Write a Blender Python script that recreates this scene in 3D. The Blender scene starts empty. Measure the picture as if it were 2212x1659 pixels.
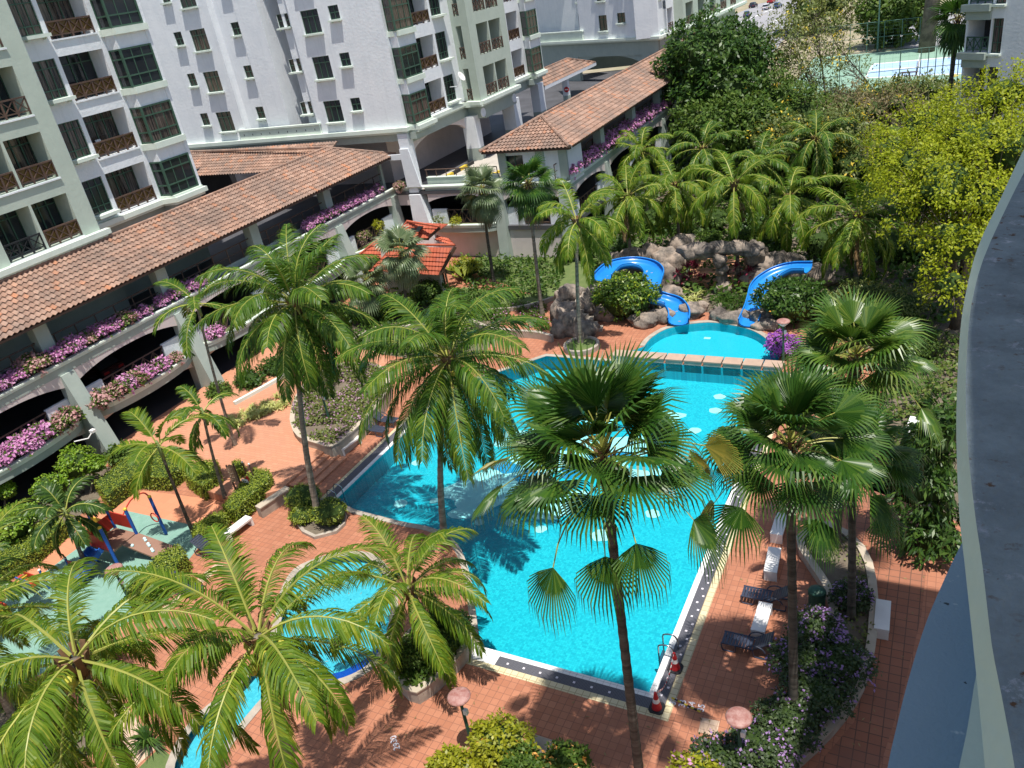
import bpy, bmesh, math, random
from mathutils import Vector, Matrix, noise
from mathutils.geometry import tessellate_polygon
C = bpy.context.scene.collection
SC = bpy.context.scene
rnd = random.Random(7)
R = math.radians
# ------------------------------------------------------------ camera, sky, sun, exposure
FOC, CX, CY, CAMH = 1722.34, 1106.0, 829.5, 22.0
_d = Vector((589.923, 3274.916, FOC)).normalized()
_vx = 1004.05
_y = Vector((_vx, (-FOC*FOC - 589.923*_vx)/3274.916, FOC)).normalized()
_z = -_d
_x = _y.cross(_z)
cam_data = bpy.data.cameras.new('camera')
cam_data.sensor_fit = 'HORIZONTAL'; cam_data.sensor_width = 36.0
cam_data.lens = 36.0*FOC/2212.0
cam_data.clip_start = 0.05; cam_data.clip_end = 3000
cam = bpy.data.objects.new('camera', cam_data); C.objects.link(cam)
right = Vector((_x.x, _y.x, _z.x)); up = -Vector((_x.y, _y.y, _z.y)); back = -Vector((_x.z, _y.z, _z.z))
m3 = Matrix((right, up, back)).transposed()
cam.matrix_world = Matrix.Translation((0, 0, CAMH)) @ m3.to_4x4()
SC.camera = cam
SUNV = Vector((0.20, -0.18, 1.0)).normalized()          # towards the sun
world = bpy.data.worlds.new('World'); SC.world = world; world.use_nodes = True
wn = world.node_tree
sky = wn.nodes.new('ShaderNodeTexSky'); sky.sky_type = 'NISHITA'; sky.sun_disc = False
sky.sun_elevation = math.asin(SUNV.z); sky.sun_rotation = math.atan2(SUNV.x, SUNV.y)
sky.air_density = 1.0; sky.dust_density = 1.2
bgn = wn.nodes['Background']; wn.links.new(sky.outputs[0], bgn.inputs[0]); bgn.inputs[1].default_value = 0.12
sun_d = bpy.data.lights.new('sun', 'SUN'); sun_d.energy = 5.0; sun_d.angle = R(0.5); sun_d.color = (1.0, 0.955, 0.88)
sun = bpy.data.objects.new('sun', sun_d); C.objects.link(sun)
sun.rotation_euler = SUNV.to_track_quat('Z', 'Y').to_euler(); sun.location = (30, -20, 80)
SC.view_settings.view_transform = 'Standard'; SC.view_settings.look = 'None'
SC.view_settings.exposure = 0.25; SC.view_settings.gamma = 1.0
SC.cycles.max_bounces = 8; SC.cycles.transparent_max_bounces = 12; SC.cycles.caustics_reflective = False; SC.cycles.caustics_refractive = False

# ------------------------------------------------------------ photo-sight to place (real points on real planes)
def ray(u, v):
    c = Vector((u-CX, v-CY, FOC))
    return Vector((c.dot(_x), c.dot(_y), c.dot(_z)))
CP = Vector((0, 0, CAMH))
def _pl(u, v, i, c):
    r = ray(u, v); return CP + r*((c-CP[i])/r[i])
def G(u, v, z=0.0): return _pl(u, v, 2, z)
def PX(u, v, x): return _pl(u, v, 0, x)
def PY(u, v, y): return _pl(u, v, 1, y)
def UP(u, v, b):                 # the point above ground point b seen at u,v
    r = ray(u, v); return CP + r*(math.hypot(b[0], b[1])/math.hypot(r.x, r.y))
def DI(u, v, d): return CP + ray(u, v).normalized()*d
def GP(pts, z=0.0): return [G(u, v, z) for u, v in pts]

# ------------------------------------------------------------ mesh builder
SPLITN = {'column', 'low_wall', 'pilaster', 'inner_wall', 'balcony_ledge', 'weep_hole', 'round_disc', 'striped_kerb', 'floor_slab', 'truss', 'coconut', 'hold'}
class MB:
    def __init__(s): s.v = []; s.f = []; s.m = []; s.uv = None; s.cur = 0; s.st = []
    def add(s, vs, fs, mi=None):
        o = len(s.v); s.st.append((o, len(s.f))); s.v.extend([tuple(p) for p in vs]); mi = s.cur if mi is None else mi
        for f in fs: s.f.append(tuple(i+o for i in f)); s.m.append(mi)
    def quad(s, a, b, c, d, mi=None): s.add((a, b, c, d), ((0, 1, 2, 3),), mi)
    def tri(s, a, b, c, mi=None): s.add((a, b, c), ((0, 1, 2),), mi)
    def hexa(s, p, mi=None):     # p: 4 bottom ccw, 4 top ccw
        s.add(p, ((3, 2, 1, 0), (4, 5, 6, 7), (0, 1, 5, 4), (1, 2, 6, 5), (2, 3, 7, 6), (3, 0, 4, 7)), mi)
    def box(s, x0, x1, y0, y1, z0, z1, mi=None):
        if x0 > x1: x0, x1 = x1, x0
        if y0 > y1: y0, y1 = y1, y0
        if z0 > z1: z0, z1 = z1, z0
        s.hexa([(x0, y0, z0), (x1, y0, z0), (x1, y1, z0), (x0, y1, z0), (x0, y0, z1), (x1, y0, z1), (x1, y1, z1), (x0, y1, z1)], mi)
    def obox(s, c, ax, hx, hy, z0, z1, mi=None):    # box turned by angle ax about c
        ca, sa = math.cos(ax), math.sin(ax)
        q = lambda a, b, z: (c[0]+a*ca-b*sa, c[1]+a*sa+b*ca, z)
        s.hexa([q(-hx, -hy, z0), q(hx, -hy, z0), q(hx, hy, z0), q(-hx, hy, z0), q(-hx, -hy, z1), q(hx, -hy, z1), q(hx, hy, z1), q(-hx, hy, z1)], mi)
    def bar(s, a, b, w, t=None, mi=None, upv=(0, 0, 1)):   # rectangular bar from a to b
        a = Vector(a); b = Vector(b); t = t or w; d = (b-a)
        if d.length < 1e-6: return
        d.normalize(); sd = d.cross(Vector(upv))
        if sd.length < 1e-3: sd = d.cross(Vector((1, 0, 0)))
        sd.normalize(); u2 = sd.cross(d)
        q = lambda p, i, j: p+sd*(i*w/2)+u2*(j*t/2)
        s.hexa([q(a, -1, -1), q(a, 1, -1), q(b, 1, -1), q(b, -1, -1), q(a, -1, 1), q(a, 1, 1), q(b, 1, 1), q(b, -1, 1)], mi)
    def prism(s, poly, z0, z1, mi=None, bottom=True):
        n = len(poly); P = [Vector((p[0], p[1], 0)) for p in poly]
        area = sum(P[i].x*P[(i+1) % n].y-P[(i+1) % n].x*P[i].y for i in range(n))
        if area < 0: P.reverse()
        z0f = z0 if callable(z0) else (lambda p: z0)
        z1f = z1 if callable(z1) else (lambda p: z1)
        vs = [(p.x, p.y, z0f(p)) for p in P]+[(p.x, p.y, z1f(p)) for p in P]
        fs = [(i, (i+1) % n, n+(i+1) % n, n+i) for i in range(n)]
        for t in tessellate_polygon([P]):
            a, b, c = t
            if (P[b]-P[a]).cross(P[c]-P[a]).z < 0: b, c = c, b
            fs.append((n+a, n+b, n+c))
            if bottom: fs.append((c, b, a))
        s.add(vs, fs, mi)
    def sheet(s, outer, holes=(), z=0.0, mi=None):
        loops = [[Vector((p[0], p[1], 0)) for p in l] for l in [outer, *holes]]
        flat = [p for l in loops for p in l]; fs = []
        for a, b, c in tessellate_polygon(loops):
            cr = (flat[b]-flat[a]).cross(flat[c]-flat[a]).z
            if abs(cr) < 1e-9: continue
            if cr < 0: b, c = c, b
            fs.append((a, b, c))
        s.add([(p.x, p.y, z) for p in flat], fs, mi)
    def skirt(s, loop, z0, z1, mi=None, closed=True, flip=False):
        n = len(loop)
        for i in range(n if closed else n-1):
            a, b = loop[i], loop[(i+1) % n]
            q = [(a[0], a[1], z0), (b[0], b[1], z0), (b[0], b[1], z1), (a[0], a[1], z1)]
            if flip: q.reverse()
            s.quad(*q, mi)
    def strip(s, path, w, z0, z1, mi=None, closed=False):    # wall of width w along a path
        L = offset(path, w/2, closed); Rr = offset(path, -w/2, closed); n = len(path)
        for i in range(n if closed else n-1):
            j = (i+1) % n
            s.hexa([(L[i][0], L[i][1], z0), (Rr[i][0], Rr[i][1], z0), (Rr[j][0], Rr[j][1], z0), (L[j][0], L[j][1], z0),
                    (L[i][0], L[i][1], z1), (Rr[i][0], Rr[i][1], z1), (Rr[j][0], Rr[j][1], z1), (L[j][0], L[j][1], z1)], mi)
    def tube(s, pts, rad, n=8, mi=None, cap=True):
        pts = [Vector(p) for p in pts]; k = len(pts)
        rad = rad if isinstance(rad, (list, tuple)) else [rad]*k
        vs = []; ref = None
        for i, p in enumerate(pts):
            d = (pts[min(i+1, k-1)]-pts[max(i-1, 0)]).normalized()
            if ref is None:
                ref = d.cross(Vector((0.3, 0.9, 0.1)))
                if ref.length < .05: ref = d.cross(Vector((1, 0, 0)))
            ref = (ref-d*ref.dot(d)).normalized(); b2 = d.cross(ref)
            for j in range(n):
                a = 2*math.pi*j/n; vs.append(p+(ref*math.cos(a)+b2*math.sin(a))*rad[i])
        fs = [(i*n+j, i*n+(j+1) % n, (i+1)*n+(j+1) % n, (i+1)*n+j) for i in range(k-1) for j in range(n)]
        if cap: fs += [tuple(range(n-1, -1, -1)), tuple((k-1)*n+j for j in range(n))]
        s.add(vs, fs, mi)
    def lathe(s, prof, c=(0, 0, 0), n=20, mi=None):          # prof: (r, z) from bottom up
        c = Vector(c); vs = []; k = len(prof)
        for r, z in prof:
            for j in range(n):
                a = 2*math.pi*j/n; vs.append((c.x+r*math.cos(a), c.y+r*math.sin(a), c.z+z))
        fs = [(i*n+j, i*n+(j+1) % n, (i+1)*n+(j+1) % n, (i+1)*n+j) for i in range(k-1) for j in range(n)]
        fs += [tuple(range(n-1, -1, -1)), tuple((k-1)*n+j for j in range(n))]
        s.add(vs, fs, mi)
    def blob(s, c, r, seed=0, amp=.25, freq=1.2, n=14, flat=0.0, mi=None):   # lumpy ellipsoid (rock, shrub core)
        c = Vector(c); r = Vector(r) if hasattr(r, '__len__') else Vector((r, r, r)); vs = []; m = n*2
        off = Vector((seed*7.3, seed*3.1, seed*1.7))
        for i in range(n+1):
            th = math.pi*i/n
            for j in range(m):
                ph = 2*math.pi*j/m
                d = Vector((math.sin(th)*math.cos(ph), math.sin(th)*math.sin(ph), math.cos(th)))
                k = 1+amp*noise.noise(d*freq+off)+amp*.5*noise.noise(d*freq*2.3+off)
                p = Vector((d.x*r.x, d.y*r.y, d.z*r.z))*k
                if p.z < -flat*r.z and flat > 0: p.z = -flat*r.z
                vs.append(c+p)
        fs = [(i*m+j, (i+1)*m+j, (i+1)*m+(j+1) % m, i*m+(j+1) % m) for i in range(n) for j in range(m)]
        s.add(vs, fs, mi)
    def build(s, name, mats, parent=None, smooth=False, local=False, loc=None):
        if name in SPLITN and len(s.st) > 1:          # separate pieces become parts of their own
            st = s.st+[(len(s.v), len(s.f))]; bbs = []
            for (v0, f0), (v1, f1) in zip(st[:-1], st[1:]):
                p = s.v[v0:v1]; bbs.append([min(q[i] for q in p)-.03 for i in range(3)]+[max(q[i] for q in p)+.03 for i in range(3)])
            grp = list(range(len(bbs)))
            for i in range(len(bbs)):
                for j in range(i):
                    if all(bbs[i][k] <= bbs[j][k+3] and bbs[j][k] <= bbs[i][k+3] for k in range(3)):
                        a, c = grp[i], grp[j]; grp = [c if x == a else x for x in grp]
            if len(set(grp)) > 1:
                for gk in sorted(set(grp)):
                    m_ = MB()
                    for i, x in enumerate(grp):
                        if x != gk: continue
                        (v0, f0), (v1, f1) = st[i], st[i+1]; o = len(m_.v); m_.st.append((o, len(m_.f))); m_.v += s.v[v0:v1]; m_.f += [tuple(k-v0+o for k in f) for f in s.f[f0:f1]]; m_.m += s.m[f0:f1]
                    m_.st = m_.st[:1]; r_ = m_.build(name, mats, parent, smooth, local, loc)
                return r_
        me = bpy.data.meshes.new(name)
        o0 = Vector((0, 0, 0))
        if parent is not None and not local:
            p = parent
            while p is not None: o0 += p.location; p = p.parent
        if loc is not None: o0 = o0 if local else Vector(loc)
        vs = s.v if local else [(a-o0.x, b-o0.y, c-o0.z) for a, b, c in s.v]
        me.from_pydata(vs, [], s.f)
        mats = mats if isinstance(mats, (list, tuple)) else [mats]
        for m in mats: me.materials.append(m)
        if len(mats) > 1: me.polygons.foreach_set('material_index', s.m)
        if smooth: me.polygons.foreach_set('use_smooth', [True]*len(s.f))
        if s.uv:
            l = me.uv_layers.new(name='UVMap'); l.data.foreach_set('uv', [x for q in s.uv for x in q])
        me.update()
        o = bpy.data.objects.new(name, me); C.objects.link(o)
        if parent is not None: o.parent = parent
        if loc is not None: o.location = loc
        return o
def offset(path, d, closed=False):
    n = len(path); out = []
    for i in range(n):
        p = Vector(path[i][:2])
        a = Vector(path[(i-1) % n][:2]) if (closed or i > 0) else None
        b = Vector(path[(i+1) % n][:2]) if (closed or i < n-1) else None
        d1 = (p-a).normalized() if a is not None else (b-p).normalized()
        d2 = (b-p).normalized() if b is not None else d1
        nn = Vector((-(d1.y+d2.y), d1.x+d2.x))
        nn = nn.normalized() if nn.length > 1e-6 else Vector((-d1.y, d1.x))
        k = 1/max(.5, nn.dot(Vector((-d1.y, d1.x))))
        out.append(p+nn*d*k)
    return out
def smooth_path(pts, n=6, closed=False):           # Catmull-Rom through points (any dimension)
    P = [Vector(p) for p in pts]; k = len(P); out = []
    for i in range(k if closed else k-1):
        p0 = P[(i-1) % k] if (closed or i > 0) else P[i]; p1 = P[i]; p2 = P[(i+1) % k]
        p3 = P[(i+2) % k] if (closed or i+2 < k) else p2
        for j in range(n):
            t = j/n
            out.append(.5*((2*p1)+(p2-p0)*t+(2*p0-5*p1+4*p2-p3)*t*t+(3*p1-p0-3*p2+p3)*t**3))
    if not closed: out.append(P[-1])
    return out
def tag(o, label=None, cat=None, group=None, kind=None):
    if label: o['label'] = label
    if cat: o['category'] = cat
    if group: o['group'] = group
    if kind: o['kind'] = kind
    return o
def thing(name, label, cat, loc=(0, 0, 0), group=None, rz=0.0):
    o = bpy.data.objects.new(name, None); C.objects.link(o); o.location = loc; o.rotation_euler = (0, 0, rz)
    o.empty_display_size = .2
    return tag(o, label, cat, group)
KID = {}
def dup(root, loc=None, rz=None, label=None, scale=None, group=None):
    def cp(o, par):
        c = o.copy(); C.objects.link(c)
        if par is not None: c.parent = par
        for ch in list(o.children): cp(ch, c)
        return c
    r = cp(root, None)
    if loc is not None: r.location = loc
    if rz is not None: r.rotation_euler = (0, 0, rz)
    if scale is not None: r.scale = (scale, scale, scale)
    if label: r['label'] = label
    if group: r['group'] = group
    return r
def dup_part(o, par, dloc):
    c = o.copy(); C.objects.link(c); c.parent = par; c.location = o.location+Vector(dloc)
    for ch in list(o.children):
        k = ch.copy(); C.objects.link(k); k.parent = c
    return c

# ------------------------------------------------------------ materials
class NT:
    def __init__(s, name):
        s.m = bpy.data.materials.new(name); s.m.use_nodes = True; s.t = s.m.node_tree
        s.b = s.t.nodes['Principled BSDF']; s.o = s.t.nodes['Material Output']
    def n(s, typ, **kw):
        nd = s.t.nodes.new(typ)
        for k, v in kw.items():
            if k.startswith('i_'): nd.inputs[k[2:].replace('_', ' ')].default_value = v
            else: setattr(nd, k, v)
        return nd
    def l(s, a, b): s.t.links.new(a, b)
    def pos(s, scale=None):
        g = s.n('ShaderNodeNewGeometry').outputs['Position']
        return g
    def noise(s, sc, det=3, rough=.55, vec=None):
        nd = s.n('ShaderNodeTexNoise'); nd.inputs['Scale'].default_value = sc; nd.inputs['Detail'].default_value = det
        nd.inputs['Roughness'].default_value = rough; s.l(vec or s.pos(), nd.inputs['Vector']); return nd.outputs['Fac']
    def ramp(s, fac, stops):
        nd = s.n('ShaderNodeValToRGB'); e = nd.color_ramp.elements
        while len(e) < len(stops): e.new(.5)
        for k, (p, c) in enumerate(stops): e[k].position = p; e[k].color = (*c, 1) if len(c) == 3 else c
        s.l(fac, nd.inputs[0]); return nd.outputs[0]
    def mix(s, fac, a, b, mode='MIX'):
        nd = s.n('ShaderNodeMix', data_type='RGBA', blend_type=mode)
        for sock, val in ((0, fac), (6, a), (7, b)):
            if hasattr(val, 'is_linked') or hasattr(val, 'links'): s.l(val, nd.inputs[sock])
            else: nd.inputs[sock].default_value = val if sock == 0 else ((*val, 1) if len(val) == 3 else val)
        return nd.outputs[2]
    def math(s, op, a, b=None):
        nd = s.n('ShaderNodeMath', operation=op)
        for i, val in enumerate((a, b)):
            if val is None: continue
            if hasattr(val, 'links'): s.l(val, nd.inputs[i])
            else: nd.inputs[i].default_value = val
        return nd.outputs[0]
    def bump(s, h, strength=.3, dist=.02):
        nd = s.n('ShaderNodeBump'); nd.inputs['Strength'].default_value = strength; nd.inputs['Distance'].default_value = dist
        s.l(h, nd.inputs['Height']); s.l(nd.outputs[0], s.b.inputs['Normal'])
    def fin(s, col=None, rough=.6, spec=.4, metal=0.0):
        if col is not None:
            if hasattr(col, 'links'): s.l(col, s.b.inputs['Base Color'])
            else: s.b.inputs['Base Color'].default_value = (*col, 1)
        if hasattr(rough, 'links'): s.l(rough, s.b.inputs['Roughness'])
        else: s.b.inputs['Roughness'].default_value = rough
        s.b.inputs['Specular IOR Level'].default_value = spec; s.b.inputs['Metallic'].default_value = metal
        return s.m
MATS = {}
def paint(name, col, col2=None, sc=.9, rough=.75, bump=.15, bsc=9, spec=.3, streak=0.0, metal=0.0, fine=.08):
    if name in MATS: return MATS[name]
    t = NT(name); col2 = col2 or tuple(c*.82 for c in col)
    c = t.mix(t.ramp(t.noise(sc, 5, .6), [(.35, (0, 0, 0)), (.72, (1, 1, 1))]), col, col2)
    if fine: c = t.mix(t.math('MULTIPLY', t.noise(sc*17, 3), fine*2), c, tuple(x*.55 for x in col))
    if streak:
        mp = t.n('ShaderNodeMapping'); mp.inputs['Scale'].default_value = (3.2, 3.2, .22); t.l(t.pos(), mp.inputs['Vector'])
        k = t.ramp(t.noise(1.0, 4, .7, mp.outputs[0]), [(.52, (0, 0, 0)), (.78, (1, 1, 1))])
        c = t.mix(t.math('MULTIPLY', k, streak), c, tuple(x*.5 for x in col))
    if bump: t.bump(t.noise(bsc, 4), bump, .03)
    MATS[name] = t.fin(c, rough, spec, metal); return MATS[name]
def leaf(name, c0, c1, c2=None, rough=.42, trans=.28, spec=.5, tcol=None):
    if name in MATS: return MATS[name]
    t = NT(name); g = t.n('ShaderNodeNewGeometry')
    stops = [(.0, c0), (.65, c1)] + ([(1.0, c2)] if c2 else [])
    c = t.ramp(g.outputs['Random Per Island'], stops)
    c = t.mix(t.math('MULTIPLY', t.noise(.8, 3), .55), c, tuple(x*.6 for x in c0))
    t.fin(c, rough, spec)
    tr = t.n('ShaderNodeBsdfTranslucent'); t.l(t.mix(.5, c, tcol or tuple(min(1, x*1.8) for x in c1)), tr.inputs['Color'])
    mx = t.n('ShaderNodeMixShader'); mx.inputs[0].default_value = trans
    t.l(t.b.outputs[0], mx.inputs[1]); t.l(tr.outputs[0], mx.inputs[2]); t.l(mx.outputs[0], t.o.inputs[0])
    MATS[name] = t.m; return t.m
def tiles(name, c1, c2, cm, w, h, mort=.012, off=0.0, rough=.7, stain=.5, axes='xy', bump=.4, stain_col=None):
    if name in MATS: return MATS[name]
    t = NT(name); p = t.pos(); vec = p
    if axes != 'xy':
        sp = t.n('ShaderNodeSeparateXYZ'); t.l(p, sp.inputs[0]); cb = t.n('ShaderNodeCombineXYZ')
        t.l(sp.outputs['XYZ'.index(axes[0].upper())], cb.inputs[0]); t.l(sp.outputs['XYZ'.index(axes[1].upper())], cb.inputs[1]); vec = cb.outputs[0]
    b = t.n('ShaderNodeTexBrick', offset=off, squash=1.0); t.l(vec, b.inputs['Vector'])
    for k, v in (('Color1', (*c1, 1)), ('Color2', (*c2, 1)), ('Mortar', (*cm, 1)), ('Scale', 1.0), ('Mortar Size', mort), ('Brick Width', w), ('Row Height', h), ('Bias', -.1)): b.inputs[k].default_value = v
    st = t.ramp(t.noise(.55, 6, .65), [(.4, (0, 0, 0)), (.7, (1, 1, 1))])
    c = t.mix(t.math('MULTIPLY', st, stain), b.outputs[0], stain_col or tuple(x*.62 for x in c1))
    c = t.mix(t.math('MULTIPLY', t.noise(7, 3), .3), c, tuple(x*.7 for x in c2))
    t.bump(b.outputs['Fac'], -bump, .01)
    MATS[name] = t.fin(c, rough, .35); return MATS[name]
W_WHITE = paint('wall_white', (.83, .855, .88), (.74, .775, .81), rough=.8, bump=.6, bsc=5, streak=.22)
W_GREEN = paint('wall_sage', (.50, .57, .49), (.44, .51, .44), rough=.8, bump=.3, bsc=5, streak=.10)
TRIM = paint('trim_mint', (.74, .82, .72), (.62, .70, .62), rough=.75, bump=.2, streak=.15)
BEAM = paint('beam_sage', (.40, .46, .41), (.34, .40, .36), rough=.8, bump=.25, streak=.22)
PINK = paint('render_pale_pink', (.72, .63, .60), (.62, .55, .53), rough=.85, streak=.12)
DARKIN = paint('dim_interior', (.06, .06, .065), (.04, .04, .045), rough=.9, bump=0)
CONC = paint('deck_concrete', (.36, .34, .31), (.26, .25, .23), sc=.5, rough=.85, bump=.2)
ASPH = paint('carpark_asphalt', (.10, .10, .11), (.06, .06, .065), sc=.35, rough=.6, bump=.1)
FRAME = paint('frame_green', (.055, .115, .08), (.04, .09, .06), rough=.5, bump=0)
RAIL = paint('rail_brown', (.12, .075, .055), (.08, .05, .04), rough=.55, bump=.1)
AMBER = paint('rail_panel_amber', (.20, .12, .03), (.12, .07, .025), sc=2.5, rough=.3, bump=0)
def _glass():
    t = NT('window_glass'); c = t.mix(t.noise(.6, 2), (.012, .015, .018), (.03, .035, .04)); return t.fin(c, .06, .6)
GLASS = _glass()
def _curtain():
    t = NT('curtained_glass'); mp = t.n('ShaderNodeMapping'); mp.inputs['Scale'].default_value = (9, 9, .5); t.l(t.pos(), mp.inputs['Vector'])
    f = t.noise(1.0, 3, .6, mp.outputs[0]); c = t.ramp(f, [(.36, (.012, .012, .014)), (.52, (.075, .06, .05)), (.7, (.17, .14, .12))])
    return t.fin(c, .12, .6)
CURT = _curtain()
STONE = paint('planter_stone', (.46, .40, .33), (.30, .26, .22), sc=1.6, rough=.85, bump=.3, streak=.35)
WHITE = paint('white_terrazzo', (.82, .80, .77), (.72, .70, .68), rough=.6, bump=.05)
SOIL = paint('bed_soil', (.13, .10, .075), (.20, .17, .12), sc=2.5, rough=.95, bump=.6, bsc=20)
LAWN = paint('lawn_green', (.10, .15, .045), (.16, .19, .07), sc=1.5, rough=.95, bump=.7, bsc=30)
TRUNKM = None
def _trunk(name, a, b, ring):
    t = NT(name); mp = t.n('ShaderNodeMapping'); mp.inputs['Scale'].default_value = (1.2, 1.2, ring); t.l(t.pos(), mp.inputs['Vector'])
    f = t.noise(1.0, 3, .6, mp.outputs[0]); c = t.ramp(f, [(.35, b), (.6, a)]); c = t.mix(t.math('MULTIPLY', t.noise(1.1, 4), .6), c, tuple(x*.45 for x in a)); t.bump(f, .8, .04); return t.fin(c, .85, .2)
TR_COCO = _trunk('coconut_bark', (.30, .26, .21), (.13, .11, .085), 7.0)
TR_FAN = _trunk('fan_palm_bark', (.13, .115, .095), (.05, .043, .035), 8.0)
TR_WOOD = _trunk('tree_bark', (.17, .14, .11), (.07, .06, .05), 1.5)
SHAFT = paint('green_crownshaft', (.16, .22, .07), (.22, .26, .09), rough=.5, bump=0)
DRYF = paint('dry_fibre', (.20, .11, .055), (.12, .07, .04), sc=8, rough=.9)
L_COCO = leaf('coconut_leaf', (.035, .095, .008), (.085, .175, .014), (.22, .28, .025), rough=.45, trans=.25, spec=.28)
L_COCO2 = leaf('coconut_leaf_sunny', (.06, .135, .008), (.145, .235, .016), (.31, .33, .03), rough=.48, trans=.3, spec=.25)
L_RACH = paint('frond_midrib', (.36, .36, .08), (.28, .30, .07), rough=.45, bump=0)
L_FAN = leaf('fan_leaf', (.022, .070, .010), (.055, .135, .016), (.13, .21, .03), rough=.38, trans=.2, spec=.35)
L_FANY = leaf('fan_leaf_yellowing', (.16, .17, .03), (.30, .28, .05), (.42, .33, .06), rough=.38, trans=.25)
L_FANP = leaf('fan_leaf_pale', (.11, .17, .075), (.19, .25, .12), (.28, .32, .17), rough=.4, trans=.22)
L_DARK = leaf('dark_leaf', (.028, .072, .012), (.06, .13, .018), (.12, .20, .028), rough=.4, spec=.35)
L_MID = leaf('mid_leaf', (.05, .105, .014), (.10, .17, .024), (.17, .23, .04), rough=.5, spec=.25)
L_LIME = leaf('lime_leaf', (.20, .23, .012), (.36, .37, .02), (.48, .46, .03), rough=.45, trans=.35)
L_LIMETREE = leaf('lime_tree_leaf', (.20, .25, .010), (.33, .385, .014), (.50, .50, .03), rough=.5, trans=.35, spec=.25)
L_HEDGE = leaf('hedge_leaf', (.16, .22, .015), (.28, .34, .03), (.38, .42, .06), rough=.5, trans=.25)
L_TOPI = leaf('topiary_leaf', (.13, .26, .015), (.24, .38, .03), (.36, .46, .05), rough=.4, trans=.3)
L_MAG = leaf('bougainvillea_bract', (.62, .22, .48), (.74, .36, .61), (.82, .54, .72), rough=.6, trans=.3)
L_PEACH = leaf('faded_bract', (.55, .28, .30), (.66, .40, .36), (.70, .52, .44), rough=.6, trans=.35)
L_YEL = leaf('yellow_blossom', (.70, .48, .02), (.80, .58, .04), (.85, .66, .10), rough=.6, trans=.3)
L_ORG = leaf('orange_blossom', (.80, .32, .04), (.85, .42, .08), (.85, .50, .2), rough=.6, trans=.3)
L_RED = leaf('ti_leaf_crimson', (.14, .015, .03), (.26, .03, .06), (.40, .05, .12), rough=.4, trans=.25)
L_SPID = leaf('variegated_leaf', (.42, .46, .12), (.55, .56, .20), (.66, .64, .30), rough=.5, trans=.25)
L_OLIVE = leaf('olive_leaf', (.09, .13, .025), (.17, .21, .04), (.27, .27, .07), rough=.5, trans=.25)
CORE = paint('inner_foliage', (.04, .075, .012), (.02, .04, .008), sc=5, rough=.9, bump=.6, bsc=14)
# ================================================================ SETTING: ground, deck, pools
DECKM = tiles('terracotta_tiles', (.40, .155, .085), (.50, .215, .125), (.20, .09, .06), .275, .275, mort=.011, stain=.6, stain_col=(.30, .125, .075))
PLAZAM = tiles('terracotta_pavers', (.52, .235, .135), (.58, .275, .165), (.33, .15, .095), .40, .20, mort=.009, off=.5, stain=.35, stain_col=(.42, .22, .15))
PATHM = tiles('worn_terracotta', (.33, .125, .07), (.40, .16, .09), (.09, .055, .04), .36, .36, mort=.016, stain=.7, stain_col=(.20, .10, .07))
BEIGEM = tiles('beige_tiles', (.62, .54, .33), (.68, .60, .40), (.36, .28, .16), .25, .25, mort=.014, stain=.15)
COPEM = tiles('white_coping', (.82, .82, .80), (.78, .78, .77), (.5, .5, .5), .25, .25, mort=.01, stain=.15)
PALEM = tiles('pale_pink_tiles', (.60, .42, .30), (.64, .47, .35), (.42, .27, .2), .25, .25, mort=.012, stain=.3)
def _grate():
    t = NT('overflow_grating'); sp = t.n('ShaderNodeTexBrick', offset=0.0); t.l(t.pos(), sp.inputs['Vector'])
    for k, v in (('Color1', (.045, .045, .055, 1)), ('Color2', (.03, .03, .04, 1)), ('Mortar', (.12, .12, .14, 1)), ('Scale', 1.0), ('Mortar Size', .012), ('Brick Width', .05), ('Row Height', .05)): sp.inputs[k].default_value = v
    t.bump(sp.outputs['Fac'], .4, .01); return t.fin(sp.outputs[0], .6)
GRATE = _grate()
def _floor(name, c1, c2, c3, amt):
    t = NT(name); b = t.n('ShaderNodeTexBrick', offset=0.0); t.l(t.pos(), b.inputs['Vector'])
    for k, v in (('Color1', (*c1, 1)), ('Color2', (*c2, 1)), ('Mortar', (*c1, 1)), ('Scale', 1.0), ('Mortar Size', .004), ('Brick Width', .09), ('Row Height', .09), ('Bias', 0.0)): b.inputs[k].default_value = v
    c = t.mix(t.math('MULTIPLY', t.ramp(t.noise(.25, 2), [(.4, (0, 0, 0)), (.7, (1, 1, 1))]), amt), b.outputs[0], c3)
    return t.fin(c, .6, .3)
POOLF = _floor('pool_mosaic_caustic_floor', (.008, .36, .46), (.025, .53, .61), (.012, .42, .55), .4)  # mosaic tile contrast raised to imitate the water's caustic sparkle
POOLF2 = _floor('splash_pool_floor', (.02, .44, .55), (.03, .50, .60), (.02, .47, .58), .4)
KIDF = _floor('paddling_pool_floor', (.07, .40, .50), (.12, .52, .62), (.09, .47, .58), .4)
POOLB = paint('dark_blue_mosaic', (.01, .06, .35), (.015, .09, .45), sc=12, rough=.4, bump=0)
WMOS = paint('white_mosaic', (.62, .90, .90), (.55, .84, .86), sc=3, rough=.6, bump=0)
BMOS = paint('blue_mosaic', (.012, .26, .50), (.015, .30, .55), sc=3, rough=.6, bump=0)
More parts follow.
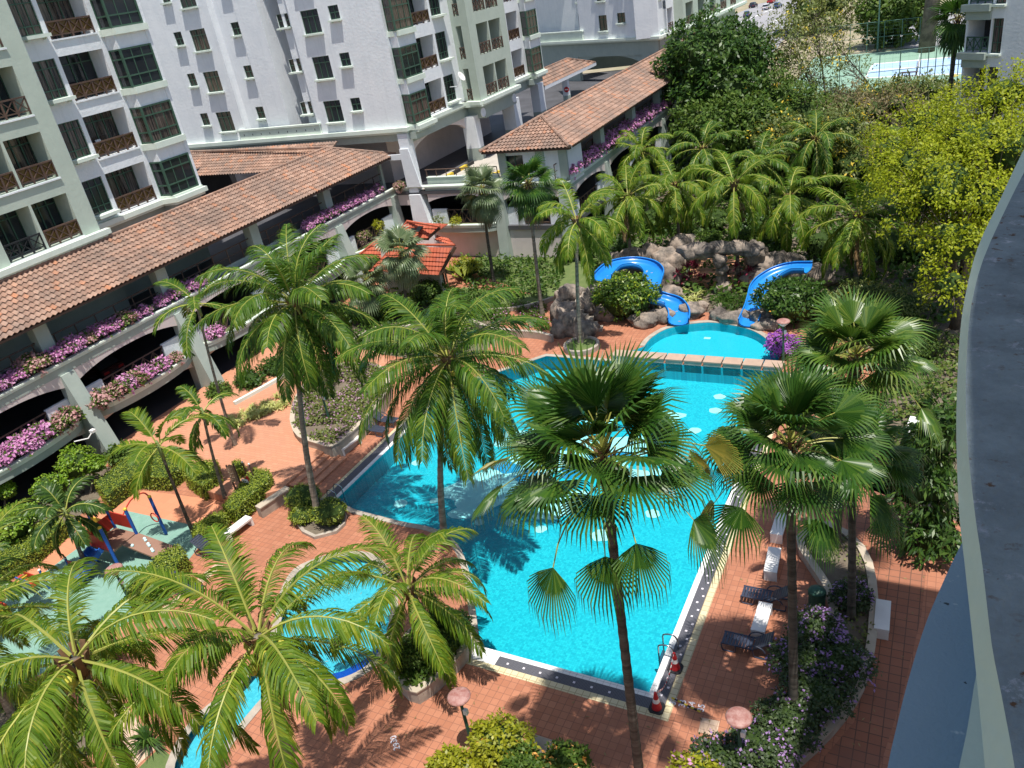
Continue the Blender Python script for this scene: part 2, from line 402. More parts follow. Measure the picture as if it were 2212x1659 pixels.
def _water(name, sc, bs, tint):
    t = NT(name); t.t.nodes.remove(t.b)
    tr = t.n('ShaderNodeBsdfTransparent'); tr.inputs[0].default_value = (*tint, 1)
    gl = t.n('ShaderNodeBsdfGlossy'); gl.inputs['Roughness'].default_value = .04
    fr = t.n('ShaderNodeFresnel'); fr.inputs[0].default_value = 1.33
    bp = t.n('ShaderNodeBump'); bp.inputs['Strength'].default_value = bs; bp.inputs['Distance'].default_value = .05
    n1 = t.noise(sc, 3, .6); n2 = t.noise(sc*.28, 2)
    t.l(t.math('ADD', n1, t.math('MULTIPLY', n2, 1.5)), bp.inputs['Height'])
    t.l(bp.outputs[0], gl.inputs['Normal']); t.l(bp.outputs[0], fr.inputs['Normal'])
    mx = t.n('ShaderNodeMixShader'); t.l(fr.outputs[0], mx.inputs[0]); t.l(tr.outputs[0], mx.inputs[1]); t.l(gl.outputs[0], mx.inputs[2]); t.l(mx.outputs[0], t.o.inputs[0])
    return t.m
WATER = _water('pool_water', 6.0, .34, (.72, .97, .99)); WATER2 = _water('calm_water', 5.0, .12, (.76, .97, .99))

def V2(pts): return [(p[0], p[1]) for p in pts]
main_pool = [(-7.4, 17.33), (-7.4, 40.3), (-17.2, 40.3)] + V2(GP([(1180, 765), (1106, 790)])) + [(-24.9, 36.6), (-25.7, 34.5), (-25.7, 23.33)] \
    + V2(smooth_path(GP([(760, 1109), (853, 1133), (930, 1150), (975, 1180), (1000, 1240), (1012, 1320), (1018, 1370)]), 4)) + [(-14.28, 17.33)]
semi_c = (-12.2, 41.0)
semi_pool = [(-7.6, 41.0)] + V2(smooth_path([G(1668, 745)]+GP([(1640, 722), (1600, 707), (1530, 697), (1450, 708), (1410, 728), (1392, 748)]), 4)) + [(-16.9, 41.0)]
semi_pool[1] = (-7.75, 42.6)
kid_pool = V2(smooth_path(GP([(686, 1206), (740, 1193), (800, 1195), (838, 1225), (858, 1280), (858, 1340), (838, 1405), (800, 1450), (745, 1478), (690, 1490), (640, 1492), (596, 1500), (553, 1545), (500, 1613), (455, 1690), (400, 1720), (355, 1680), (383, 1600), (430, 1540), (493, 1490), (550, 1425), (590, 1350), (605, 1280), (635, 1230)]), 3, True))
deck_rect = [(-47, 1.0), (4.0, 1.0), (4.0, 62.0), (-47, 62.0)]
b = MB(); b.sheet([(-900, -300), (900, -300), (900, 1500), (-900, 1500)], [deck_rect], -.02)
SAND = paint('sandy_ground', (.40, .33, .24), (.20, .20, .10), sc=.12, rough=.95, bump=.2)
tag(b.build('ground', SAND), kind='structure')
b = MB(); b.sheet(deck_rect, [main_pool, semi_pool, kid_pool], 0.0)
tag(b.build('pool_deck', DECKM), kind='structure')
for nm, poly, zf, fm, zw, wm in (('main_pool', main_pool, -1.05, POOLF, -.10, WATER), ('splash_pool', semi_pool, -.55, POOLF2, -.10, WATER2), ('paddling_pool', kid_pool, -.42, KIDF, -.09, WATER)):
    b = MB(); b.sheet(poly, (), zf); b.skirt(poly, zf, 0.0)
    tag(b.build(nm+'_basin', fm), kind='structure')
    b = MB(); b.sheet(poly, (), zw); tag(b.build(nm+'_water', wm), kind='structure')
# white mosaic figures on the pool floor
b = MB(); zf = -1.046
def splat(u, v, r, seed, ax=1.0, mi=0, z=zf, n=22, amp=.28, rot=0.0):
    c = G(u, v, -1.05); P = []
    for i in range(n):
        a = 2*math.pi*i/n; k = r*(1+amp*noise.noise(Vector((math.cos(a)*1.3+seed*5, math.sin(a)*1.3, seed))))
        x, y = k*ax*math.cos(a), k*math.sin(a)
        P.append((c.x+x*math.cos(rot)-y*math.sin(rot), c.y+x*math.sin(rot)+y*math.cos(rot)))
    b.sheet(P, (), z, mi)
for i, (u, v, r, ax, ro) in enumerate(((1090, 1050, 1.5, 2.0, .5), (1180, 1000, 1.4, 1.5, .2), (1270, 975, 1.2, 1.9, -.4), (1360, 960, 1.0, 1.5, .3), (1210, 1090, .9, 1.4, .9), (1340, 1030, .9, 1.5, .2), (1430, 905, .75, 1.6, .4), (1020, 1095, .8, 1.7, .5), (1300, 900, .8, 1.7, 0), (1200, 920, .8, 1.6, .6), (1120, 950, .9, 1.6, .4))):
    splat(u, v, r, i, ax, 0, zf+.0004*i, amp=.6, rot=ro)
for i, (u, v, r) in enumerate(((1150, 1030, .62), (1240, 1020, .55), (1300, 985, .5), (1215, 960, .55), (1100, 1010, .5), (1350, 985, .4), (1170, 1075, .4))): splat(u, v, r, 20+i, 1.5, 1, zf+.008+.0004*i, amp=.5)
for i, (u, v, r) in enumerate(((938, 1082, .22), (865, 1088, .34), (1010, 1113, .3), (1168, 1143, .26), (1300, 1157, .42), (1555, 857, .3), (1545, 887, .3), (1035, 1128, .24), (1410, 1110, .3), (1480, 1050, .28), (1500, 930, .3), (1350, 1150, .0), (900, 1000, .26), (1105, 1128, .3), (1420, 1020, .3))):
    if r: splat(u, v, r, 40+i, 1.1, 0, zf+.004, amp=.25)
tag(b.build('pool_floor_mosaic', [WMOS, BMOS]), kind='structure')
# coping strips
b = MB()
def strip(x0, x1, y0, y1, mi, z): b.add([(x0, y0, z), (x1, y0, z), (x1, y1, z), (x0, y1, z)], ((0, 1, 2, 3),), mi)
strip(-7.4, -7.18, 17.13, 40.3, 0, .006); strip(-14.28, -7.4, 17.13, 17.33, 0, .006)
strip(-7.18, -6.76, 16.70, 40.3, 1, .006); strip(-13.0, -7.18, 16.70, 17.13, 1, .006); strip(-14.28, -13.0, 16.70, 17.13, 0, .006)
strip(-6.76, -6.48, 16.42, 40.3, 2, .006); strip(-14.28, -6.76, 16.42, 16.70, 2, .006)
strip(-25.93, -25.7, 23.33, 34.5, 0, .006); strip(-26.42, -25.93, 23.2, 34.8, 1, .006); strip(-26.6, -26.42, 23.2, 34.8, 2, .006)
tag(b.build('pool_coping', [COPEM, GRATE, BEIGEM]), kind='structure')
b = MB(); b.strip(main_pool[5:8], .35, .001, .03) if False else None
edge = [(-25.85, 23.25)]+[tuple(p) for p in main_pool[8:]]
b = MB(); b.strip(offset(edge, .14), .28, .002, .03); b.strip(offset(main_pool[2:7], .14), -.28, .002, .035); b.strip(offset(semi_pool[1:-1], -.16), .32, .002, .04); b.strip(offset(kid_pool, -.16, True), .32, .002, .035, closed=True)
tag(b.build('pool_kerb', STONE), kind='structure')
# dark blue bench of the paddling pool
kb = GP([(610, 1490), (640, 1484), (690, 1480), (745, 1468), (800, 1440), (835, 1400)]); kb2 = GP([(620, 1468), (645, 1462), (690, 1456), (740, 1444), (785, 1420), (815, 1390)])
b = MB(); b.prism(V2(kb)+V2(reversed(kb2)), -.40, -.13); tag(b.build('paddling_pool_bench', POOLB), kind='structure')
# raised plaza with four steps down to the deck
plaza = V2(GP([(690, 990), (600, 1090)], .5)) + [(-30.3, 22.2), (-33.4, 22.2), (-35.2, 23.4), (-36.8, 24.3), (-41.5, 24.3), (-41.5, 38.2), (-33.5, 38.2), (-30.6, 36.5)]
p0 = G(735, 968, 0); p1 = G(622, 1108, 0)
stair_e = Vector((p0.x, p0.y)); 
plaza = [(-28.75, 26.9), (-28.75, 23.0), (-30.3, 21.7), (-33.4, 21.9), (-35.2, 23.4), (-36.8, 24.3), (-43, 24.3), (-43, 38.2), (-33.5, 38.2), (-30.6, 36.5)]
b = MB(); b.prism(plaza, 0.0, .48, bottom=False); tag(b.build('plaza', PLAZAM), kind='structure')
b = MB()
for i in range(3): b.box(-28.75, -28.75+.42*(3-i), 23.6, 26.9, .001, .12*(i+1)) if i == 0 else b.box(-28.75, -28.75+.42*(3-i), 23.6, 26.9, .12*i, .12*(i+1))
tag(b.build('plaza_steps', PLAZAM), kind='structure')
b = MB(); b.add(GP([(590, 1085), (640, 1100), (700, 1195), (640, 1190), (545, 1140)], .004), ((4, 3, 2, 1, 0),)); 
# pale border bands and patches in the deck
b = MB(); z = .004
def patch(pts, mi=0, zz=.004): b.sheet(V2(GP(pts)), (), zz, mi)
patch([(1820, 1100), (1880, 1085), (1925, 1085), (2000, 1240), (1990, 1330), (1950, 1500), (1900, 1659), (1760, 1659), (1845, 1560), (1890, 1400), (1885, 1260)], 0)
patch([(1890, 960), (1965, 960), (1990, 1090), (1820, 1100)], 0, .005)
patch([(190, 1515), (240, 1490), (345, 1610), (290, 1659), (250, 1659)], 1)
patch([(338, 1323), (470, 1215), (482, 1222), (352, 1332)], 1, .0055)
patch([(1515, 1550), (1555, 1558), (1548, 1590), (1508, 1582)], 1, .0055)
tag(b.build('paved_path', [PATHM, PALEM]), kind='structure')
# playground rubber mat
RUB = paint('green_rubber', (.21, .38, .31), (.27, .44, .37), sc=2.5, rough=.9, bump=.5, bsc=60, fine=.25)
ORP = tiles('orange_pavers', (.60, .24, .13), (.63, .27, .15), (.50, .20, .12), .55, .55, mort=.008, stain=.15)
b = MB(); b.sheet(V2(GP([(276, 1104), (433, 1138), (452, 1152), (330, 1310), (140, 1430), (0, 1500), (-60, 1500), (-60, 1340), (20, 1290), (115, 1223)])), (), .004, 0)
b.sheet(V2(GP([(20, 1290), (60, 1235), (235, 1080), (262, 1062), (275, 1055), (430, 1075), (500, 1085), (480, 1130), (420, 1180), (330, 1310), (250, 1380), (100, 1470), (0, 1500), (-90, 1520), (-90, 1400)])), (), .002, 1)
tag(b.build('playground_floor', [RUB, ORP]), kind='structure')
# garden beds and lawns (flat areas)
b = MB()
def bed(pts, mi, zz): b.sheet(V2(GP(pts)), (), zz, mi)
bed([(-80, 1659), (-60, 1480), (60, 1490), (150, 1560), (200, 1540), (235, 1600), (120, 1680)], 0, .008)
bed([(195, 1500), (255, 1440), (300, 1480), (210, 1520)], 1, .008)
bed([(0, 1240), (-60, 1300), (-60, 1130), (130, 1000), (250, 1010), (215, 1075), (60, 1215)], 0, .006)
bed([(1000, 620), (1190, 640), (1185, 655), (1020, 690), (960, 660)], 1, .006)
bed([(300, 1659), (345, 1615), (380, 1640), (360, 1700)], 1, .009)
b.sheet([(-31.5, 38.4), (-27, 37.5), (-26.0, 40.5), (-27.5, 46), (-38, 48), (-42, 44), (-42, 39.5)], (), .006, 0)
b.sheet([(-36, 54.5), (-26, 49), (-22, 48), (-22, 62), (-36, 62)], (), .005, 1)
b.sheet([(-22, 48), (-5.5, 47.4), (-2, 42), (-2, 30.5), (4, 28), (4, 62), (-22, 62)], (), .005, 0)
tag(b.build('garden_soil', [SOIL, LAWN]), kind='structure')
b = MB(); b.sheet([(-30, 62), (4, 62), (30, 62), (30, 100), (-26, 100)], (), -.01, 0); b.sheet([(-20, 72), (-4, 72), (-4, 84), (-20, 80)], (), -.004, 1)
tag(b.build('back_garden_soil', [SOIL, LAWN]), kind='structure')
ORG2 = tiles('orange_terrace_tiles', (.62, .30, .17), (.66, .34, .20), (.45, .2, .12), .3, .3, mort=.008, stain=.2)
b = MB(); b.sheet(V2(GP([(1490, 605), (1565, 607), (1625, 600), (1640, 560), (1560, 552), (1495, 565)])), (), .01)
tag(b.build('cave_terrace', ORG2), kind='structure')
# road, parking and tennis court beyond the garden
b = MB(); ROAD = paint('road_asphalt', (.34, .33, .34), (.27, .27, .28), sc=.15, rough=.85, bump=.1); LINE = paint('road_line', (.75, .75, .73), rough=.7, bump=0)
RDIR = (G(1580, 55)-G(1655, 20)); 
road = [(-75, 300), (-50, 250), (-42, 190), (-36, 150), (-24, 150), (-20, 190), (-26, 240), (-20, 300), (-20, 420), (-75, 420)]
road = V2(GP([(1500, 70), (1640, 8), (1720, -8), (1790, 0), (1740, 30), (1690, 90), (1660, 130), (1560, 130)]))
b.sheet(road, (), .02, 0)
b.sheet(V2(GP([(1900, 100), (1985, 30), (2040, 12), (2300, 0), (2300, 60), (2080, 90), (2050, 110)])), (), .022, 0)
for (u0, v0, u1, v1) in ((1590, 52, 1610, 44), (1620, 40, 1640, 32), (1650, 27, 1668, 20), (1560, 66, 1580, 57), (1610, 80, 1650, 60), (1660, 54, 1690, 38)):
    a = G(u0, v0); c = G(u1, v1); d = (c-a).normalized(); n2 = Vector((-d.y, d.x, 0))*.35
    b.add([(p.x, p.y, .03) for p in (a-n2, c-n2, c+n2, a+n2)], ((0, 1, 2, 3),), 1)
for k in range(9):
    a = G(2018-4.5*k*.5, 44+7*k); b.box(a.x-.4, a.x+.4, a.y-1.5, a.y+1.5, .024, .028, 1)
tag(b.build('road', [ROAD, LINE]), kind='structure')
COURT = paint('court_green', (.22, .36, .27), (.26, .40, .31), sc=.3, rough=.85, bump=0); COURTB = paint('court_blue', (.34, .50, .76), (.40, .56, .80), sc=.4, rough=.85, bump=0)
b = MB(); b.sheet(V2(GP([(1690, 215), (1760, 125), (2110, 95), (2110, 178), (1985, 185)])), (), .03, 0)
b.sheet(V2(GP([(1868, 168), (1885, 138), (2110, 118), (2110, 158)])), (), .036, 1)
for q in ([(1868, 168), (1885, 138), (1888, 138), (1872, 168)], [(1986, 131), (1988, 131), (1982, 161), (1979, 161)], [(1885, 138), (2110, 118), (2110, 120), (1885, 140)], [(1878, 152), (2110, 136), (2110, 138), (1878, 154)], [(1868, 168), (2110, 157), (2110, 159), (1868, 170)]): b.sheet(V2(GP(q)), (), .042, 2)
tag(b.build('tennis_court', [COURT, COURTB, LINE]), kind='structure')
# ================================================================ BUILDINGS
class Fr:                                # a wall plane: P(u, z, d) with d outwards
    def __init__(s, O, U, W): s.O = Vector(O); s.U = Vector(U).normalized(); s.W = Vector(W).normalized()
    def P(s, u, z, d=0.0): return s.O+s.U*u+s.W*d+Vector((0, 0, z))
def fbox(b, fr, u0, u1, z0, z1, d0, d1, mi=None):
    p = [fr.P(u0, z0, d0), fr.P(u1, z0, d0), fr.P(u1, z0, d1), fr.P(u0, z0, d1), fr.P(u0, z1, d0), fr.P(u1, z1, d0), fr.P(u1, z1, d1), fr.P(u0, z1, d1)]
    n = (p[1]-p[0]).cross(p[3]-p[0]).z
    if n < 0: p = [p[3], p[2], p[1], p[0], p[7], p[6], p[5], p[4]]
    b.hexa(p, mi)
def wall(b, fr, u0, u1, z0, z1, holes, d=0.0, mi=0, rmi=None):      # holes: (u0,u1,z0,z1,depth, back material or None)
    us = sorted({u0, u1, *[h[i] for h in holes for i in (0, 1)]}); zs = sorted({z0, z1, *[h[i] for h in holes for i in (2, 3)]})
    us = [u for u in us if u0-1e-6 <= u <= u1+1e-6]; zs = [z for z in zs if z0-1e-6 <= z <= z1+1e-6]
    flip = fr.U.cross(Vector((0, 0, 1))).dot(fr.W) < 0
    def q(a, c, e, f, m): b.quad(*((f, e, c, a) if flip else (a, c, e, f)), m)
    for i in range(len(us)-1):
        for j in range(len(zs)-1):
            um, zm = (us[i]+us[i+1])/2, (zs[j]+zs[j+1])/2
            if any(h[0] < um < h[1] and h[2] < zm < h[3] for h in holes): continue
            q(fr.P(us[i], zs[j], d), fr.P(us[i+1], zs[j], d), fr.P(us[i+1], zs[j+1], d), fr.P(us[i], zs[j+1], d), mi)
    r = mi if rmi is None else rmi
    for h in holes:
        a0, a1, b0, b1, dep, bm = h; e = d-dep
        q(fr.P(a0, b0, d), fr.P(a0, b0, e), fr.P(a1, b0, e), fr.P(a1, b0, d), r); q(fr.P(a0, b1, e), fr.P(a0, b1, d), fr.P(a1, b1, d), fr.P(a1, b1, e), r)
        q(fr.P(a0, b0, e), fr.P(a0, b0, d), fr.P(a0, b1, d), fr.P(a0, b1, e), r); q(fr.P(a1, b0, d), fr.P(a1, b0, e), fr.P(a1, b1, e), fr.P(a1, b1, d), r)
        if bm is not None: q(fr.P(a0, b0, e), fr.P(a1, b0, e), fr.P(a1, b1, e), fr.P(a0, b1, e), bm)
HS = 3.6306; ZC = 11.285
wrnd = random.Random(3)
def window(par, fr, u0, u1, z0, z1, rec=.16, nx=3, bars=(.70,), sill=.28, over=.1, curtain=None, fw=.06, d=0.0, smat=None, th=.17):
    b = MB(); e = d-rec; b.quad(fr.P(u0, z0, e+.02), fr.P(u1, z0, e+.02), fr.P(u1, z1, e+.02), fr.P(u0, z1, e+.02))
    w = b.build('window', CURT if (curtain if curtain is not None else wrnd.random() < .55) else GLASS, par)
    b = MB()
    for k in range(nx+1):
        u = u0+(u1-u0)*k/nx; h = fw/2 if 0 < k < nx else fw
        fbox(b, fr, max(u0, u-h), min(u1, u+h), z0, z1, e+.022, e+.07)
    for t in (0.0, *bars, 1.0):
        z = z0+(z1-z0)*t; h = fw/2 if 0 < t < 1 else fw
        fbox(b, fr, u0, u1, max(z0, z-h), min(z1, z+h), e+.024, e+.075)
    b.build('window_frame', FRAME, w)
    if sill:
        b = MB(); fbox(b, fr, u0-over, u1+over, z0-th, z0-.003, d+.003, d+sill)
        for s_ in (u0+.12, u1-.12-.1): fbox(b, fr, s_, s_+.1, z0-th-.12, z0-th-.003, d+.003, d+sill*.5)
        b.build('window_sill', smat or TRIM, w)
    return w
def railing(par, fr, u0, u1, z0, d, h=1.0, n=4, panel=True, mat=None):
    b = MB(); g = .055
    fbox(b, fr, u0, u1, z0+h-.09, z0+h, d-.10, d); fbox(b, fr, u0, u1, z0+.16, z0+.23, d-.08, d-.02)
    for k in range(n+1):
        u = u0+(u1-u0)*k/n; fbox(b, fr, max(u0, u-g), min(u1, u+g), z0, z0+h-.09, d-.085, d-.015)
    for k in range(n):
        a = u0+(u1-u0)*k/n+g; c = u0+(u1-u0)*(k+1)/n-g
        for s_, t_ in ((a, c), (c, a)):
            b.bar(fr.P(s_, z0+.23, d-.055), fr.P(t_, z0+h-.1, d-.055), .05, .07, upv=fr.W)
    r = b.build('balcony_railing', mat or RAIL, par)
    if panel:
        b = MB(); fbox(b, fr, u0+.02, u1-.02, z0+.235, z0+h-.095, d-.13, d-.105); b.build('railing_panel', AMBER, r)
    return r
def slider(par, fr, u0, u1, z0, z1, d, n=4):
    b = MB(); b.quad(fr.P(u0, z0, d), fr.P(u1, z0, d), fr.P(u1, z1, d), fr.P(u0, z1, d)); s_ = b.build('sliding_door', CURT if wrnd.random() < .35 else GLASS, par)
    b = MB()
    for k in range(n+1):
        u = u0+(u1-u0)*k/n; fbox(b, fr, max(u0, u-.04), min(u1, u+.04), z0, z1, d+.004, d+.06)
    fbox(b, fr, u0, u1, z0+(z1-z0)*.78, z0+(z1-z0)*.78+.07, d+.006, d+.065); b.build('door_frame', FRAME, s_)
    return s_
def bay(par, fr, us, ds, z0, z1):        # bay window through plan points (u,d): glass, frame, ledges
    b = MB(); n = len(us)
    for i in range(n-1): b.quad(fr.P(us[i], z0, ds[i]), fr.P(us[i+1], z0, ds[i+1]), fr.P(us[i+1], z1, ds[i+1]), fr.P(us[i], z1, ds[i]))
    w = b.build('bay_window', CURT if wrnd.random() < .6 else GLASS, par); b = MB()
    for i in range(n): b.bar(fr.P(us[i], z0, ds[i]), fr.P(us[i], z1, ds[i]), .13)
    for i in range(n-1):
        L = math.hypot(us[i+1]-us[i], ds[i+1]-ds[i]); m = max(1, round(L/.85))
        for k in range(1, m):
            t = k/m; b.bar(fr.P(us[i]+(us[i+1]-us[i])*t, z0, ds[i]+(ds[i+1]-ds[i])*t), fr.P(us[i]+(us[i+1]-us[i])*t, z1, ds[i]+(ds[i+1]-ds[i])*t), .06)
        for t in (.02, .30, .74, .98): b.bar(fr.P(us[i], z0+(z1-z0)*t, ds[i]), fr.P(us[i+1], z0+(z1-z0)*t, ds[i+1]), .09)
    b.build('window_frame', FRAME, w); return w
def bay_ledge(b, fr, us, ds, z0, z1, o, mi=0):
    ax = [(us[0], -.02)]+[(u, d) for u, d in zip(us, ds)]+[(us[-1], -.02)]
    def ring(k, z): 
        out = []
        for i, (u, d) in enumerate(ax):
            su = -1 if i <= 1 else (1 if i >= len(ax)-2 else 0)
            out.append(fr.P(u+su*k, z, d+(k if 0 < i < len(ax)-1 else 0)))
        return out
    A = ring(o, z0); B2 = ring(o, z1); n = len(A)
    b.add(A+B2, [tuple(range(n)), tuple(range(2*n-1, n-1, -1))]+[(i, i+1, n+i+1, n+i) for i in range(n-1)]+[(n-1, 0, n, 2*n-1)], mi)

def flat_front(par, fr, g, pier0, pier1, white, whi_d=0.0, n0=0, n1=5, mirror=False):
    pass
# ---- left tower -------------------------------------------------------------------------------
T1 = thing('apartment_tower', 'white and sage apartment tower nearest on the left above the long tiled roof', 'apartment building', (-55, 25, 0))
FL = Fr((-49.0, 0, 0), (0, 1, 0), (1, 0, 0))                # white plane
GD, BD = 1.93, 1.0                                           # sage and bay fronts stand this far out
e_g = PX(650/3, 1490/3, -47.07).y                            # right edge of the sage front
bal = (34.5, 37.74); win = (32.69, 34.2); gb_ = (27.81, 30.18)
bay_u = [38.25, 38.95, 41.7]; bay_d = [0.0, BD, BD]
bu = [PX(1070/3, 1260/3, -48.6).y, PX(1110/3, 1255/3, -48.0).y, PX(1280/3, 1195/3, -48.0).y]
bay_u = [bu[0], bu[1], bu[2]]
NK = 6; zt, zb = 14.17-HS*0, 11.52
ztop = ZC+NK*HS
b = MB(); holes = []
for k in range(NK):
    z = k*HS
    holes += [(bal[0], bal[1], zb+z, zt+z, 1.5, 1), (win[0], win[1], 11.92+z, 14.15+z, .17, None)]
wall(b, FL, e_g-.05, bay_u[0], ZC, ztop, holes, 0, 0)
# wall over/under each bay plus its side
sect = [(bay_u[0], 0.0), (bay_u[1], BD), (bay_u[2], BD)]
for k in range(-1, NK):
    za = (13.98 if k >= 0 else ZC-HS+13.98-11.285)+k*HS if k >= 0 else ZC
    zb2 = ZC+.16+(k+1)*HS if k >= 0 else ZC+.16
    for i in range(2): b.quad(FL.P(sect[i][0], za, sect[i][1]-.03), FL.P(sect[i+1][0], za, sect[i+1][1]-.03), FL.P(sect[i+1][0], zb2, sect[i+1][1]-.03), FL.P(sect[i][0], zb2, sect[i][1]-.03), 0)
# end pier at the bay and the far end wall
fbox(b, FL, bay_u[2], bay_u[2]+.32, ZC, ztop, -1.0, BD+.02, 0)
fbox(b, FL, bay_u[2]-1.2, bay_u[2]+.30, ZC, ztop, -14.0, -1.0, 0)
b.box(-62.9, -49.05, -6, bay_u[2]-1.0, ztop, ztop+.4, 0)
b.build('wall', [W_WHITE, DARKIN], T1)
# sage front
b = MB(); gh = []
pier_l = gb_[0]-(gb_[1]-gb_[0])-.16
for k in range(NK):
    z = k*HS
    gh += [(gb_[0], gb_[1], 11.56+z, 14.19+z, 1.5, 1), (gb_[0]-.16-2.37, gb_[0]-.16, 11.56+z, 14.19+z, 1.5, 1)]
g0 = pier_l-1.35
wall(b, FL, g0, e_g, ZC, ztop, gh, GD, 0)
fbox(b, FL, e_g-.08, e_g, ZC, ztop, -.02, GD-.002, 0); fbox(b, FL, g0, g0+.08, ZC, ztop, -.02, GD-.002, 0)
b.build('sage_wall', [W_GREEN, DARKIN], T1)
# farther left white wall, mostly out of frame
b = MB(); wall(b, FL, -6, g0+.05, ZC, ztop, [], -.002, 0); b.build('side_wall', W_WHITE, T1)
for k in range(NK):
    z = k*HS
    railing(T1, FL, bal[0]+.03, bal[1]-.03, zb+z+.02, .02); slider(T1, FL, bal[0], bal[1], zb+z, zt+z, -1.48)
    railing(T1, FL, gb_[0]+.03, gb_[1]-.03, 11.58+z, GD+.02, panel=k not in (2,), n=3); slider(T1, FL, gb_[0], gb_[1], 11.56+z, 14.19+z, GD-1.48)
    railing(T1, FL, gb_[0]-.16-2.34, gb_[0]-.19, 11.58+z, GD+.02, n=3, panel=k > 0, mat=paint('rail_black', (.02, .022, .025), rough=.5, bump=0) if k == 0 else None); slider(T1, FL, gb_[0]-.16-2.37, gb_[0]-.16, 11.56+z, 14.19+z, GD-1.48)
    window(T1, FL, win[0], win[1], 11.92+z, 14.15+z, nx=3, bars=(.22, .78), sill=.55, over=.06, th=.2)
    bay(T1, FL, bay_u, [0.0, BD, BD], 11.60+z, 13.97+z)
    b = MB(); bay_ledge(b, FL, bay_u, [0.0, BD, BD], ZC+z-.10 if k else ZC+.17, ZC+z+.30, .22); b.build('bay_ledge', TRIM, T1)
    b = MB()
    for (a0, a1, dd) in ((bal[0], bal[1], 0), (gb_[0]-2.53, gb_[1], GD)): fbox(b, FL, a0-.05, a1+.05, ZC+z+.14, ZC+z+.23, dd+.003, dd+.09)
    b.build('balcony_kerb', W_WHITE, T1)
b = MB()
for (o, z0, z1) in ((.42, ZC-.16, ZC+.16), (.24, ZC-.34, ZC-.163)):
    fbox(b, FL, g0, e_g+o, z0, z1, GD, GD+o); fbox(b, FL, e_g+o, bay_u[0]-.3, z0, z1, -.4, o); bay_ledge(b, FL, bay_u, [0.0, BD, BD], z0-.003, z1+.003, o)
    fbox(b, FL, g0-1, g0, z0, z1, -.4, o)
b.build('cornice', TRIM, T1)
b = MB(); fbox(b, FL, -6, e_g+.1, 6.0, ZC-.34, -.6, GD-.25); fbox(b, FL, e_g+.1, bay_u[2], 6.0, ZC-.34, -.6, -.2); fbox(b, FL, bay_u[1], bay_u[2]+.1, 10.2, ZC-.34, -.2, BD-.1); fbox(b, FL, -6, bay_u[2], 6.0, ZC-.34, -14, -.6); b.build('base_wall', BEAM, T1)

# ---- middle tower -------------------------------------------------------------------------------
T2 = thing('apartment_tower', 'white apartment tower in the middle with small end wall windows and a sage bulge', 'apartment building', (-47, 64, 0))
FM = Fr((0, 57.54, 0), (1, 0, 0), (0, -1, 0)); FR_ = Fr((-40.9, 0, 0), (0, 1, 0), (1, 0, 0))
def mz(x, y): return ((600+x*800/2141)/1.736, (y*800/2141)/1.736)
def mx(x, y, yy=57.54): return PY(*mz(x, y), yy).x
NM = 5; mtop = ZC+NM*HS
xe = [mx(850, 1300), mx(910, 1295, 58.2), mx(1095, 1280, 58.2), mx(1310, 1262, 57.9), mx(1430, 1250), mx(1580, 1245)]
cw = lambda n0, n1: (-45+n0, -45+n1)
Wd = dict(a=(-45-20.0, -45-18.85), b=cw(-17.286, -15.335), c=cw(-12.719, -11.663), d=(mx(1432, 1150, 58.3), mx(1545, 1145, 58.3)), e=cw(-4.024, -2.156), f=cw(-1.028, .021))
Wd['a'] = (mx(415, 1200), mx(492, 1200))
b = MB()
def hol(keys, zz): return [(Wd[q][0], Wd[q][1], zz[q][0]+k*HS, zz[q][1]+k*HS, .17, None) for q in keys for k in range(NM)]
ZZ = dict(a=(13.05, 14.17), b=(12.32, 14.12), c=(13.10, 14.15), d=(13.10, 14.15), e=(12.32, 14.12), f=(13.10, 14.15))
xl = mx(265, 1480)-9
wall(b, FM, xl, xe[0], ZC, mtop, hol('ab', ZZ), 0)                               # left slab
fbox(b, FM, xe[0]-.02, xe[0]+.02, ZC, mtop, -.62, -.002)
b.quad(FM.P(xe[0], ZC, -.003), FM.P(xe[1], ZC, -.66), FM.P(xe[1], mtop, -.66), FM.P(xe[0], mtop, -.003))
wall(b, FM, xe[1], xe[2]+.02, ZC, mtop, hol('c', ZZ), -.66)
b.quad(FM.P(xe[2], ZC, -.66), FM.P(xe[2]+.25, ZC, -.36), FM.P(xe[2]+.25, mtop, -.36), FM.P(xe[2], mtop, -.66))
fbox(b, FM, xe[2]+.25, xe[3], ZC, mtop, -4.0, -.36)                              # wide pier
wall(b, FM, xe[3], xe[4]+.6, ZC, mtop, [(xe[3]+.1, xe[4]+.45, 12.3+k*HS, 14.6+k*HS, .17, None) for k in range(NM)], -3.9)
fbox(b, FM, xe[4]+.2, xe[4]+.5, ZC, mtop, -3.9, -.8)
wall(b, FM, xe[4]+.2, xe[5]+.1, ZC, mtop, hol('d', ZZ), -.76)
fbox(b, FM, xe[5], xe[5]+.1, ZC, mtop, -.8, -.003)
wall(b, FM, xe[5], -40.9, ZC, mtop, hol('ef', ZZ), 0)
b.box(-75, -40.95, 57.6, 86, mtop, mtop+.4)
b.build('wall', W_WHITE, T2)
for k in range(NM):
    z = k*HS
    for q in 'abcdef':
        big = q in 'be'; dd = {'c': -.66, 'd': -.76}.get(q, 0)
        window(T2, FM, Wd[q][0], Wd[q][1], ZZ[q][0]+z, ZZ[q][1]+z, nx=3 if big else 2, bars=(.72,) if big else (.5,), sill=.30, d=dd, over=.1, curtain=None if big else False, th=.14)
    window(T2, FM, xe[3]+.1, xe[4]+.45, 12.3+z, 14.6+z, nx=4, bars=(.7,), sill=.12, d=-3.9, curtain=False)
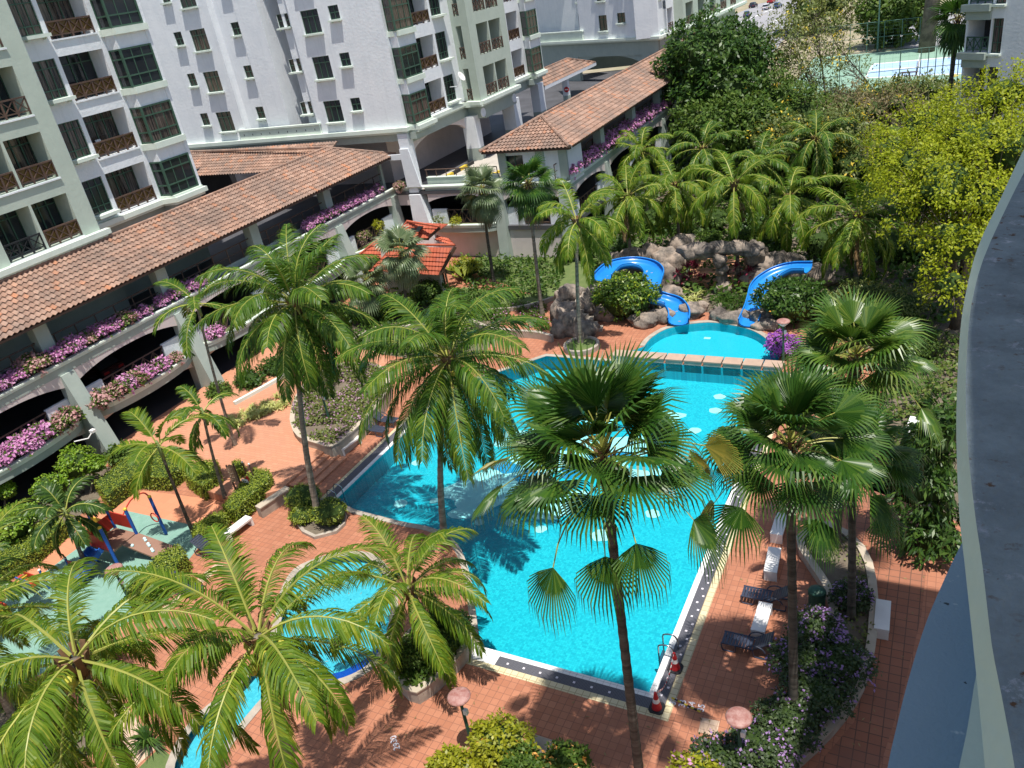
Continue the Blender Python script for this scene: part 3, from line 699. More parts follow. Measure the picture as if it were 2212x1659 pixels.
# right wing: white plane, bay, balcony, window, sage bulge, then mirrored
def rz(x, y): return ((1400+x*700/1936)/1.736, (y*700/1936)/1.736)
yb = [PX(*rz(360, 1290), -40.9).y, PX(*rz(430, 1270), -39.9).y, PX(*rz(590, 1200), -39.9).y]
ybal = (yb[2]+.25, PX(*rz(745, 1040), -40.9).y); yw = (57.54+7.28, 57.54+9.05)
yg0 = PX(*rz(950, 1065), -40.9).y; yg1 = PX(*rz(1115, 1040), -38.85).y
ysl = (PX(*rz(970, 1040), -40.2).y, PX(*rz(1055, 1035), -40.0).y)
yG = (57.54+11.12, 57.54+15.85); ygm = PX(*rz(1300, 950), -38.85).y; yg2 = PX(*rz(1475, 885), -38.85).y
ybal2 = (57.54+21.1, 57.54+23.63); yb2 = [PX(*rz(1605, 740), -40.9).y, PX(*rz(1660, 735), -39.9).y, PX(*rz(1755, 700), -39.9).y]
b = MB(); hh = []
for k in range(NM):
    z = k*HS; hh += [(ybal[0], ybal[1], zb+z, zt+z, 1.5, 1), (yw[0], yw[1], 11.92+z, 14.15+z, .17, None), (ybal2[0], ybal2[1], zb+z, zt+z, 1.5, 1)]
wall(b, FR_, yb[2]-.1, yg0, ZC, mtop, [h for h in hh if h[1] < yg0], 0); wall(b, FR_, yg2-.05, yb2[0]+.02, ZC, mtop, [h for h in hh if h[0] > yg2], 0)
b.quad(FR_.P(57.54, ZC, 0), FR_.P(yb[0], ZC, 0), FR_.P(yb[0], mtop, 0), FR_.P(57.54, mtop, 0))
for ys_, ds_ in ((yb, (0, 1.0, 1.0)), (yb2, (0, 1.0, 1.0))):
    for k in range(-1, NM):
        za = 13.98+k*HS if k >= 0 else ZC; zq = ZC+.16+(k+1)*HS if k >= 0 else ZC+.16
        for i in range(2): b.quad(FR_.P(ys_[i], za, ds_[i]-.03), FR_.P(ys_[i+1], za, ds_[i+1]-.03), FR_.P(ys_[i+1], zq, ds_[i+1]-.03), FR_.P(ys_[i], zq, ds_[i]-.03))
fbox(b, FR_, yb[2], yb[2]+.12, ZC, mtop, -.2, 1.0); fbox(b, FR_, yb2[2], yb2[2]+.25, ZC, mtop, -12, 1.02)
b.build('wing_wall', [W_WHITE, DARKIN], T2)
b = MB(); d_ = Vector((2.05, yg1-yg0)); wv = Vector((d_.y, -d_.x, 0)).normalized()
FS = Fr((-40.9, yg0, 0), (d_.x, d_.y, 0), wv); ls = d_.length; sl = (ls*.24, ls*.56)
wall(b, FS, 0, ls, ZC, mtop, [(sl[0], sl[1], 11.5+k*HS, 14.3+k*HS, 1.2, 1) for k in range(NM)], 0)
wall(b, FR_, yg1, yg2, ZC, mtop, [(a, c, 11.56+k*HS, 14.19+k*HS, 1.5, 1) for k in range(NM) for a, c in ((yG[0], ygm-.1), (ygm+.1, yG[1]))], 2.05)
fbox(b, FR_, yg2-.1, yg2, ZC, mtop, 0, 2.048)
b.build('sage_wall', [W_GREEN, DARKIN], T2)
for k in range(NM):
    z = k*HS
    railing(T2, FR_, ybal[0]+.03, ybal[1]-.03, zb+z+.02, .02, n=4); slider(T2, FR_, ybal[0], ybal[1], zb+z, zt+z, -1.48)
    railing(T2, FR_, ybal2[0]+.03, ybal2[1]-.03, zb+z+.02, .02, n=3); slider(T2, FR_, ybal2[0], ybal2[1], zb+z, zt+z, -1.48)
    window(T2, FR_, yw[0], yw[1], 11.92+z, 14.15+z, nx=3, bars=(.25, .76), sill=.5, over=.06)
    railing(T2, FS, sl[0]+.02, sl[1]-.02, 11.52+z, .02, n=1, panel=False)
    for a, c in ((yG[0], ygm-.1), (ygm+.1, yG[1])): railing(T2, FR_, a+.03, c-.03, 11.58+z, 2.07, n=3, panel=False); slider(T2, FR_, a, c, 11.56+z, 14.19+z, .57, 3)
    for ys_ in (yb, yb2):
        bay(T2, FR_, ys_, [0, 1.0, 1.0], 11.6+z, 13.97+z)
        b = MB(); bay_ledge(b, FR_, ys_, [0, 1.0, 1.0], ZC+z-.1 if k else ZC+.17, ZC+z+.30, .2); b.build('bay_ledge', TRIM, T2)
b = MB()
for (o, z0, z1) in ((.40, ZC-.16, ZC+.16), (.22, ZC-.34, ZC-.163)):
    fbox(b, FM, xl, -40.9+o, z0, z1, -.3, o); bay_ledge(b, FR_, yb, [0, 1.0, 1.0], z0-.003, z1+.003, o); fbox(b, FR_, yb[2]+o+.01, yg0, z0, z1, -.3, o)
    fbox(b, FS, -.1, ls+.2, z0+.004, z1-.004, -.3, o); fbox(b, FR_, yg1-.1, yg2+o, z0, z1, -.3, 2.05+o); fbox(b, FR_, yg2+o, yb2[0]-.2, z0, z1, -.3, o); bay_ledge(b, FR_, yb2, [0, 1.0, 1.0], z0-.003, z1+.003, o)
b.build('cornice', TRIM, T2)
b = MB(); xa, xb_ = mx(830, 1405), mx(1635, 1345); fbox(b, FM, xa, xb_, ZC+.163, ZC+.95, .04, .20); fbox(b, FM, xa-.1, xb_+.1, ZC+.952, ZC+1.10, .0, .30); b.build('parapet', TRIM, T2)
b = MB()
for i in range(9): u = xa+.6+(xb_-xa-1.2)*i/8; fbox(b, FM, u-.04, u+.04, ZC+.5, ZC+.66, .196, .206)
b.build('weep_hole', DARKIN, T2)
# round emblem discs and soffit under the sage bulge
b = MB(); fbox(b, FR_, yg0+.3, yg2+.1, ZC-1.55, ZC-.345, -.2, 1.85); fbox(b, FR_, 57.7, yb2[2], ZC-1.25, ZC-.35, -.35, -.02); fbox(b, FR_, yb[1], yb[2], ZC-.9, ZC-.35, -.02, .85); fbox(b, FR_, yb2[1], yb2[2], ZC-.9, ZC-.35, -.02, .85)
fbox(b, FM, xl, -41.2, ZC-1.0, ZC-.35, -.5, -.05); b.build('beam', BEAM, T2)
b = MB()
for y in (yg1+.35, yg2-.4): b.tube([(-40.9+1.85, y, ZC-.95), (-40.9+1.93, y, ZC-.95)], .42, 20)
b.build('round_disc', W_WHITE, T2)
b = MB(); b.box(-75, -45.5, 60.5, 80, 6, ZC-.36); b.box(-45.5, -41.3, 57.9, 85, ZC-.7, ZC-.36); fbox(b, FM, xl, xa+1, 6.0, ZC-1.0, -.6, -.3); b.build('base_wall', PINK, T2)
b = MB(); COLP = []
for (x0, x1, y0, y1) in ((-41.75, -40.75, 57.25, 58.0), (-41.3, -39.9, 67.3, 68.3), (-40.9, -39.5, 74.8, 76.2), (-41.7, -40.7, 83.4, 84.8)):
    b.box(x0, x1, y0, y1, 5.9, ZC-.36 if y0 < 60 else ZC-1.2, 0); b.box(x0-.012, x1+.012, y0-.012, y1+.012, 5.91, 7.15, 1) if y0 > 60 else None
b.build('column', [W_WHITE, BEAM], T2)
# arch between the two front columns of the wing, and a satellite dish
b = MB(); N = 14
for i in range(N):
    t0, t1 = i/N, (i+1)/N; y0, y1 = 58.0+(67.3-58.0)*t0, 58.0+(67.3-58.0)*t1
    a0, a1 = ZC-2.2+1.05*math.sin(math.pi*t0)**.6, ZC-2.2+1.05*math.sin(math.pi*t1)**.6
    b.hexa([(-41.25, y0, a0), (-41.0, y0, a0), (-41.0, y1, a1), (-41.25, y1, a1), (-41.25, y0, ZC-1.24), (-41.0, y0, ZC-1.24), (-41.0, y1, ZC-1.24), (-41.25, y1, ZC-1.24)])
b.build('arch', PINK, T2)
dish = PX(*rz(905, 800), -39.6); dt = thing('satellite_dish', 'small white satellite dish on a bent arm beside the lowest sage balcony slot', 'satellite dish', (dish.x-.9, dish.y, dish.z-.8))
b = MB(); b.lathe([(0.02, .0), (.25, .04), (.42, .13), (.44, .15), (.42, .16), (.24, .07), (.02, .03)], (0, 0, 0), 20); b.v = [tuple(Matrix.Rotation(R(62), 3, 'Y') @ Vector(p)+dish) for p in b.v]; b.build('dish', WHITE, dt, smooth=True)
b = MB(); b.tube([(dish.x-1.3, dish.y, dish.z-.75), (dish.x-.5, dish.y, dish.z-.75), (dish.x-.05, dish.y, dish.z-.05)], .035, 6); b.build('arm', W_WHITE, dt)
# ---- far tower -------------------------------------------------------------------------------
T3 = thing('apartment_tower', 'white apartment tower farthest back with plain windows above the right tiled roof', 'apartment building', (-40, 108, 0))
A0 = Vector((-53.6, 113.9, 0)); A1 = Vector((-33.2, 103.7, 0)); du = (A1-A0).normalized(); FF = Fr(A0, du, (du.y, -du.x, 0)); LF = (A1-A0).length
def fz(x, y): return ((1960+x*.3013)/1.736, (y*.3013)/1.736)
def fu(x, y, dd=0.0):
    r = ray(*fz(x, y)); n = FF.W; t = (A0+n*dd-CP).dot(n)/r.dot(n); p = CP+r*t-A0; return p.dot(du), p.z
b = MB(); NF = 4; ftop = ZC+NF*HS
wins = [fu(945, 255)[:1]+fu(1065, 445)[:1]+(12.4, 14.3), fu(1175, 215)[:1]+fu(1285, 330)[:1]+(13.2, 14.4), fu(1405, 180)[:1]+fu(1545, 385)[:1]+(12.4, 14.3)]
us_ = fu(725, 470)[0]
wall(b, FF, us_, LF, ZC, ftop, [(a, c, z0+k*HS, z1+k*HS, .17, None) for a, c, z0, z1 in wins for k in range(NF)], 0)
fbox(b, FF, us_-.02, us_+.3, ZC, ftop, -5, -.003)
wall(b, FF, -14, us_+.1, ZC, ftop, [(us_-3.6, us_-.9, 12.3+k*HS, 14.5+k*HS, .17, None) for k in range(NF)], -3)
dv = Vector((.05, 1, 0)).normalized(); FG = Fr(A1, dv, (dv.y, -dv.x, 0))
fbox(b, FG, 0, 2.0, ZC, ftop, -3, 0); fbox(b, FG, 4.5, 6, ZC, ftop, -3, 0)
wall(b, FG, 2.0, 4.5, ZC, ftop, [(2.3, 4.3, 11.5+k*HS, 14.2+k*HS, 1.5, None) for k in range(NF)], .4)
b.box(-62, -33.3, 114, 135, ftop, ftop+.4); b.build('wall', W_WHITE, T3)
b = MB(); wall(b, FG, 6, 34, ZC, ftop, [(a, a+3.0, 11.56+k*HS, 14.2+k*HS, 1.8, 1) for a in (7, 12, 17, 22, 27) for k in range(NF)], 1.2); fbox(b, FG, 5.9, 6.0, ZC, ftop, 0, 1.198); b.build('sage_wall', [W_GREEN, DARKIN], T3)
for k in range(NF):
    for a, c, z0, z1 in wins: window(T3, FF, a, c, z0+k*HS, z1+k*HS, nx=2, bars=(.72,) if z1-z0 > 1.5 else (.5,), sill=.35, curtain=False)
    window(T3, FF, us_-3.6, us_-.9, 12.3+k*HS, 14.5+k*HS, nx=3, bars=(.7,), sill=.3, d=-3, curtain=False)
    for a in (7, 12, 17, 22, 27): railing(T3, FG, a+.03, a+2.97, 11.58+k*HS, 1.22, n=3, panel=False)
    railing(T3, FG, 2.33, 4.27, 11.5+k*HS, .42, n=2, panel=False); window(T3, FG, .6, 1.6, 11.9+k*HS, 14.1+k*HS, nx=1, bars=(.5,), sill=.2)
b = MB()
for (o, z0, z1) in ((.45, ZC-.16, ZC+.16), (.25, ZC-.34, ZC-.163)): fbox(b, FF, -14, LF+o, z0, z1, -.3, o); fbox(b, FG, -.2, 5.9, z0-.003, z1+.003, -.3, o); fbox(b, FG, 5.9, 34.5, z0, z1, -.3, 1.2+o)
fbox(b, FF, -14, us_+.6, ZC+.163, ZC+1.2, .05, .2); fbox(b, FF, -14, us_+.7, ZC+1.203, ZC+1.36, 0, .3)
b.build('cornice', TRIM, T3)
b = MB(); N = 16
wall(b, FF, -14, LF, 6, ZC-.345, [(7.0, 19.5, 6, 9.2, .5, None)], -.1)
wall(b, FG, -.1, 34, 6, ZC-.345, [(2, 12, 6, 9, .5, None), (14, 24, 6, 9, .5, None)], -.1)
for i in range(N):
    t0, t1 = i/N, (i+1)/N; f_ = lambda t: 9.2-1.0*(abs(2*t-1))**2.6
    p = [FF.P(7+12.5*t0, f_(t0), -.5), FF.P(7+12.5*t1, f_(t1), -.5), FF.P(7+12.5*t1, f_(t1), -.2), FF.P(7+12.5*t0, f_(t0), -.2), FF.P(7+12.5*t0, 9.3, -.5), FF.P(7+12.5*t1, 9.3, -.5), FF.P(7+12.5*t1, 9.3, -.2), FF.P(7+12.5*t0, 9.3, -.2)]
    b.hexa(p)
b.box(-60, -36, 122, 122.3, 5.9, 11); b.build('base_wall', BEAM, T3)
# ================================================================ CARPARK PODIUM, TILED ROOFS, POOL HOUSE, NEAR BALCONY
def _roof(name, cols, old):
    t = NT(name); uv = t.n('ShaderNodeUVMap').outputs[0]
    sp = t.n('ShaderNodeVectorMath', operation='FLOOR'); t.l(uv, sp.inputs[0])
    wnz = t.n('ShaderNodeTexWhiteNoise', noise_dimensions='2D'); t.l(sp.outputs[0], wnz.inputs[0])
    c = t.ramp(wnz.outputs[0], [(0, cols[0]), (.45, cols[1]), (.9, cols[2]), (.97, cols[3])])
    k = t.ramp(t.noise(.35, 6, .7), [(.40, (0, 0, 0)), (.62, (1, 1, 1))])
    c = t.mix(t.math('MULTIPLY', k, old), c, (.11, .09, .08)); c = t.mix(t.math('MULTIPLY', t.noise(4, 4), old*.9), c, (.26, .215, .185))
    t.bump(t.noise(25, 3), .2, .01); return t.fin(c, .8, .25)
ROOFM = _roof('aged_clay_tiles', ((.27, .145, .095), (.36, .20, .135), (.46, .28, .20), (.50, .20, .09)), .6)
ROOFR = _roof('red_roof_tiles', ((.44, .09, .045), (.50, .115, .055), (.54, .13, .07), (.45, .12, .08)), .12)
def slope(b, e0, e1, r0, r1, tw=.33, cl=.42, amp=.062, seg=4):     # eave e0-e1 (left to right seen from outside), ridge r0-r1
    e0, e1, r0, r1 = map(Vector, (e0, e1, r0, r1)); S = (e1-e0); L = S.length; S.normalize()
    Tm = (r0-e0)-S*(r0-e0).dot(S); H = Tm.length; T = Tm/H; Nn = S.cross(T).normalized()
    if Nn.z < 0: Nn = -Nn
    sl, sr = (r0-e0).dot(S), (r1-e0).dot(S); nc = max(1, round(H/cl)); ch = H/nc; nt = max(1, round(L/tw)); w = L/nt
    if b.uv is None: b.uv = []
    for c in range(nc):
        ta, tb = c*ch, (c+1)*ch
        ra = (sl*(ta/H), L+(sr-L)*(ta/H)); rb = (sl*(tb/H), L+(sr-L)*(tb/H))
        lo, hi = min(ra[0], rb[0]), max(ra[1], rb[1]); i0 = int(math.floor(lo/w*seg)); i1 = int(math.ceil(hi/w*seg))
        vs = []; fs = []
        for i in range(i0, i1+1):
            s_ = i*w/seg; h = amp*math.cos(2*math.pi*i/seg)+amp*.3*math.sin(4*math.pi*i/seg)
            sa = min(max(s_, ra[0]), ra[1]); sb = min(max(s_, rb[0]), rb[1])
            vs += [e0+S*sa+T*(ta-.05)+Nn*(h+.085), e0+S*sa+T*(ta+.05)+Nn*(h-.01), e0+S*sb+T*tb+Nn*(h+.01)]
        for i in range(i1-i0):
            o = i*3; u = (i0+i+.5)/seg
            fs.append((o, o+3, o+5, o+2)); fs.append((o+1, o+4, o+3, o))
            for _ in range(2): b.uv += [(u, c+.5)]*4
        b.add(vs, fs)
def ridge(b, a, c, r=.13, tile=.4):
    a, c = Vector(a), Vector(c); n = max(1, int((c-a).length/tile)); v0 = len(b.f)
    for i in range(n):
        p, q = a.lerp(c, i/n), a.lerp(c, (i+1.12)/n if i < n-1 else 1); b.tube([p, q], [r, r*.82], 7)
    if b.uv is None: b.uv = []
    k = 0
    for i, f in enumerate(b.f[v0:]): b.uv += [(i//9+.5, 77.5)]*len(f)
def clearuv(b, n0):
    for f in b.f[n0:]: b.uv += [(.5, .5)]*len(f)
POD = thing('carpark_podium', 'two storey sage carpark podium with arched openings and flower troughs below the towers', 'carpark', (-45, 40, 0))
b = MB()
for z0, z1 in ((5.70, 6.0), (2.45, 2.8)):
    b.box(-75, -44.25 if z0 > 5 else -43.5, -12, 57.25, z0, z1); b.box(-75, -27.5 if z0 > 5 else -26.7, 57.26, 118, z0, z1)
b.box(-75, -43.5, -12, 57.25, -.01, .02); b.box(-75, -26.8, 57.26, 118, -.01, .02)
b.build('floor_slab', ASPH, POD)
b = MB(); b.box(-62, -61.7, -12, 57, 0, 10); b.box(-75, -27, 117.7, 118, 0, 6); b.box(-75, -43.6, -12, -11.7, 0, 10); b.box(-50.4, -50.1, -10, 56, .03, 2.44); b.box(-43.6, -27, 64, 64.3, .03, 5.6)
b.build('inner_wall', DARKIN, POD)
FPL = Fr((-43.3, 0, 0), (0, 1, 0), (1, 0, 0)); FPR = Fr((-26.5, 0, 0), (0, 1, 0), (1, 0, 0)); FPC = Fr((0, 57.3, 0), (1, 0, 0), (0, -1, 0))
def arch_band(b, fr, u0, u1, zt_, zs, zc, d0, d1, n=14, p=2.4, mi=None):
    for i in range(n):
        t0, t1 = i/n, (i+1)/n; f_ = lambda t: zc-(zc-zs)*abs(2*t-1)**p
        p_ = []
        for z in (0, 1):
            for (t, d) in ((t0, d0), (t1, d0), (t1, d1), (t0, d1)):
                p_.append(fr.P(u0+(u1-u0)*t, f_(t) if z == 0 else zt_, d))
        if (p_[1]-p_[0]).cross(p_[3]-p_[0]).z < 0: p_ = [p_[3], p_[2], p_[1], p_[0], p_[7], p_[6], p_[5], p_[4]]
        b.hexa(p_, mi)
def trough(fr, u0, u1, rail=True):
    b = MB(); fbox(b, fr, u0, u1, 5.74, 6.30, -.18, 0, 0); fbox(b, fr, u0, u1, 5.74, 5.98, -.95, -.183, 0); fbox(b, fr, u0, u1, 5.99, 6.62, -1.10, -.953, 0)
    b.build('planter_trough', BEAM, POD)
    b = MB(); fbox(b, fr, u0, u1, 6.303, 6.40, -.26, .09); fbox(b, fr, u0, u1, 6.18, 6.30, .003, .05); b.build('trough_rim', TRIM, POD)
    b = MB(); fbox(b, fr, u0, u1, 5.983, 6.24, -.95, -.184); b.build('trough_soil', SOIL, POD)
    if rail:
        b = MB(); b.tube([fr.P(u0, 7.70, -1.02), fr.P(u1, 7.70, -1.02)], .045, 6); n = int((u1-u0)/1.35)
        b.tube([fr.P(u0, 7.15, -1.02), fr.P(u1, 7.15, -1.02)], .03, 6)
        for k in range(n+1): u = u0+(u1-u0)*k/n; fbox(b, fr, u-.03, u+.03, 6.62, 7.68, -1.05, -.99)
        b.build('handrail', RAIL, POD)
def buttress(fr, u, w=.85, foot=1.5, ztop=5.735, z0=0.0):
    b = MB(); h = w/2; hw = h*1.12
    p = [fr.P(u-hw, z0, -.5), fr.P(u+hw, z0, -.5), fr.P(u+hw, z0, foot), fr.P(u-hw, z0, foot), fr.P(u-h, ztop, -.5), fr.P(u+h, ztop, -.5), fr.P(u+h, ztop, .12), fr.P(u-h, ztop, .12)]
    if (p[1]-p[0]).cross(p[3]-p[0]).z < 0: p = [p[3], p[2], p[1], p[0], p[7], p[6], p[5], p[4]]
    b.hexa(p); b.build('buttress', BEAM, POD)
def lower_bay(fr, u0, u1, bulge=1.05, planter=True, walls=True):
    b = MB(); arch_band(b, fr, u0, u1, 5.738, 4.98, 5.50, -.30, -.02); b.build('arch', PINK, POD)
    if walls:
        b = MB(); fbox(b, fr, u0, u0+1.5, 2.8, 4.25, -.5, -.28); fbox(b, fr, u1-1.4, u1, 2.8, 4.25, -.5, -.28); b.build('low_wall', W_WHITE, POD)
        b = MB(); a, c = u0+1.5, u1-1.4
        for z in (4.15, 2.95): fbox(b, fr, a, c, z-.04, z+.04, -.42, -.35)
        n = max(2, round((c-a)/.75))
        for k in range(n):
            s_ = a+(c-a)*k/n; e_ = a+(c-a)*(k+1)/n; fbox(b, fr, s_-.025, s_+.025, 2.8, 4.1, -.42, -.36)
            b.bar(fr.P(s_, 2.98, -.39), fr.P(e_, 4.1, -.39), .045, .05); b.bar(fr.P(s_, 4.1, -.385), fr.P(e_, 2.98, -.385), .045, .05)
        b.build('balustrade', RAIL, POD)
    if planter:
        n = 16; pts = []
        for i in range(n+1):
            t = i/n; k = min(1, min(t, 1-t)*9); pts.append((u0+(u1-u0)*t, .12+.38*k+(bulge-.5)*math.sin(math.pi*t)))
        def wallring(z0, z1, off0, off1, mi=0):
            for i in range(n):
                (a, d), (c, e) = pts[i], pts[i+1]
                p = [fr.P(a, z0, d+off0), fr.P(c, z0, e+off0), fr.P(c, z0, e+off1), fr.P(a, z0, d+off1), fr.P(a, z1, d+off0), fr.P(c, z1, e+off0), fr.P(c, z1, e+off1), fr.P(a, z1, d+off1)]
                if (p[1]-p[0]).cross(p[3]-p[0]).z < 0: p = [p[3], p[2], p[1], p[0], p[7], p[6], p[5], p[4]]
                b.hexa(p, mi)
        b = MB(); wallring(2.45, 3.05, -.16, 0)
        for i in range(n):
            (a, d), (c, e) = pts[i], pts[i+1]; q = [fr.P(a, 2.46, -.2), fr.P(c, 2.46, -.2), fr.P(c, 2.46, e-.05), fr.P(a, 2.46, d-.05)]; b.quad(*q)
        q0, q1 = fr.P(u0, 2.45, -.2), fr.P(u0, 3.05, -.2)
        for i_ in (0, n):
            a, d = pts[i_]; b.quad(fr.P(a, 2.45, -.3), fr.P(a, 2.45, d), fr.P(a, 3.05, d), fr.P(a, 3.05, -.3))
        b.build('curved_planter', BEAM, POD)
        b = MB(); wallring(3.053, 3.15, -.24, .10); wallring(2.86, 3.05, .003, .05); b.build('planter_rim', TRIM, POD)
        b = MB()
        for i in range(n):
            (a, d), (c, e) = pts[i], pts[i+1]; b.quad(fr.P(a, 2.97, -.28), fr.P(c, 2.97, -.28), fr.P(c, 2.97, e-.1), fr.P(a, 2.97, d-.1))
        b.build('planter_soil', LAWN, POD)
        b = MB(); arch_band(b, fr, u0, u1, 2.447, 1.95, 2.25, -.25, -.05); b.build('lower_arch', PINK, POD)
PL = [6.6, 15.05, 23.45, 31.85, 40.3, 48.85, 56.9]
trough(FPL, -6, 57.3)
for y in PL: buttress(FPL, y, foot=1.45 if y < 50 else .5)
for a, c in zip(PL[:-1], PL[1:]): lower_bay(FPL, a+.43, c-.43)
b = MB()
for y in (-1.6, 6.8, 15.2, 23.5, 32.1, 40.7, 49.2): b.box(-44.6, -43.9, y-.42, y+.42, 6.0, 8.95)
for y in (57.2,): b.box(-44.5, -44.2, y-.15, y+.15, 6.0, 8.95)
b.build('column', BEAM, POD)
b = MB(); b.box(-44.0, -43.55, -10, 57.4, 8.80, 9.0); b.box(-44.5, -40.9, 57.35, 57.7, 8.75, 9.2); b.build('eave_beam', W_WHITE, POD)
# long left roof
b = MB(); ey, rx_, rzz = 58.2, -46.9, 10.85
slope(b, (-43.0, -10, 9.05), (-43.0, ey, 9.05), (rx_, -10, rzz), (rx_, ey-4.2, rzz)); slope(b, (-50.8, ey, 9.05), (-50.8, -10, 9.05), (rx_, ey-4.2, rzz), (rx_, -10, rzz), seg=2)
slope(b, (-43.0, ey, 9.05), (-50.8, ey, 9.05), (rx_, ey-4.2, rzz), (rx_-.01, ey-4.2, rzz))
ridge(b, (rx_, -10, rzz+.06), (rx_, ey-4.2, rzz+.06)); ridge(b, (-43, ey, 9.12), (rx_, ey-4.2, rzz+.06))
slope(b, (-66, 52.3, 9.5), (-47.2, 52.3, 9.5), (-66, 55.8, 11.0), (-46.9, 55.8, 11.0)); ridge(b, (-66, 55.8, 11.06), (-47, 54.0, 10.95))
b.build('tiled_roof', ROOFM, POD)
b = MB(); b.box(-43.35, -43.0, -10, ey, 8.86, 9.0); b.build('fascia', RAIL, POD)
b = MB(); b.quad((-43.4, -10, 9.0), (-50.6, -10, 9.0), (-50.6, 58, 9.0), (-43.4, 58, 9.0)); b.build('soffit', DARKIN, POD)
# cross front and corner column
trough(FPC, -43.3, -41.7, False)
b = MB(); fbox(b, FPC, -40.1, -26.5, 5.74, 6.30, -.18, 0, 0); fbox(b, FPC, -40.1, -33.0, 6.0, 6.95, -.9, -.62, 0); b.build('beam', BEAM, POD)
b = MB(); fbox(b, FPC, -41.7, -26.4, 6.303, 6.40, -.45, .10); fbox(b, FPC, -40.1, -33.0, 6.953, 7.02, -.95, -.57); fbox(b, FPC, -40.1, -26.5, 6.18, 6.3, .003, .05); b.build('trough_rim', TRIM, POD)
b = MB(); b.tube([FPC.P(-40.2, 7.62, -.75), FPC.P(-33.1, 7.62, -.75)], .05, 6)
for k in range(8): u = -40.1+k; fbox(b, FPC, u-.03, u+.03, 7.02, 7.6, -.78, -.72)
b.build('handrail', RAIL, POD)
b = MB(); p = [(-42.0, 56.95, 0), (-39.7, 56.95, 0), (-39.7, 58.0, 0), (-42.0, 58.0, 0), (-41.75, 57.05, 5.735), (-40.6, 57.05, 5.735), (-40.6, 58.0, 5.735), (-41.75, 58.0, 5.735)]; b.hexa(p)
p = [(-41.75, 57.1, 6.41), (-40.3, 57.1, 6.41), (-40.3, 57.24, 6.41), (-41.75, 57.24, 6.41), (-41.75, 57.1, 9.7), (-40.85, 57.1, 9.7), (-40.85, 57.24, 9.7), (-41.75, 57.24, 9.7)]; b.hexa(p); b.build('corner_column', W_WHITE, POD)
lower_bay(FPC, -40.0, -33.4, bulge=.7); lower_bay(FPC, -32.5, -27.2, bulge=.5, planter=False); buttress(FPC, -32.95, foot=.6); buttress(FPC, -26.95, foot=.5)
b = MB(); fbox(b, FPC, -43.3, -41.9, 4.75, 5.735, -.3, -.05); b.build('arch', PINK, POD)
b = MB(); fbox(b, FPC, -39.8, -27.2, .02, 2.44, -.35, -.1); b.build('low_wall', PINK, POD)
# entrance block, right wing
b = MB(); wall(b, FPC, -32.6, -26.45, 6.0, 8.98, [(-32.0, -30.4, 7.2, 8.5, .25, None)], -.45); b.box(-32.6, -26.45, 57.76, 61.4, 6.0, 8.98) if False else None
fbox(b, Fr((-26.46, 0, 0), (0, 1, 0), (1, 0, 0)), 57.75, 60.6, 6.0, 8.98, -.2, 0); fbox(b, Fr((-32.6, 0, 0), (0, 1, 0), (-1, 0, 0)), 57.75, 60.6, 6.0, 8.98, -.2, 0); b.build('kiosk_wall', W_WHITE, POD)
window(POD, FPC, -32.0, -30.4, 7.2, 8.5, nx=2, bars=(), sill=0, d=-.45, rec=.2, curtain=False)
b = MB()
for u in (-32.62, -29.2, -27.2): fbox(b, FPC, u, u+.72, 6.0, 8.97, -.448, -.33)
b.build('pilaster', BEAM, POD)
PR = [57.7, 65.7, 74.0, 82.3, 90.6, 99, 107]
trough(FPR, 57.3, 112)
for y in PR[1:]: buttress(FPR, y, foot=.7)
for a, c in zip(PR[:-1], PR[1:]): lower_bay(FPR, a+.43, c-.43, bulge=.9, planter=False)
b = MB()
for y in PR[1:]: b.box(-27.3, -26.6, y-.45, y+.45, 6.0, 8.95)
for y in PR[1:]: b.box(-33.2, -32.6, y-.4, y+.4, 6.0, 8.95)
b.build('column', BEAM, POD)
b = MB(); b.box(-26.9, -26.45, 60.6, 112, 8.80, 9.0); b.box(-34, -25.9, 57.5, 57.62, 8.85, 9.0); b.build('eave_beam', W_WHITE, POD)
b = MB(); rxr, rzr = -29.9, 10.75
slope(b, (-25.9, 57.1, 9.05), (-25.9, 112, 9.05), (rxr, 61.2, rzr), (rxr, 112, rzr)); slope(b, (-33.9, 57.1, 9.05), (-25.9, 57.1, 9.05), (rxr, 61.2, rzr), (rxr+.01, 61.2, rzr)); slope(b, (-33.9, 112, 9.05), (-33.9, 57.1, 9.05), (rxr, 112, rzr), (rxr, 61.2, rzr), seg=2)
ridge(b, (rxr, 61.2, rzr+.07), (rxr, 112, rzr+.07), .15); ridge(b, (-25.9, 57.1, 9.12), (rxr, 61.2, rzr+.07), .15); ridge(b, (-33.9, 57.1, 9.12), (rxr, 61.2, rzr+.07), .15)
b.build('tiled_roof', ROOFM, POD)
b = MB(); b.box(-26.2, -25.95, 57.3, 112, 8.86, 9.0); b.box(-33.8, -25.95, 57.15, 57.4, 8.86, 9.0); b.build('fascia', RAIL, POD)
b = MB(); b.quad((-26.2, 57.4, 9.0), (-33.8, 57.4, 9.0), (-33.8, 112, 9.0), (-26.2, 112, 9.0)); b.build('soffit', DARKIN, POD)
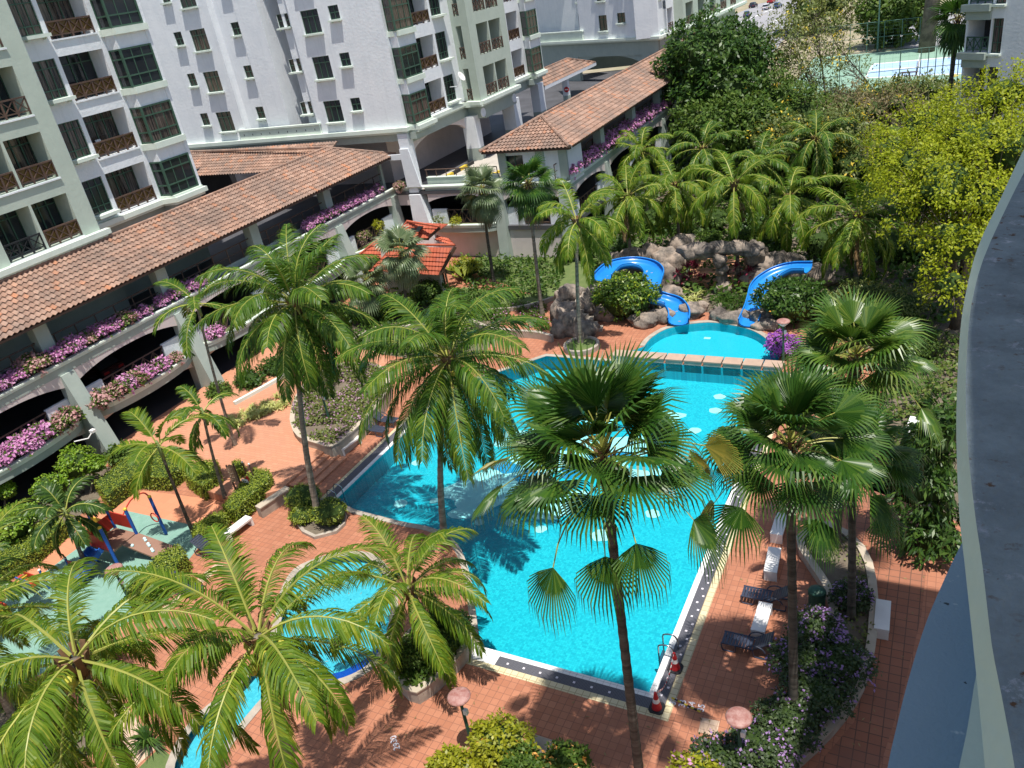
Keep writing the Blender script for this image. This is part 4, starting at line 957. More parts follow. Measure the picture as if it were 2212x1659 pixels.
# small porch roof between the towers
s0, s1 = G(*fz(265, 1075), 9.4), G(*fz(905, 775), 9.4); r1 = G(*fz(640, 690), 10.9); r0 = G(*fz(250, 930), 10.9); r0 = s0+(r1-s1)*1.0+(s0-s1)*0
r0.z = r1.z = 10.9
b = MB(); slope(b, s0, s1, r0, r1-(s1-s0).normalized()*2.2); ridge(b, r0, r1-(s1-s0).normalized()*2.2); ridge(b, s1, r1-(s1-s0).normalized()*2.2)
far = r1-(s1-s0).normalized()*2.2; slope(b, s1, s1+(r1-s1)*2*Vector((1, 1, 0)).length/1.414 if False else (s1.x-6, s1.y+1.5, 9.4), far, far+Vector((-.05, 0, 0)), seg=2)
b.build('porch_roof', ROOFM, POD)
b = MB(); b.bar(s0-Vector((0, 0, .2)), s1-Vector((0, 0, .2)), .2, .35); b.build('eave_beam', W_WHITE, POD)
b = MB(); pc = s0.lerp(s1, .45); b.box(pc.x-.9, pc.x-.2, pc.y-.3, pc.y+.3, 5.99, 9.2, 0); b.box(pc.x-.92, pc.x-.18, pc.y-.32, pc.y+.32, 5.995, 7.1, 1); b.build('column', [W_WHITE, BEAM], POD)
# markings: kerb blocks and arrow on the deck, stop disc on the column
b = MB()
for i in range(6): b.box(-40.3+i*.0, -40.0, 58.3+i*1.3, 58.3+i*1.3+1.27, 6.0, 6.28, i % 2)
b.build('striped_kerb', [paint('kerb_yellow', (.72, .52, .05), rough=.7), paint('kerb_black', (.03, .03, .03), rough=.7)], POD)
b = MB(); b.sheet([(-38.5, 60.5), (-35.2, 62.6), (-35.3, 62.95), (-38.6, 60.8)], (), 6.008); b.sheet([(-35.6, 62.0), (-34.4, 63.1), (-36.0, 63.2)], (), 6.008); b.sheet([(-36.8, 58.6), (-34.2, 59.9), (-34.25, 60.15), (-36.85, 58.85)], (), 6.008); b.build('arrow_marking', MATS['kerb_yellow'], POD)
b = MB(); b.sheet([(-42.8, 57.8), (-33, 57.8), (-33, 72), (-39.6, 70)], (), 6.003); b.build('deck_apron', paint('pale_deck', (.50, .46, .40), (.40, .36, .32), sc=.6, rough=.85), POD)

# ---- pool house with stepped red roofs ---------------------------------------------------------
HUT = thing('pool_house', 'small pool house with stepped red tiled roofs tucked in the podium corner', 'pool house', (-37, 51, 0))
def z2(x, y): return ((1100+x*.3316)/1.736, (550+y*.3316)/1.736)
b = MB(); E0, E1 = G(*z2(860, 1400), 2.5), G(*z2(1650, 1445), 2.5); RA, RB = G(*z2(1130, 1120), 4.3), G(*z2(1830, 1120), 4.3)
slope(b, E0, E1, RA, RB, tw=.3, cl=.36, amp=.035); 
L0 = G(*z2(725, 1250), 3.0); L1 = G(*z2(940, 1255), 3.0); T0 = G(*z2(1000, 1030), 4.35)
slope(b, L0, L1+(L1-L0)*.8, T0, T0+(L1-L0)*.8, tw=.3, cl=.36, amp=.035); ridge(b, L0+Vector((0, 0, .08)), T0+Vector((0, 0, .08)), .1, .3)
slope(b, RB+Vector((.05, 0, -.02)), RB+Vector((-2.5, 1.2, -.02)), G(*z2(1760, 1040), 4.35), G(*z2(1560, 1035), 4.35), tw=.3, cl=.36, amp=.035, seg=2)
U0, U1, V0, V1 = G(*z2(1180, 1010), 4.55), G(*z2(1530, 1030), 4.45), G(*z2(1290, 852), 5.5), G(*z2(1660, 912), 5.5)
slope(b, U0, U1, V0, V1, tw=.3, cl=.36, amp=.035); ridge(b, V0+Vector((0, 0, .07)), V1+Vector((0, 0, .07)), .1, .3); ridge(b, U0+Vector((0, 0, .07)), V0+Vector((0, 0, .07)), .1, .3)
ridge(b, RA+Vector((0, 0, .07)), RB+Vector((0, 0, .07)), .1, .3)
b.build('roof', ROOFR, HUT)
b = MB(); ux = (E1-E0).normalized(); nx_ = Vector((-ux.y, ux.x, 0)).normalized(); q = lambda a, c, z: E0+ux*a+nx_*c+Vector((0, 0, z-E0.z))
LH = (E1-E0).length
DR = (RB-E0).dot(nx_); b.hexa([q(.6, .9, 0), q(LH-.7, .9, 0), q(LH-.7, DR-.1, 0), q(.6, DR-.1, 0), q(.6, .9, 2.5), q(LH-.7, .9, 2.5), q(LH-.7, DR-.1, 4.1), q(.6, DR-.1, 4.1)]); b.build('wall', paint('cream_render', (.62, .57, .50), rough=.85, streak=.2), HUT)
b = MB(); b.bar(E1+Vector((0, 0, -.05)), RB+Vector((0, 0, -.08)), .08, .25); b.bar(U1, V1, .08, .2); b.bar(U0-Vector((0, 0, .1)), U1-Vector((0, 0, .1)), .06, .2); b.build('bargeboard', paint('dark_timber', (.10, .06, .04), rough=.7), HUT)
b = MB()
for t in (.28, .6):
    p = q(LH-.66, 1+DR*.7*t, 0); b.bar(p+Vector((0, 0, 1.2)), p+Vector((0, 0, 3.0)), .12); b.bar(p+nx_*-1+Vector((0, 0, 2.8)), p+nx_*1+Vector((0, 0, 1.6)), .12)
b.build('truss', MATS['dark_timber'], HUT)
b = MB()
for t, s_ in ((.35, .4), (.5, .62)):
    c = U0.lerp(V0, s_).lerp(U1.lerp(V1, s_), t); n3 = (U1-U0).cross(V0-U0).normalized(); n3 = n3 if n3.z > 0 else -n3
    d1 = (U1-U0).normalized()*.22; d2 = (V0-U0).normalized()*.28; b.hexa([c+n3*k+a*d1+e*d2 for k in (.0, .12) for a, e in ((-1, -1), (1, -1), (1, 1), (-1, 1))])
b.build('skylight', GLASS, HUT)

# ---- right tower seen past the yellow tree -----------------------------------------------------
T4 = thing('apartment_tower', 'shaded apartment tower corner at the upper right edge with one dark balcony rail', 'apartment building', (2, 80, 0))
wN = Vector((-.62, -.78, 0)).normalized(); F4 = Fr((.2, 80, 0), (-wN.y, wN.x, 0), wN)
def f4(u, v, d=0.0):
    r = ray(u, v); t = (F4.O+F4.W*d-CP).dot(F4.W)/r.dot(F4.W); p = CP+r*t-F4.O; return p.dot(F4.U), p.z
ua, ub, uc_, ud = f4(2083, 100)[0], f4(2135, 100)[0], f4(2138, 100)[0], f4(2162, 100)[0]
zr0, zr1 = f4(2110, 112)[1], f4(2110, 72)[1]
b = MB(); hs = [(ua+.15, ub, zr0+k*HS, zr0+2.9+k*HS, 2.0, 1) for k in range(-2, 3)] + [(uc_, ud, zr0-.1+k*HS, zr0+2.5+k*HS, .3, None) for k in range(-2, 3)]
wall(b, F4, ua, ud+12, 0, 26, hs, 0); fbox(b, F4, ua-.02, ua+.1, 0, 26, -8, -.003); b.build('wall', [W_WHITE, DARKIN], T4)
for k in range(-2, 3):
    railing(T4, F4, ua+.17, ub-.02, zr0+k*HS, .05, h=1.15, n=3, panel=False, mat=FRAME)
    window(T4, F4, uc_, ud, zr0-.1+k*HS, zr0+2.5+k*HS, rec=.28, nx=2, bars=(.3, .75), sill=.25, curtain=True)
b = MB()
for k in range(-2, 3): fbox(b, F4, ua-.3, ub+.05, zr0-.55+k*HS, zr0-.02+k*HS, .003, .45); fbox(b, F4, ua, ub, zr0-1.2+k*HS, zr0-.553+k*HS, .003, .2)
b.build('balcony_ledge', BEAM, T4)

# ---- the building the view is taken from: rounded balcony parapets and an unseen tower block and slab shaped to cast shade ------
OWN = thing('apartment_tower', 'close blue grey rounded balcony parapets with peeling stains filling the right edge', 'apartment building', (8, 5, 0))
def _stain():
    t = NT('stained_parapet_paint'); n1 = t.noise(2.6, 8, .7); n2 = t.noise(16, 8, .75); n3 = t.noise(42, 5, .6)
    c = t.mix(t.ramp(t.noise(9, 7, .7), [(.35, (0, 0, 0)), (.7, (1, 1, 1))]), (.215, .27, .29), (.12, .15, .165))
    zone = t.n('ShaderNodeTexNoise'); zone.inputs['Scale'].default_value = .9; t.l(t.pos(), zone.inputs['Vector'])
    k = t.math('MULTIPLY', t.ramp(n2, [(.56, (0, 0, 0)), (.66, (1, 1, 1))]), t.ramp(n1, [(.49, (0, 0, 0)), (.57, (1, 1, 1))]))
    c = t.mix(k, c, (.42, .44, .50))
    k2 = t.math('MULTIPLY', t.ramp(n3, [(.60, (0, 0, 0)), (.66, (1, 1, 1))]), t.ramp(n1, [(.47, (0, 0, 0)), (.57, (1, 1, 1))]))
    c = t.mix(k2, c, (.10, .055, .03)); t.bump(t.noise(90, 6), .8, .006); return t.fin(c, .8, .25)
def _speck():
    t = NT('parapet_blue_grey'); c = t.mix(t.noise(1.5, 5), (.25, .335, .39), (.205, .285, .34)); c = t.mix(t.ramp(t.noise(11, 4, .6), [(.69, (0, 0, 0)), (.72, (1, 1, 1))]), c, (.05, .06, .07)); c = t.mix(t.ramp(t.noise(7, 3, .6), [(.70, (0, 0, 0)), (.74, (1, 1, 1))]), c, (.45, .5, .52)); t.bump(t.noise(40, 5), .6, .01); return t.fin(c, .8, .25)
STAIN = _stain(); BLUEP = _speck(); PALEP = paint('parapet_pale_edge', (.50, .60, .50), (.44, .54, .45), sc=2.5, rough=.8, bump=.12, bsc=25)
zp = 21.25
outer = smooth_path([(u, v) for u, v in ((2300, 160), (2212, 322), (2160, 432), (2112, 535), (2085, 640), (2073, 730), (2067, 850), (2066, 960), (2072, 1110), (2084, 1220), (2102, 1390), (2113, 1500), (2128, 1659), (2150, 1900))], 3)
inner = smooth_path([(u, v) for u, v in ((2330, 160), (2235, 330), (2178, 440), (2124, 560), (2099, 655), (2090, 740), (2086, 850), (2090, 960), (2106, 1110), (2122, 1220), (2142, 1390), (2163, 1500), (2192, 1659), (2225, 1900))], 3)
O2 = [G(p[0], p[1], zp-.05) for p in outer]; I2 = [G(p[0], p[1], zp) for p in inner]
b = MB(); n = len(O2)
for i in range(n-1):
    b.quad(O2[i], O2[i+1], I2[i+1], I2[i], 1); b.quad((O2[i].x+.28, O2[i].y, zp-1.0), (O2[i+1].x+.28, O2[i+1].y, zp-1.0), O2[i+1], O2[i], 1)
far_ = [(p.x+.55, p.y, zp) for p in I2]
for i in range(n-1): b.quad(I2[i], I2[i+1], far_[i+1], far_[i], 0); b.quad(far_[i], far_[i+1], (far_[i+1][0], far_[i+1][1], zp-1.3), (far_[i][0], far_[i][1], zp-1.3), 1)
b.build('parapet', [STAIN, PALEP], OWN, smooth=False)
zl = 18.6
lo = smooth_path([(u, v) for u, v in ((2230, 960), (2150, 1060), (2082, 1165), (2026, 1283), (1993, 1366), (1959, 1480), (1936, 1573), (1917, 1659), (1890, 1820))], 3)
L2 = [G(p[0], p[1], zl) for p in lo]; b = MB(); n = len(L2)
edge2 = [G(p[0], p[1], zl) for p in smooth_path([(2290, 960), (2240, 1060), (2170, 1165), (2135, 1283), (2122, 1366), (2108, 1470), (2092, 1560), (2076, 1659), (2040, 1820)], 3)]
for i in range(n-1):
    b.quad(L2[i], L2[i+1], edge2[i+1], edge2[i], 0); b.quad((L2[i].x+.9, L2[i].y, zl-2.5), (L2[i+1].x+.9, L2[i+1].y, zl-2.5), L2[i+1], L2[i], 0)
b.build('lower_ledge', BLUEP, OWN)
b = MB()
for i in range(n-1):
    a, c = edge2[i], edge2[i+1]; b.hexa([(a.x, a.y, zl-.5), (c.x, c.y, zl-.5), (c.x+.12, c.y, zl-.5), (a.x+.12, a.y, zl-.5), (a.x, a.y, zl+.22), (c.x, c.y, zl+.22), (c.x+.09, c.y, zl+.22), (a.x+.09, a.y, zl+.22)])
    b.quad((a.x+.1, a.y, zl-.3), (c.x+.1, c.y, zl-.3), (c.x+1.5, c.y, zl-.3), (a.x+1.5, a.y, zl-.3))
b.build('lower_lip', PALEP, OWN)
b = MB(); b.box(3.3, 17, -10, 19.5, 0, 30); b.prism([(.75, -2.5), (.7, 1), (.8, 3), (1.6, 6.5), (3.0, 9), (3.4, 9), (3.4, -2.5)], 24.2, 24.5); b.build('wall', W_WHITE, OWN)  # unseen tower box and overhead slab, sized for the shade they cast
# ================================================================ VEGETATION
ZUP = Vector((0, 0, 1))
DEADL = leaf('dry_frond', (.18, .11, .05), (.28, .18, .09), (.36, .25, .14), rough=.8, trans=.1, spec=.1)
def rv(g, r=1.0): 
    while True:
        p = Vector((g.uniform(-1, 1), g.uniform(-1, 1), g.uniform(-1, 1)))
        if p.length <= 1: return p*r
def leafcard(b, p, d, nrm, L, w, mi=0, fold=.0):
    d = d.normalized(); s_ = d.cross(nrm)
    if s_.length < 1e-3: s_ = d.cross(Vector((1, .2, .1)))
    s_.normalize(); h = s_*(w/2); m = p+d*(L*.45)-ZUP*(fold*L)
    b.add((p, m+h, p+d*L-ZUP*(fold*2.2*L), m-h), ((0, 1, 2, 3),), mi)
def frond(b, o, az, el, L, droop, nl=56, ll=.85, hang=.6, wid=.07, g=rnd, vee=.25, mi=(0, 1), sweep=0.0, rr=.035, tip=.35):
    m = 11; pts = []; dirs = []; p = Vector(o); st = L/(m-1)
    for i in range(m):
        s_ = i/(m-1); e = el-droop*s_**1.35; a = az+sweep*s_
        d = Vector((math.cos(a)*math.cos(e), math.sin(a)*math.cos(e), math.sin(e))); pts.append(p.copy()); dirs.append(d); p = p+d*st
    b.tube(pts, [rr*(1-.85*i/(m-1))+.004 for i in range(m)], 4, mi[1], cap=False)
    for k in range(nl):
        t = .14+.86*(k+.5)/nl; f = t*(m-1); i = min(m-2, int(f)); q = pts[i].lerp(pts[i+1], f-i); T = dirs[i].lerp(dirs[i+1], f-i).normalized()
        S = T.cross(ZUP)
        if S.length < .15: S = Vector((math.sin(az), -math.cos(az), 0))
        S.normalize(); U = S.cross(T).normalized(); prof = min(1, .35+1.6*(t-.1))*(1-(1-tip)*max(0, (t-.55)/.45)**1.5)
        for sd in (-1, 1):
            if g.random() < .04: continue
            fw = .42+.62*t+g.uniform(-.12, .12); l = ll*prof*g.uniform(.82, 1.12); hg = hang*g.uniform(.65, 1.25)
            d1 = (S*sd+T*fw+U*(vee+g.uniform(-.12, .12))-ZUP*hg*.22).normalized(); d2 = (d1*(1-hg*.55)-ZUP*hg*.75+T*.12).normalized(); d3 = (d2*(1-hg*.5)-ZUP*hg*.8).normalized()
            p1 = q+d1*l*.38; p2 = p1+d2*l*.34; p3 = p2+d3*l*.28; w = T*(wid*.5); tw = g.uniform(-.7, .7); wb = (T-d1*T.dot(d1)).normalized(); wc = wb.cross(d1); w1 = (wb*math.cos(tw)+wc*math.sin(tw))*(wid*.5); w2 = w1*.62
            b.add((q-w*.5, q+w*.5, p1+w1, p1-w1, p2+w2, p2-w2, p3), ((0, 1, 2, 3), (3, 2, 4, 5), (5, 4, 6)), mi[0])
def trunk_tube(b, base, head, r0, r1, bend=0.0, n=14, ring=.012, g=rnd, mi=0, sides=9):
    base, head = Vector(base), Vector(head); ctrl = base.lerp(head, .45)+Vector((0, 0, 0)); hz = Vector((head.x-base.x, head.y-base.y, 0)); ctrl -= hz*.30
    ctrl += Vector((bend, bend*.4, 0)); pts = []; rad = []; N = max(n, int((head-base).length/.22))
    for i in range(N+1):
        t = i/N; p = base*(1-t)**2+ctrl*2*t*(1-t)+head*t*t; pts.append(p); rr = r0+(r1-r0)*min(1, t*1.6); rr += r0*.55*max(0, 1-t*9); rad.append(rr*(1+ring*8*((i % 2)-.5)))
    b.tube(pts, rad, sides, mi); return pts
def palm(name, label, base, head, L=4.0, nf=20, nl=56, seed=1, ll=.85, r=.17, wid=.07, leafm=None, group=None, emax=80, emin=-48, hang=.65, nuts=None, bend=0.0, droop=(0.55, 1.5), dead=0, barkm=None, shaft=False, cat='palm tree', vee=.25, tip=.35, rr=.035):
    g = random.Random(seed); base, head = Vector(base), Vector(head); t = thing(name, label, cat, base, group)
    b = MB(); trunk_tube(b, base-Vector((0, 0, .1)), head, r, r*.68, bend); b.build('trunk', barkm or TR_COCO, t, smooth=True)
    if shaft:
        b = MB(); b.tube([head-Vector((0, 0, .75)), head-Vector((0, 0, .2)), head+Vector((0, 0, .25))], [r*.75, r*.95, r*.5], 9); b.build('crownshaft', SHAFT, t, smooth=True)
    b = MB(); ga = 2.39996; a0 = g.uniform(0, 6.28)
    for i in range(nf):
        s_ = (i+.5)/nf; el = R(emax-(emax-emin)*s_**.85+g.uniform(-9, 9)); dr = droop[0]+(droop[1]-droop[0])*g.uniform(.35, 1.05)*(1.0 if s_ < .6 else .6)
        az = a0+ga*i+g.uniform(-.15, .15); o = head+Vector((math.cos(az)*.12, math.sin(az)*.12, .15-.35*s_))
        frond(b, o, az, el, L*g.uniform(.86, 1.08)*(.80 if s_ < .08 else 1), dr, nl, ll, hang*(.55+.6*s_), wid, g, vee, (0 if s_ > .18 or leafm else 0, 1), g.uniform(-.25, .25), rr, tip)
    for k in range(dead):
        az = g.uniform(0, 6.28); frond(b, head-ZUP*.3, az, R(g.uniform(-78, -50)), L*g.uniform(.6, .85), g.uniform(.2, .6), int(nl*.6), ll*.7, 1.2, wid*.9, g, .0, (2, 2), .2, rr, tip)
    b.build('crown', [leafm or L_COCO, L_RACH, DEADL], t)
    if not shaft:
        b = MB()
        for k in range(9):
            a = k*.7+seed; d = Vector((math.cos(a), math.sin(a), 0)); b.bar(head+d*r*.5-ZUP*.5, head+d*(r+.18)+ZUP*.25, .16, .03, upv=d)
        b.build('leaf_base', DRYF, t)
    if nuts:
        b = MB(); n, nm = nuts
        for k in range(n):
            a = g.uniform(0, 6.28) if nm != 'side' else g.uniform(3.4, 5.0); d = Vector((math.cos(a), math.sin(a), 0)); c = head+d*g.uniform(.25, .5)-ZUP*g.uniform(.25, .85); b.blob(c, (.13, .13, .17), k, .08, 1, 6)
        b.build('coconut', paint('coconut_yellow', (.55, .50, .08), (.42, .42, .06), rough=.4, bump=0), t, smooth=True)
    return t
def fanleaf(b, o, az, el, P, Rb, sag=.5, nseg=30, span=2.5, g=rnd, mi=0, pm=1, split=.5, cup=.3, sagp=.4):
    # petiole
    pts = []; p = Vector(o); m = 6
    for i in range(m):
        e = el-sagp*(i/(m-1))**1.5; d = Vector((math.cos(az)*math.cos(e), math.sin(az)*math.cos(e), math.sin(e))); pts.append(p.copy()); p = p+d*(P/(m-1))
    b.tube(pts, [.028-.014*i/(m-1) for i in range(m)], 4, pm, cap=False)
    T = (pts[-1]-pts[-2]).normalized(); S = T.cross(ZUP)
    if S.length < .15: S = Vector((math.sin(az), -math.cos(az), 0))
    S.normalize(); U = S.cross(T).normalized()
    if U.z < 0: U = -U
    roll = g.uniform(-.5, .5); S, U = S*math.cos(roll)+U*math.sin(roll), U*math.cos(roll)-S*math.sin(roll)
    h = pts[-1]; q = lambda a, r: h+(T*math.cos(a)+S*math.sin(a))*r+U*(cup*r*(.35-abs(a)/span*.5))
    da = 2*span/nseg
    for i in range(nseg):
        a0 = -span+da*i; a1 = a0+da; am = (a0+a1)/2; Rk = Rb*(1-.28*(abs(am)/span)**2)*g.uniform(.93, 1.05); rs = Rk*split
        def gq(a, r, k=1.0): return q(a, r)-ZUP*(sag*.35*(r/Rb)**2*Rb*k)
        pl = U*(.03*(1 if i % 2 else -1))
        A, B2 = gq(a0, rs), gq(a1, rs); M = gq(am, rs)+U*.035
        b.add((h, A, M, B2), ((0, 1, 2), (0, 2, 3)), mi)
        r2 = rs+(Rk-rs)*.45; dirv = (gq(am, Rk)-gq(am, rs)).normalized(); c2 = gq(am, r2, 1.2); wv = (gq(a1, rs)-gq(a0, rs))*.36; 
        tipd = (dirv*(1-sag)-ZUP*sag*1.25).normalized(); tp = c2+tipd*(Rk-r2)*1.05
        b.add((A, M, B2, c2+wv, c2-wv, tp), ((0, 1, 3, 4), (1, 2, 3), (4, 3, 5)), mi)
def fanpalm(name, label, base, head, Rb=1.15, P=1.35, nl=30, seed=1, leafm=None, r=.16, group=None, emax=80, emin=-62, skirt=0, nseg=26, yellow=0, sag=(.25, .8), bark=None, sagp=.4, low=0):
    g = random.Random(seed); base, head = Vector(base), Vector(head); t = thing(name, label, 'palm tree', base, group)
    b = MB(); trunk_tube(b, base-ZUP*.1, head, r, r*.8, 0); b.build('trunk', bark or TR_FAN, t, smooth=True)
    b = MB(); a0 = g.uniform(0, 6.28)
    for i in range(nl):
        up_ = nl-low
        if i < up_:
            s_ = (i+.5)/up_; e1 = emin if not low else 2; el = R(emax-(emax-e1)*s_**.9+g.uniform(-10, 10)); az = a0+2.39996*i+g.uniform(-.25, .25)
            fanleaf(b, head+ZUP*(.3-.5*s_), az, el, P*g.uniform(.6, 1.0)*(.62+.38*s_), Rb*g.uniform(.85, 1.1), (sag[0]+(sag[1]-sag[0])*s_**1.2)*(.75 if low else 1)+g.uniform(-.08, .1), nseg, 1.6+.45*g.random(), g, 0 if low or i < nl-yellow else 2, 1, .56-.12*s_, .35, sagp+.3*s_)
        else:
            k_ = i-up_; az = a0+k_*6.283/low+g.uniform(-.25, .25); el = R(g.uniform(-2, 26)); h_ = g.random()
            fanleaf(b, head-ZUP*(.35+.3*h_), az, el, P*g.uniform(1.0, 1.55), Rb*g.uniform(.9, 1.1), .9, nseg-6, 1.0+.4*g.random(), g, 2 if k_ < yellow else 0, 1, .36, .1, 1.1+.45*h_)
    b.build('crown', [leafm or L_FAN, L_RACH, L_FANY], t)
    b = MB()
    for k in range(26):
        a = k*2.4; d = Vector((math.cos(a), math.sin(a), 0)); z = -.95+1.05*k/26; b.bar(head+d*r*.7+ZUP*z, head+d*(r+.16)+ZUP*(z+.34), .09, .025, upv=d)
    b.build('leaf_base', DRYF, t)
    if skirt:
        b = MB()
        for k in range(skirt):
            az = k*2.4+g.random(); fanleaf(b, head-ZUP*(.5+.5*g.random()), az, R(-58-20*g.random()), P*.55, Rb*.95, .95, 14, 1.6, g, 0, 0, .3, .1, .5)
        b.build('dead_skirt', leaf('dead_frond', (.20, .15, .09), (.30, .24, .15), (.36, .30, .2), rough=.8, trans=.1), t)
    return t
def crown_leaves(b, lobes, n, L, w, g, mi=0, clump=14, cr=.55, shell=.55, flower=0, fm=1, up=.35, droop=.15, cut=.12):
    tot = sum(r.x*r.y*r.z for _, r in lobes)
    for c, r in lobes:
        k = max(3, int(n*(r.x*r.y*r.z)/tot/clump))
        for _ in range(k):
            d = rv(g).normalized(); d.z = abs(d.z)*.9+.1*d.z if g.random() < up else d.z; rad = shell+(1-shell)*g.random()**.6
            rad *= 1+.35*noise.noise(d*2.1+c*.7); p = c+Vector((d.x*r.x, d.y*r.y, d.z*r.z))*rad
            if noise.noise(p*.9+Vector((5, 1, 2))) < -cut*2.2: continue
            fl = flower and g.random() < flower; out = Vector((d.x/r.x, d.y/r.y, d.z/r.z)).normalized(); cc = cr*g.uniform(.6, 1.2)
            for _ in range(clump):
                q = p+rv(g)*cc; dd = (rv(g)+out*.3-ZUP*droop).normalized(); nn = (out*.8+ZUP*.7+rv(g)*.6); s_ = g.uniform(.7, 1.2)
                leafcard(b, q, dd, nn, L*s_, w*s_, fm if fl and g.random() < .84 else mi, .08)
def limbs(b, base, hgt, lobes, r, g, n=14):
    base = Vector(base); fork = base+Vector((g.uniform(-.2, .2), g.uniform(-.2, .2), hgt)); b.tube([base-ZUP*.1, base.lerp(fork, .5)+rv(g, .1), fork], [r*1.25, r, r*.85], 9)
    for c, rr in lobes:
        mid = fork.lerp(c, .5)+rv(g, .3); b.tube([fork-ZUP*.1, mid, c], [r*.6, r*.42, r*.22], 6)
        for _ in range(n):
            d = rv(g).normalized(); e = c+Vector((d.x*rr.x, d.y*rr.y, d.z*rr.z))*g.uniform(.6, .98); s_ = mid.lerp(c, g.uniform(.2, 1)); mm = s_.lerp(e, .5)+rv(g, .25); b.tube([s_, mm, e], [r*.17, r*.11, .012], 4, cap=False)
def tree(name, label, base, lobes, n, L, w, leafm, seed=1, r=.22, hgt=2.0, group=None, flower=0, fm=None, clump=14, cr=.55, shell=.55, core=.0, cat='tree', up=.35, nb=14, droop=.15, cut=.12):
    g = random.Random(seed); base = Vector(base); lobes = [(Vector(c), Vector(rr) if hasattr(rr, '__len__') else Vector((rr, rr, rr))) for c, rr in lobes]; t = thing(name, label, cat, base, group)
    b = MB(); limbs(b, base, hgt, lobes, r, g, nb); b.build('trunk', TR_WOOD, t, smooth=True)
    b = MB(); crown_leaves(b, lobes, n, L, w, g, 0, clump, cr, shell, flower, 1, up, droop, cut)
    if core:
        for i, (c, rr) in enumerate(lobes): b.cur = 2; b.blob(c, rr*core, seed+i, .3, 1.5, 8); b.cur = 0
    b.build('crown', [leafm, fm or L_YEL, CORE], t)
    return t
def shrub(name, label, c, r, n, L, w, leafm, seed=1, flower=0, fm=None, core=.72, cat='shrub', group=None, clump=6, cr=.16, stem=True, up=.8, flat=.9):
    g = random.Random(seed); c = Vector(c); r = Vector(r) if hasattr(r, '__len__') else Vector((r, r, r)); t = thing(name, label, cat, (c.x, c.y, c.z-r.z), group)
    b = MB()
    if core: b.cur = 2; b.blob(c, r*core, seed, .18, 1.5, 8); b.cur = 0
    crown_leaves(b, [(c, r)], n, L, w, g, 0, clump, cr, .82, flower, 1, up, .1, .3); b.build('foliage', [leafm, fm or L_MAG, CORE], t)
    if stem:
        b = MB()
        for k in range(4): d = rv(g, .5); b.tube([(c.x+d.x*.3, c.y+d.y*.3, c.z-r.z-.05), (c.x+d.x*r.x, c.y+d.y*r.y, c.z)], [.03, .015], 5)
        b.build('stem', TR_WOOD, t)
    return t
def hedge(label, poly, z0, h, n=2600, seed=1, leafm=None, L=.10):
    g = random.Random(seed); P = [Vector(p[:2]) for p in poly]; k = len(P); c = sum(P, Vector((0, 0)))/k; t = thing('hedge', label, 'hedge', (c.x, c.y, z0), 'clipped hedges')
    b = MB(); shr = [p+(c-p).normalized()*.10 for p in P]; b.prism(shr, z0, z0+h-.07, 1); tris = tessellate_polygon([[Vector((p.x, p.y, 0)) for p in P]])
    ar = []; 
    for q in tris: A, B2, D = (P[i] for i in q); ar.append(abs((B2-A).cross(D-A))/2 if hasattr((B2-A).cross(D-A), '__abs__') else 0)
    per = [(P[i], P[(i+1) % k], (P[(i+1) % k]-P[i]).length*h) for i in range(k)]; tot = sum(ar)+sum(e[2] for e in per)
    area = sum(P[i].x*P[(i+1) % k].y-P[(i+1) % k].x*P[i].y for i in range(k)); sg = 1 if area > 0 else -1
    def put(p, nr):
        p = p+nr*(.06*noise.noise(p*1.7)+g.uniform(-.06, .03)); d = rv(g); d = (d-nr*d.dot(nr)*.45+nr*.12).normalized(); s_ = g.uniform(.7, 1.3); leafcard(b, p, d, nr+ZUP*.25+rv(g)*.55, L*s_, L*.62*s_, 0, .1)
    for q, a in zip(tris, ar):
        A, B2, D = (P[i] for i in q)
        for _ in range(int(n*a/tot)):
            u, v = g.random(), g.random()
            if u+v > 1: u, v = 1-u, 1-v
            p = A+(B2-A)*u+(D-A)*v; put(Vector((p.x, p.y, z0+h)), ZUP)
    for A, B2, a in per:
        e = (B2-A).normalized(); nr = Vector((e.y*sg, -e.x*sg, 0))
        for _ in range(int(n*a/tot)): u = g.random(); p = A.lerp(B2, u); put(Vector((p.x, p.y, z0+h*g.random())), nr)
    b.build('foliage', [leafm or L_HEDGE, CORE], t); return t
def tufts(name, label, cat, pts, leafm, L=.5, w=.05, n=14, seed=1, arch=.9, stuff=True, group=None):
    g = random.Random(seed); b = MB()
    for p in pts:
        p = Vector(p)
        for k in range(n):
            a = g.uniform(0, 6.28); e = R(g.uniform(25, 80)); l = L*g.uniform(.7, 1.15); d = Vector((math.cos(a)*math.cos(e), math.sin(a)*math.cos(e), math.sin(e))); s_ = Vector((-math.sin(a), math.cos(a), 0))*(w/2)
            m = p+d*l*.55; t = m+(d-ZUP*arch).normalized()*l*.5; b.add((p-s_*.6, p+s_*.6, m+s_, m-s_, t), ((0, 1, 2, 3), (3, 2, 4)))
    o = b.build(name, leafm); tag(o, label, cat, group, 'stuff' if stuff else None); return o
def scatter(poly, n, z, seed=1):
    g = random.Random(seed); P = [Vector((p[0], p[1], 0)) for p in poly]; tr = tessellate_polygon([P]); ws = [((P[b_]-P[a]).cross(P[c]-P[a])).length for a, b_, c in tr]; out = []
    for _ in range(n):
        a, b_, c = g.choices(tr, ws)[0]; u, v = g.random(), g.random()
        if u+v > 1: u, v = 1-u, 1-v
        p = P[a]+(P[b_]-P[a])*u+(P[c]-P[a])*v; out.append(Vector((p.x, p.y, z)))
    return out
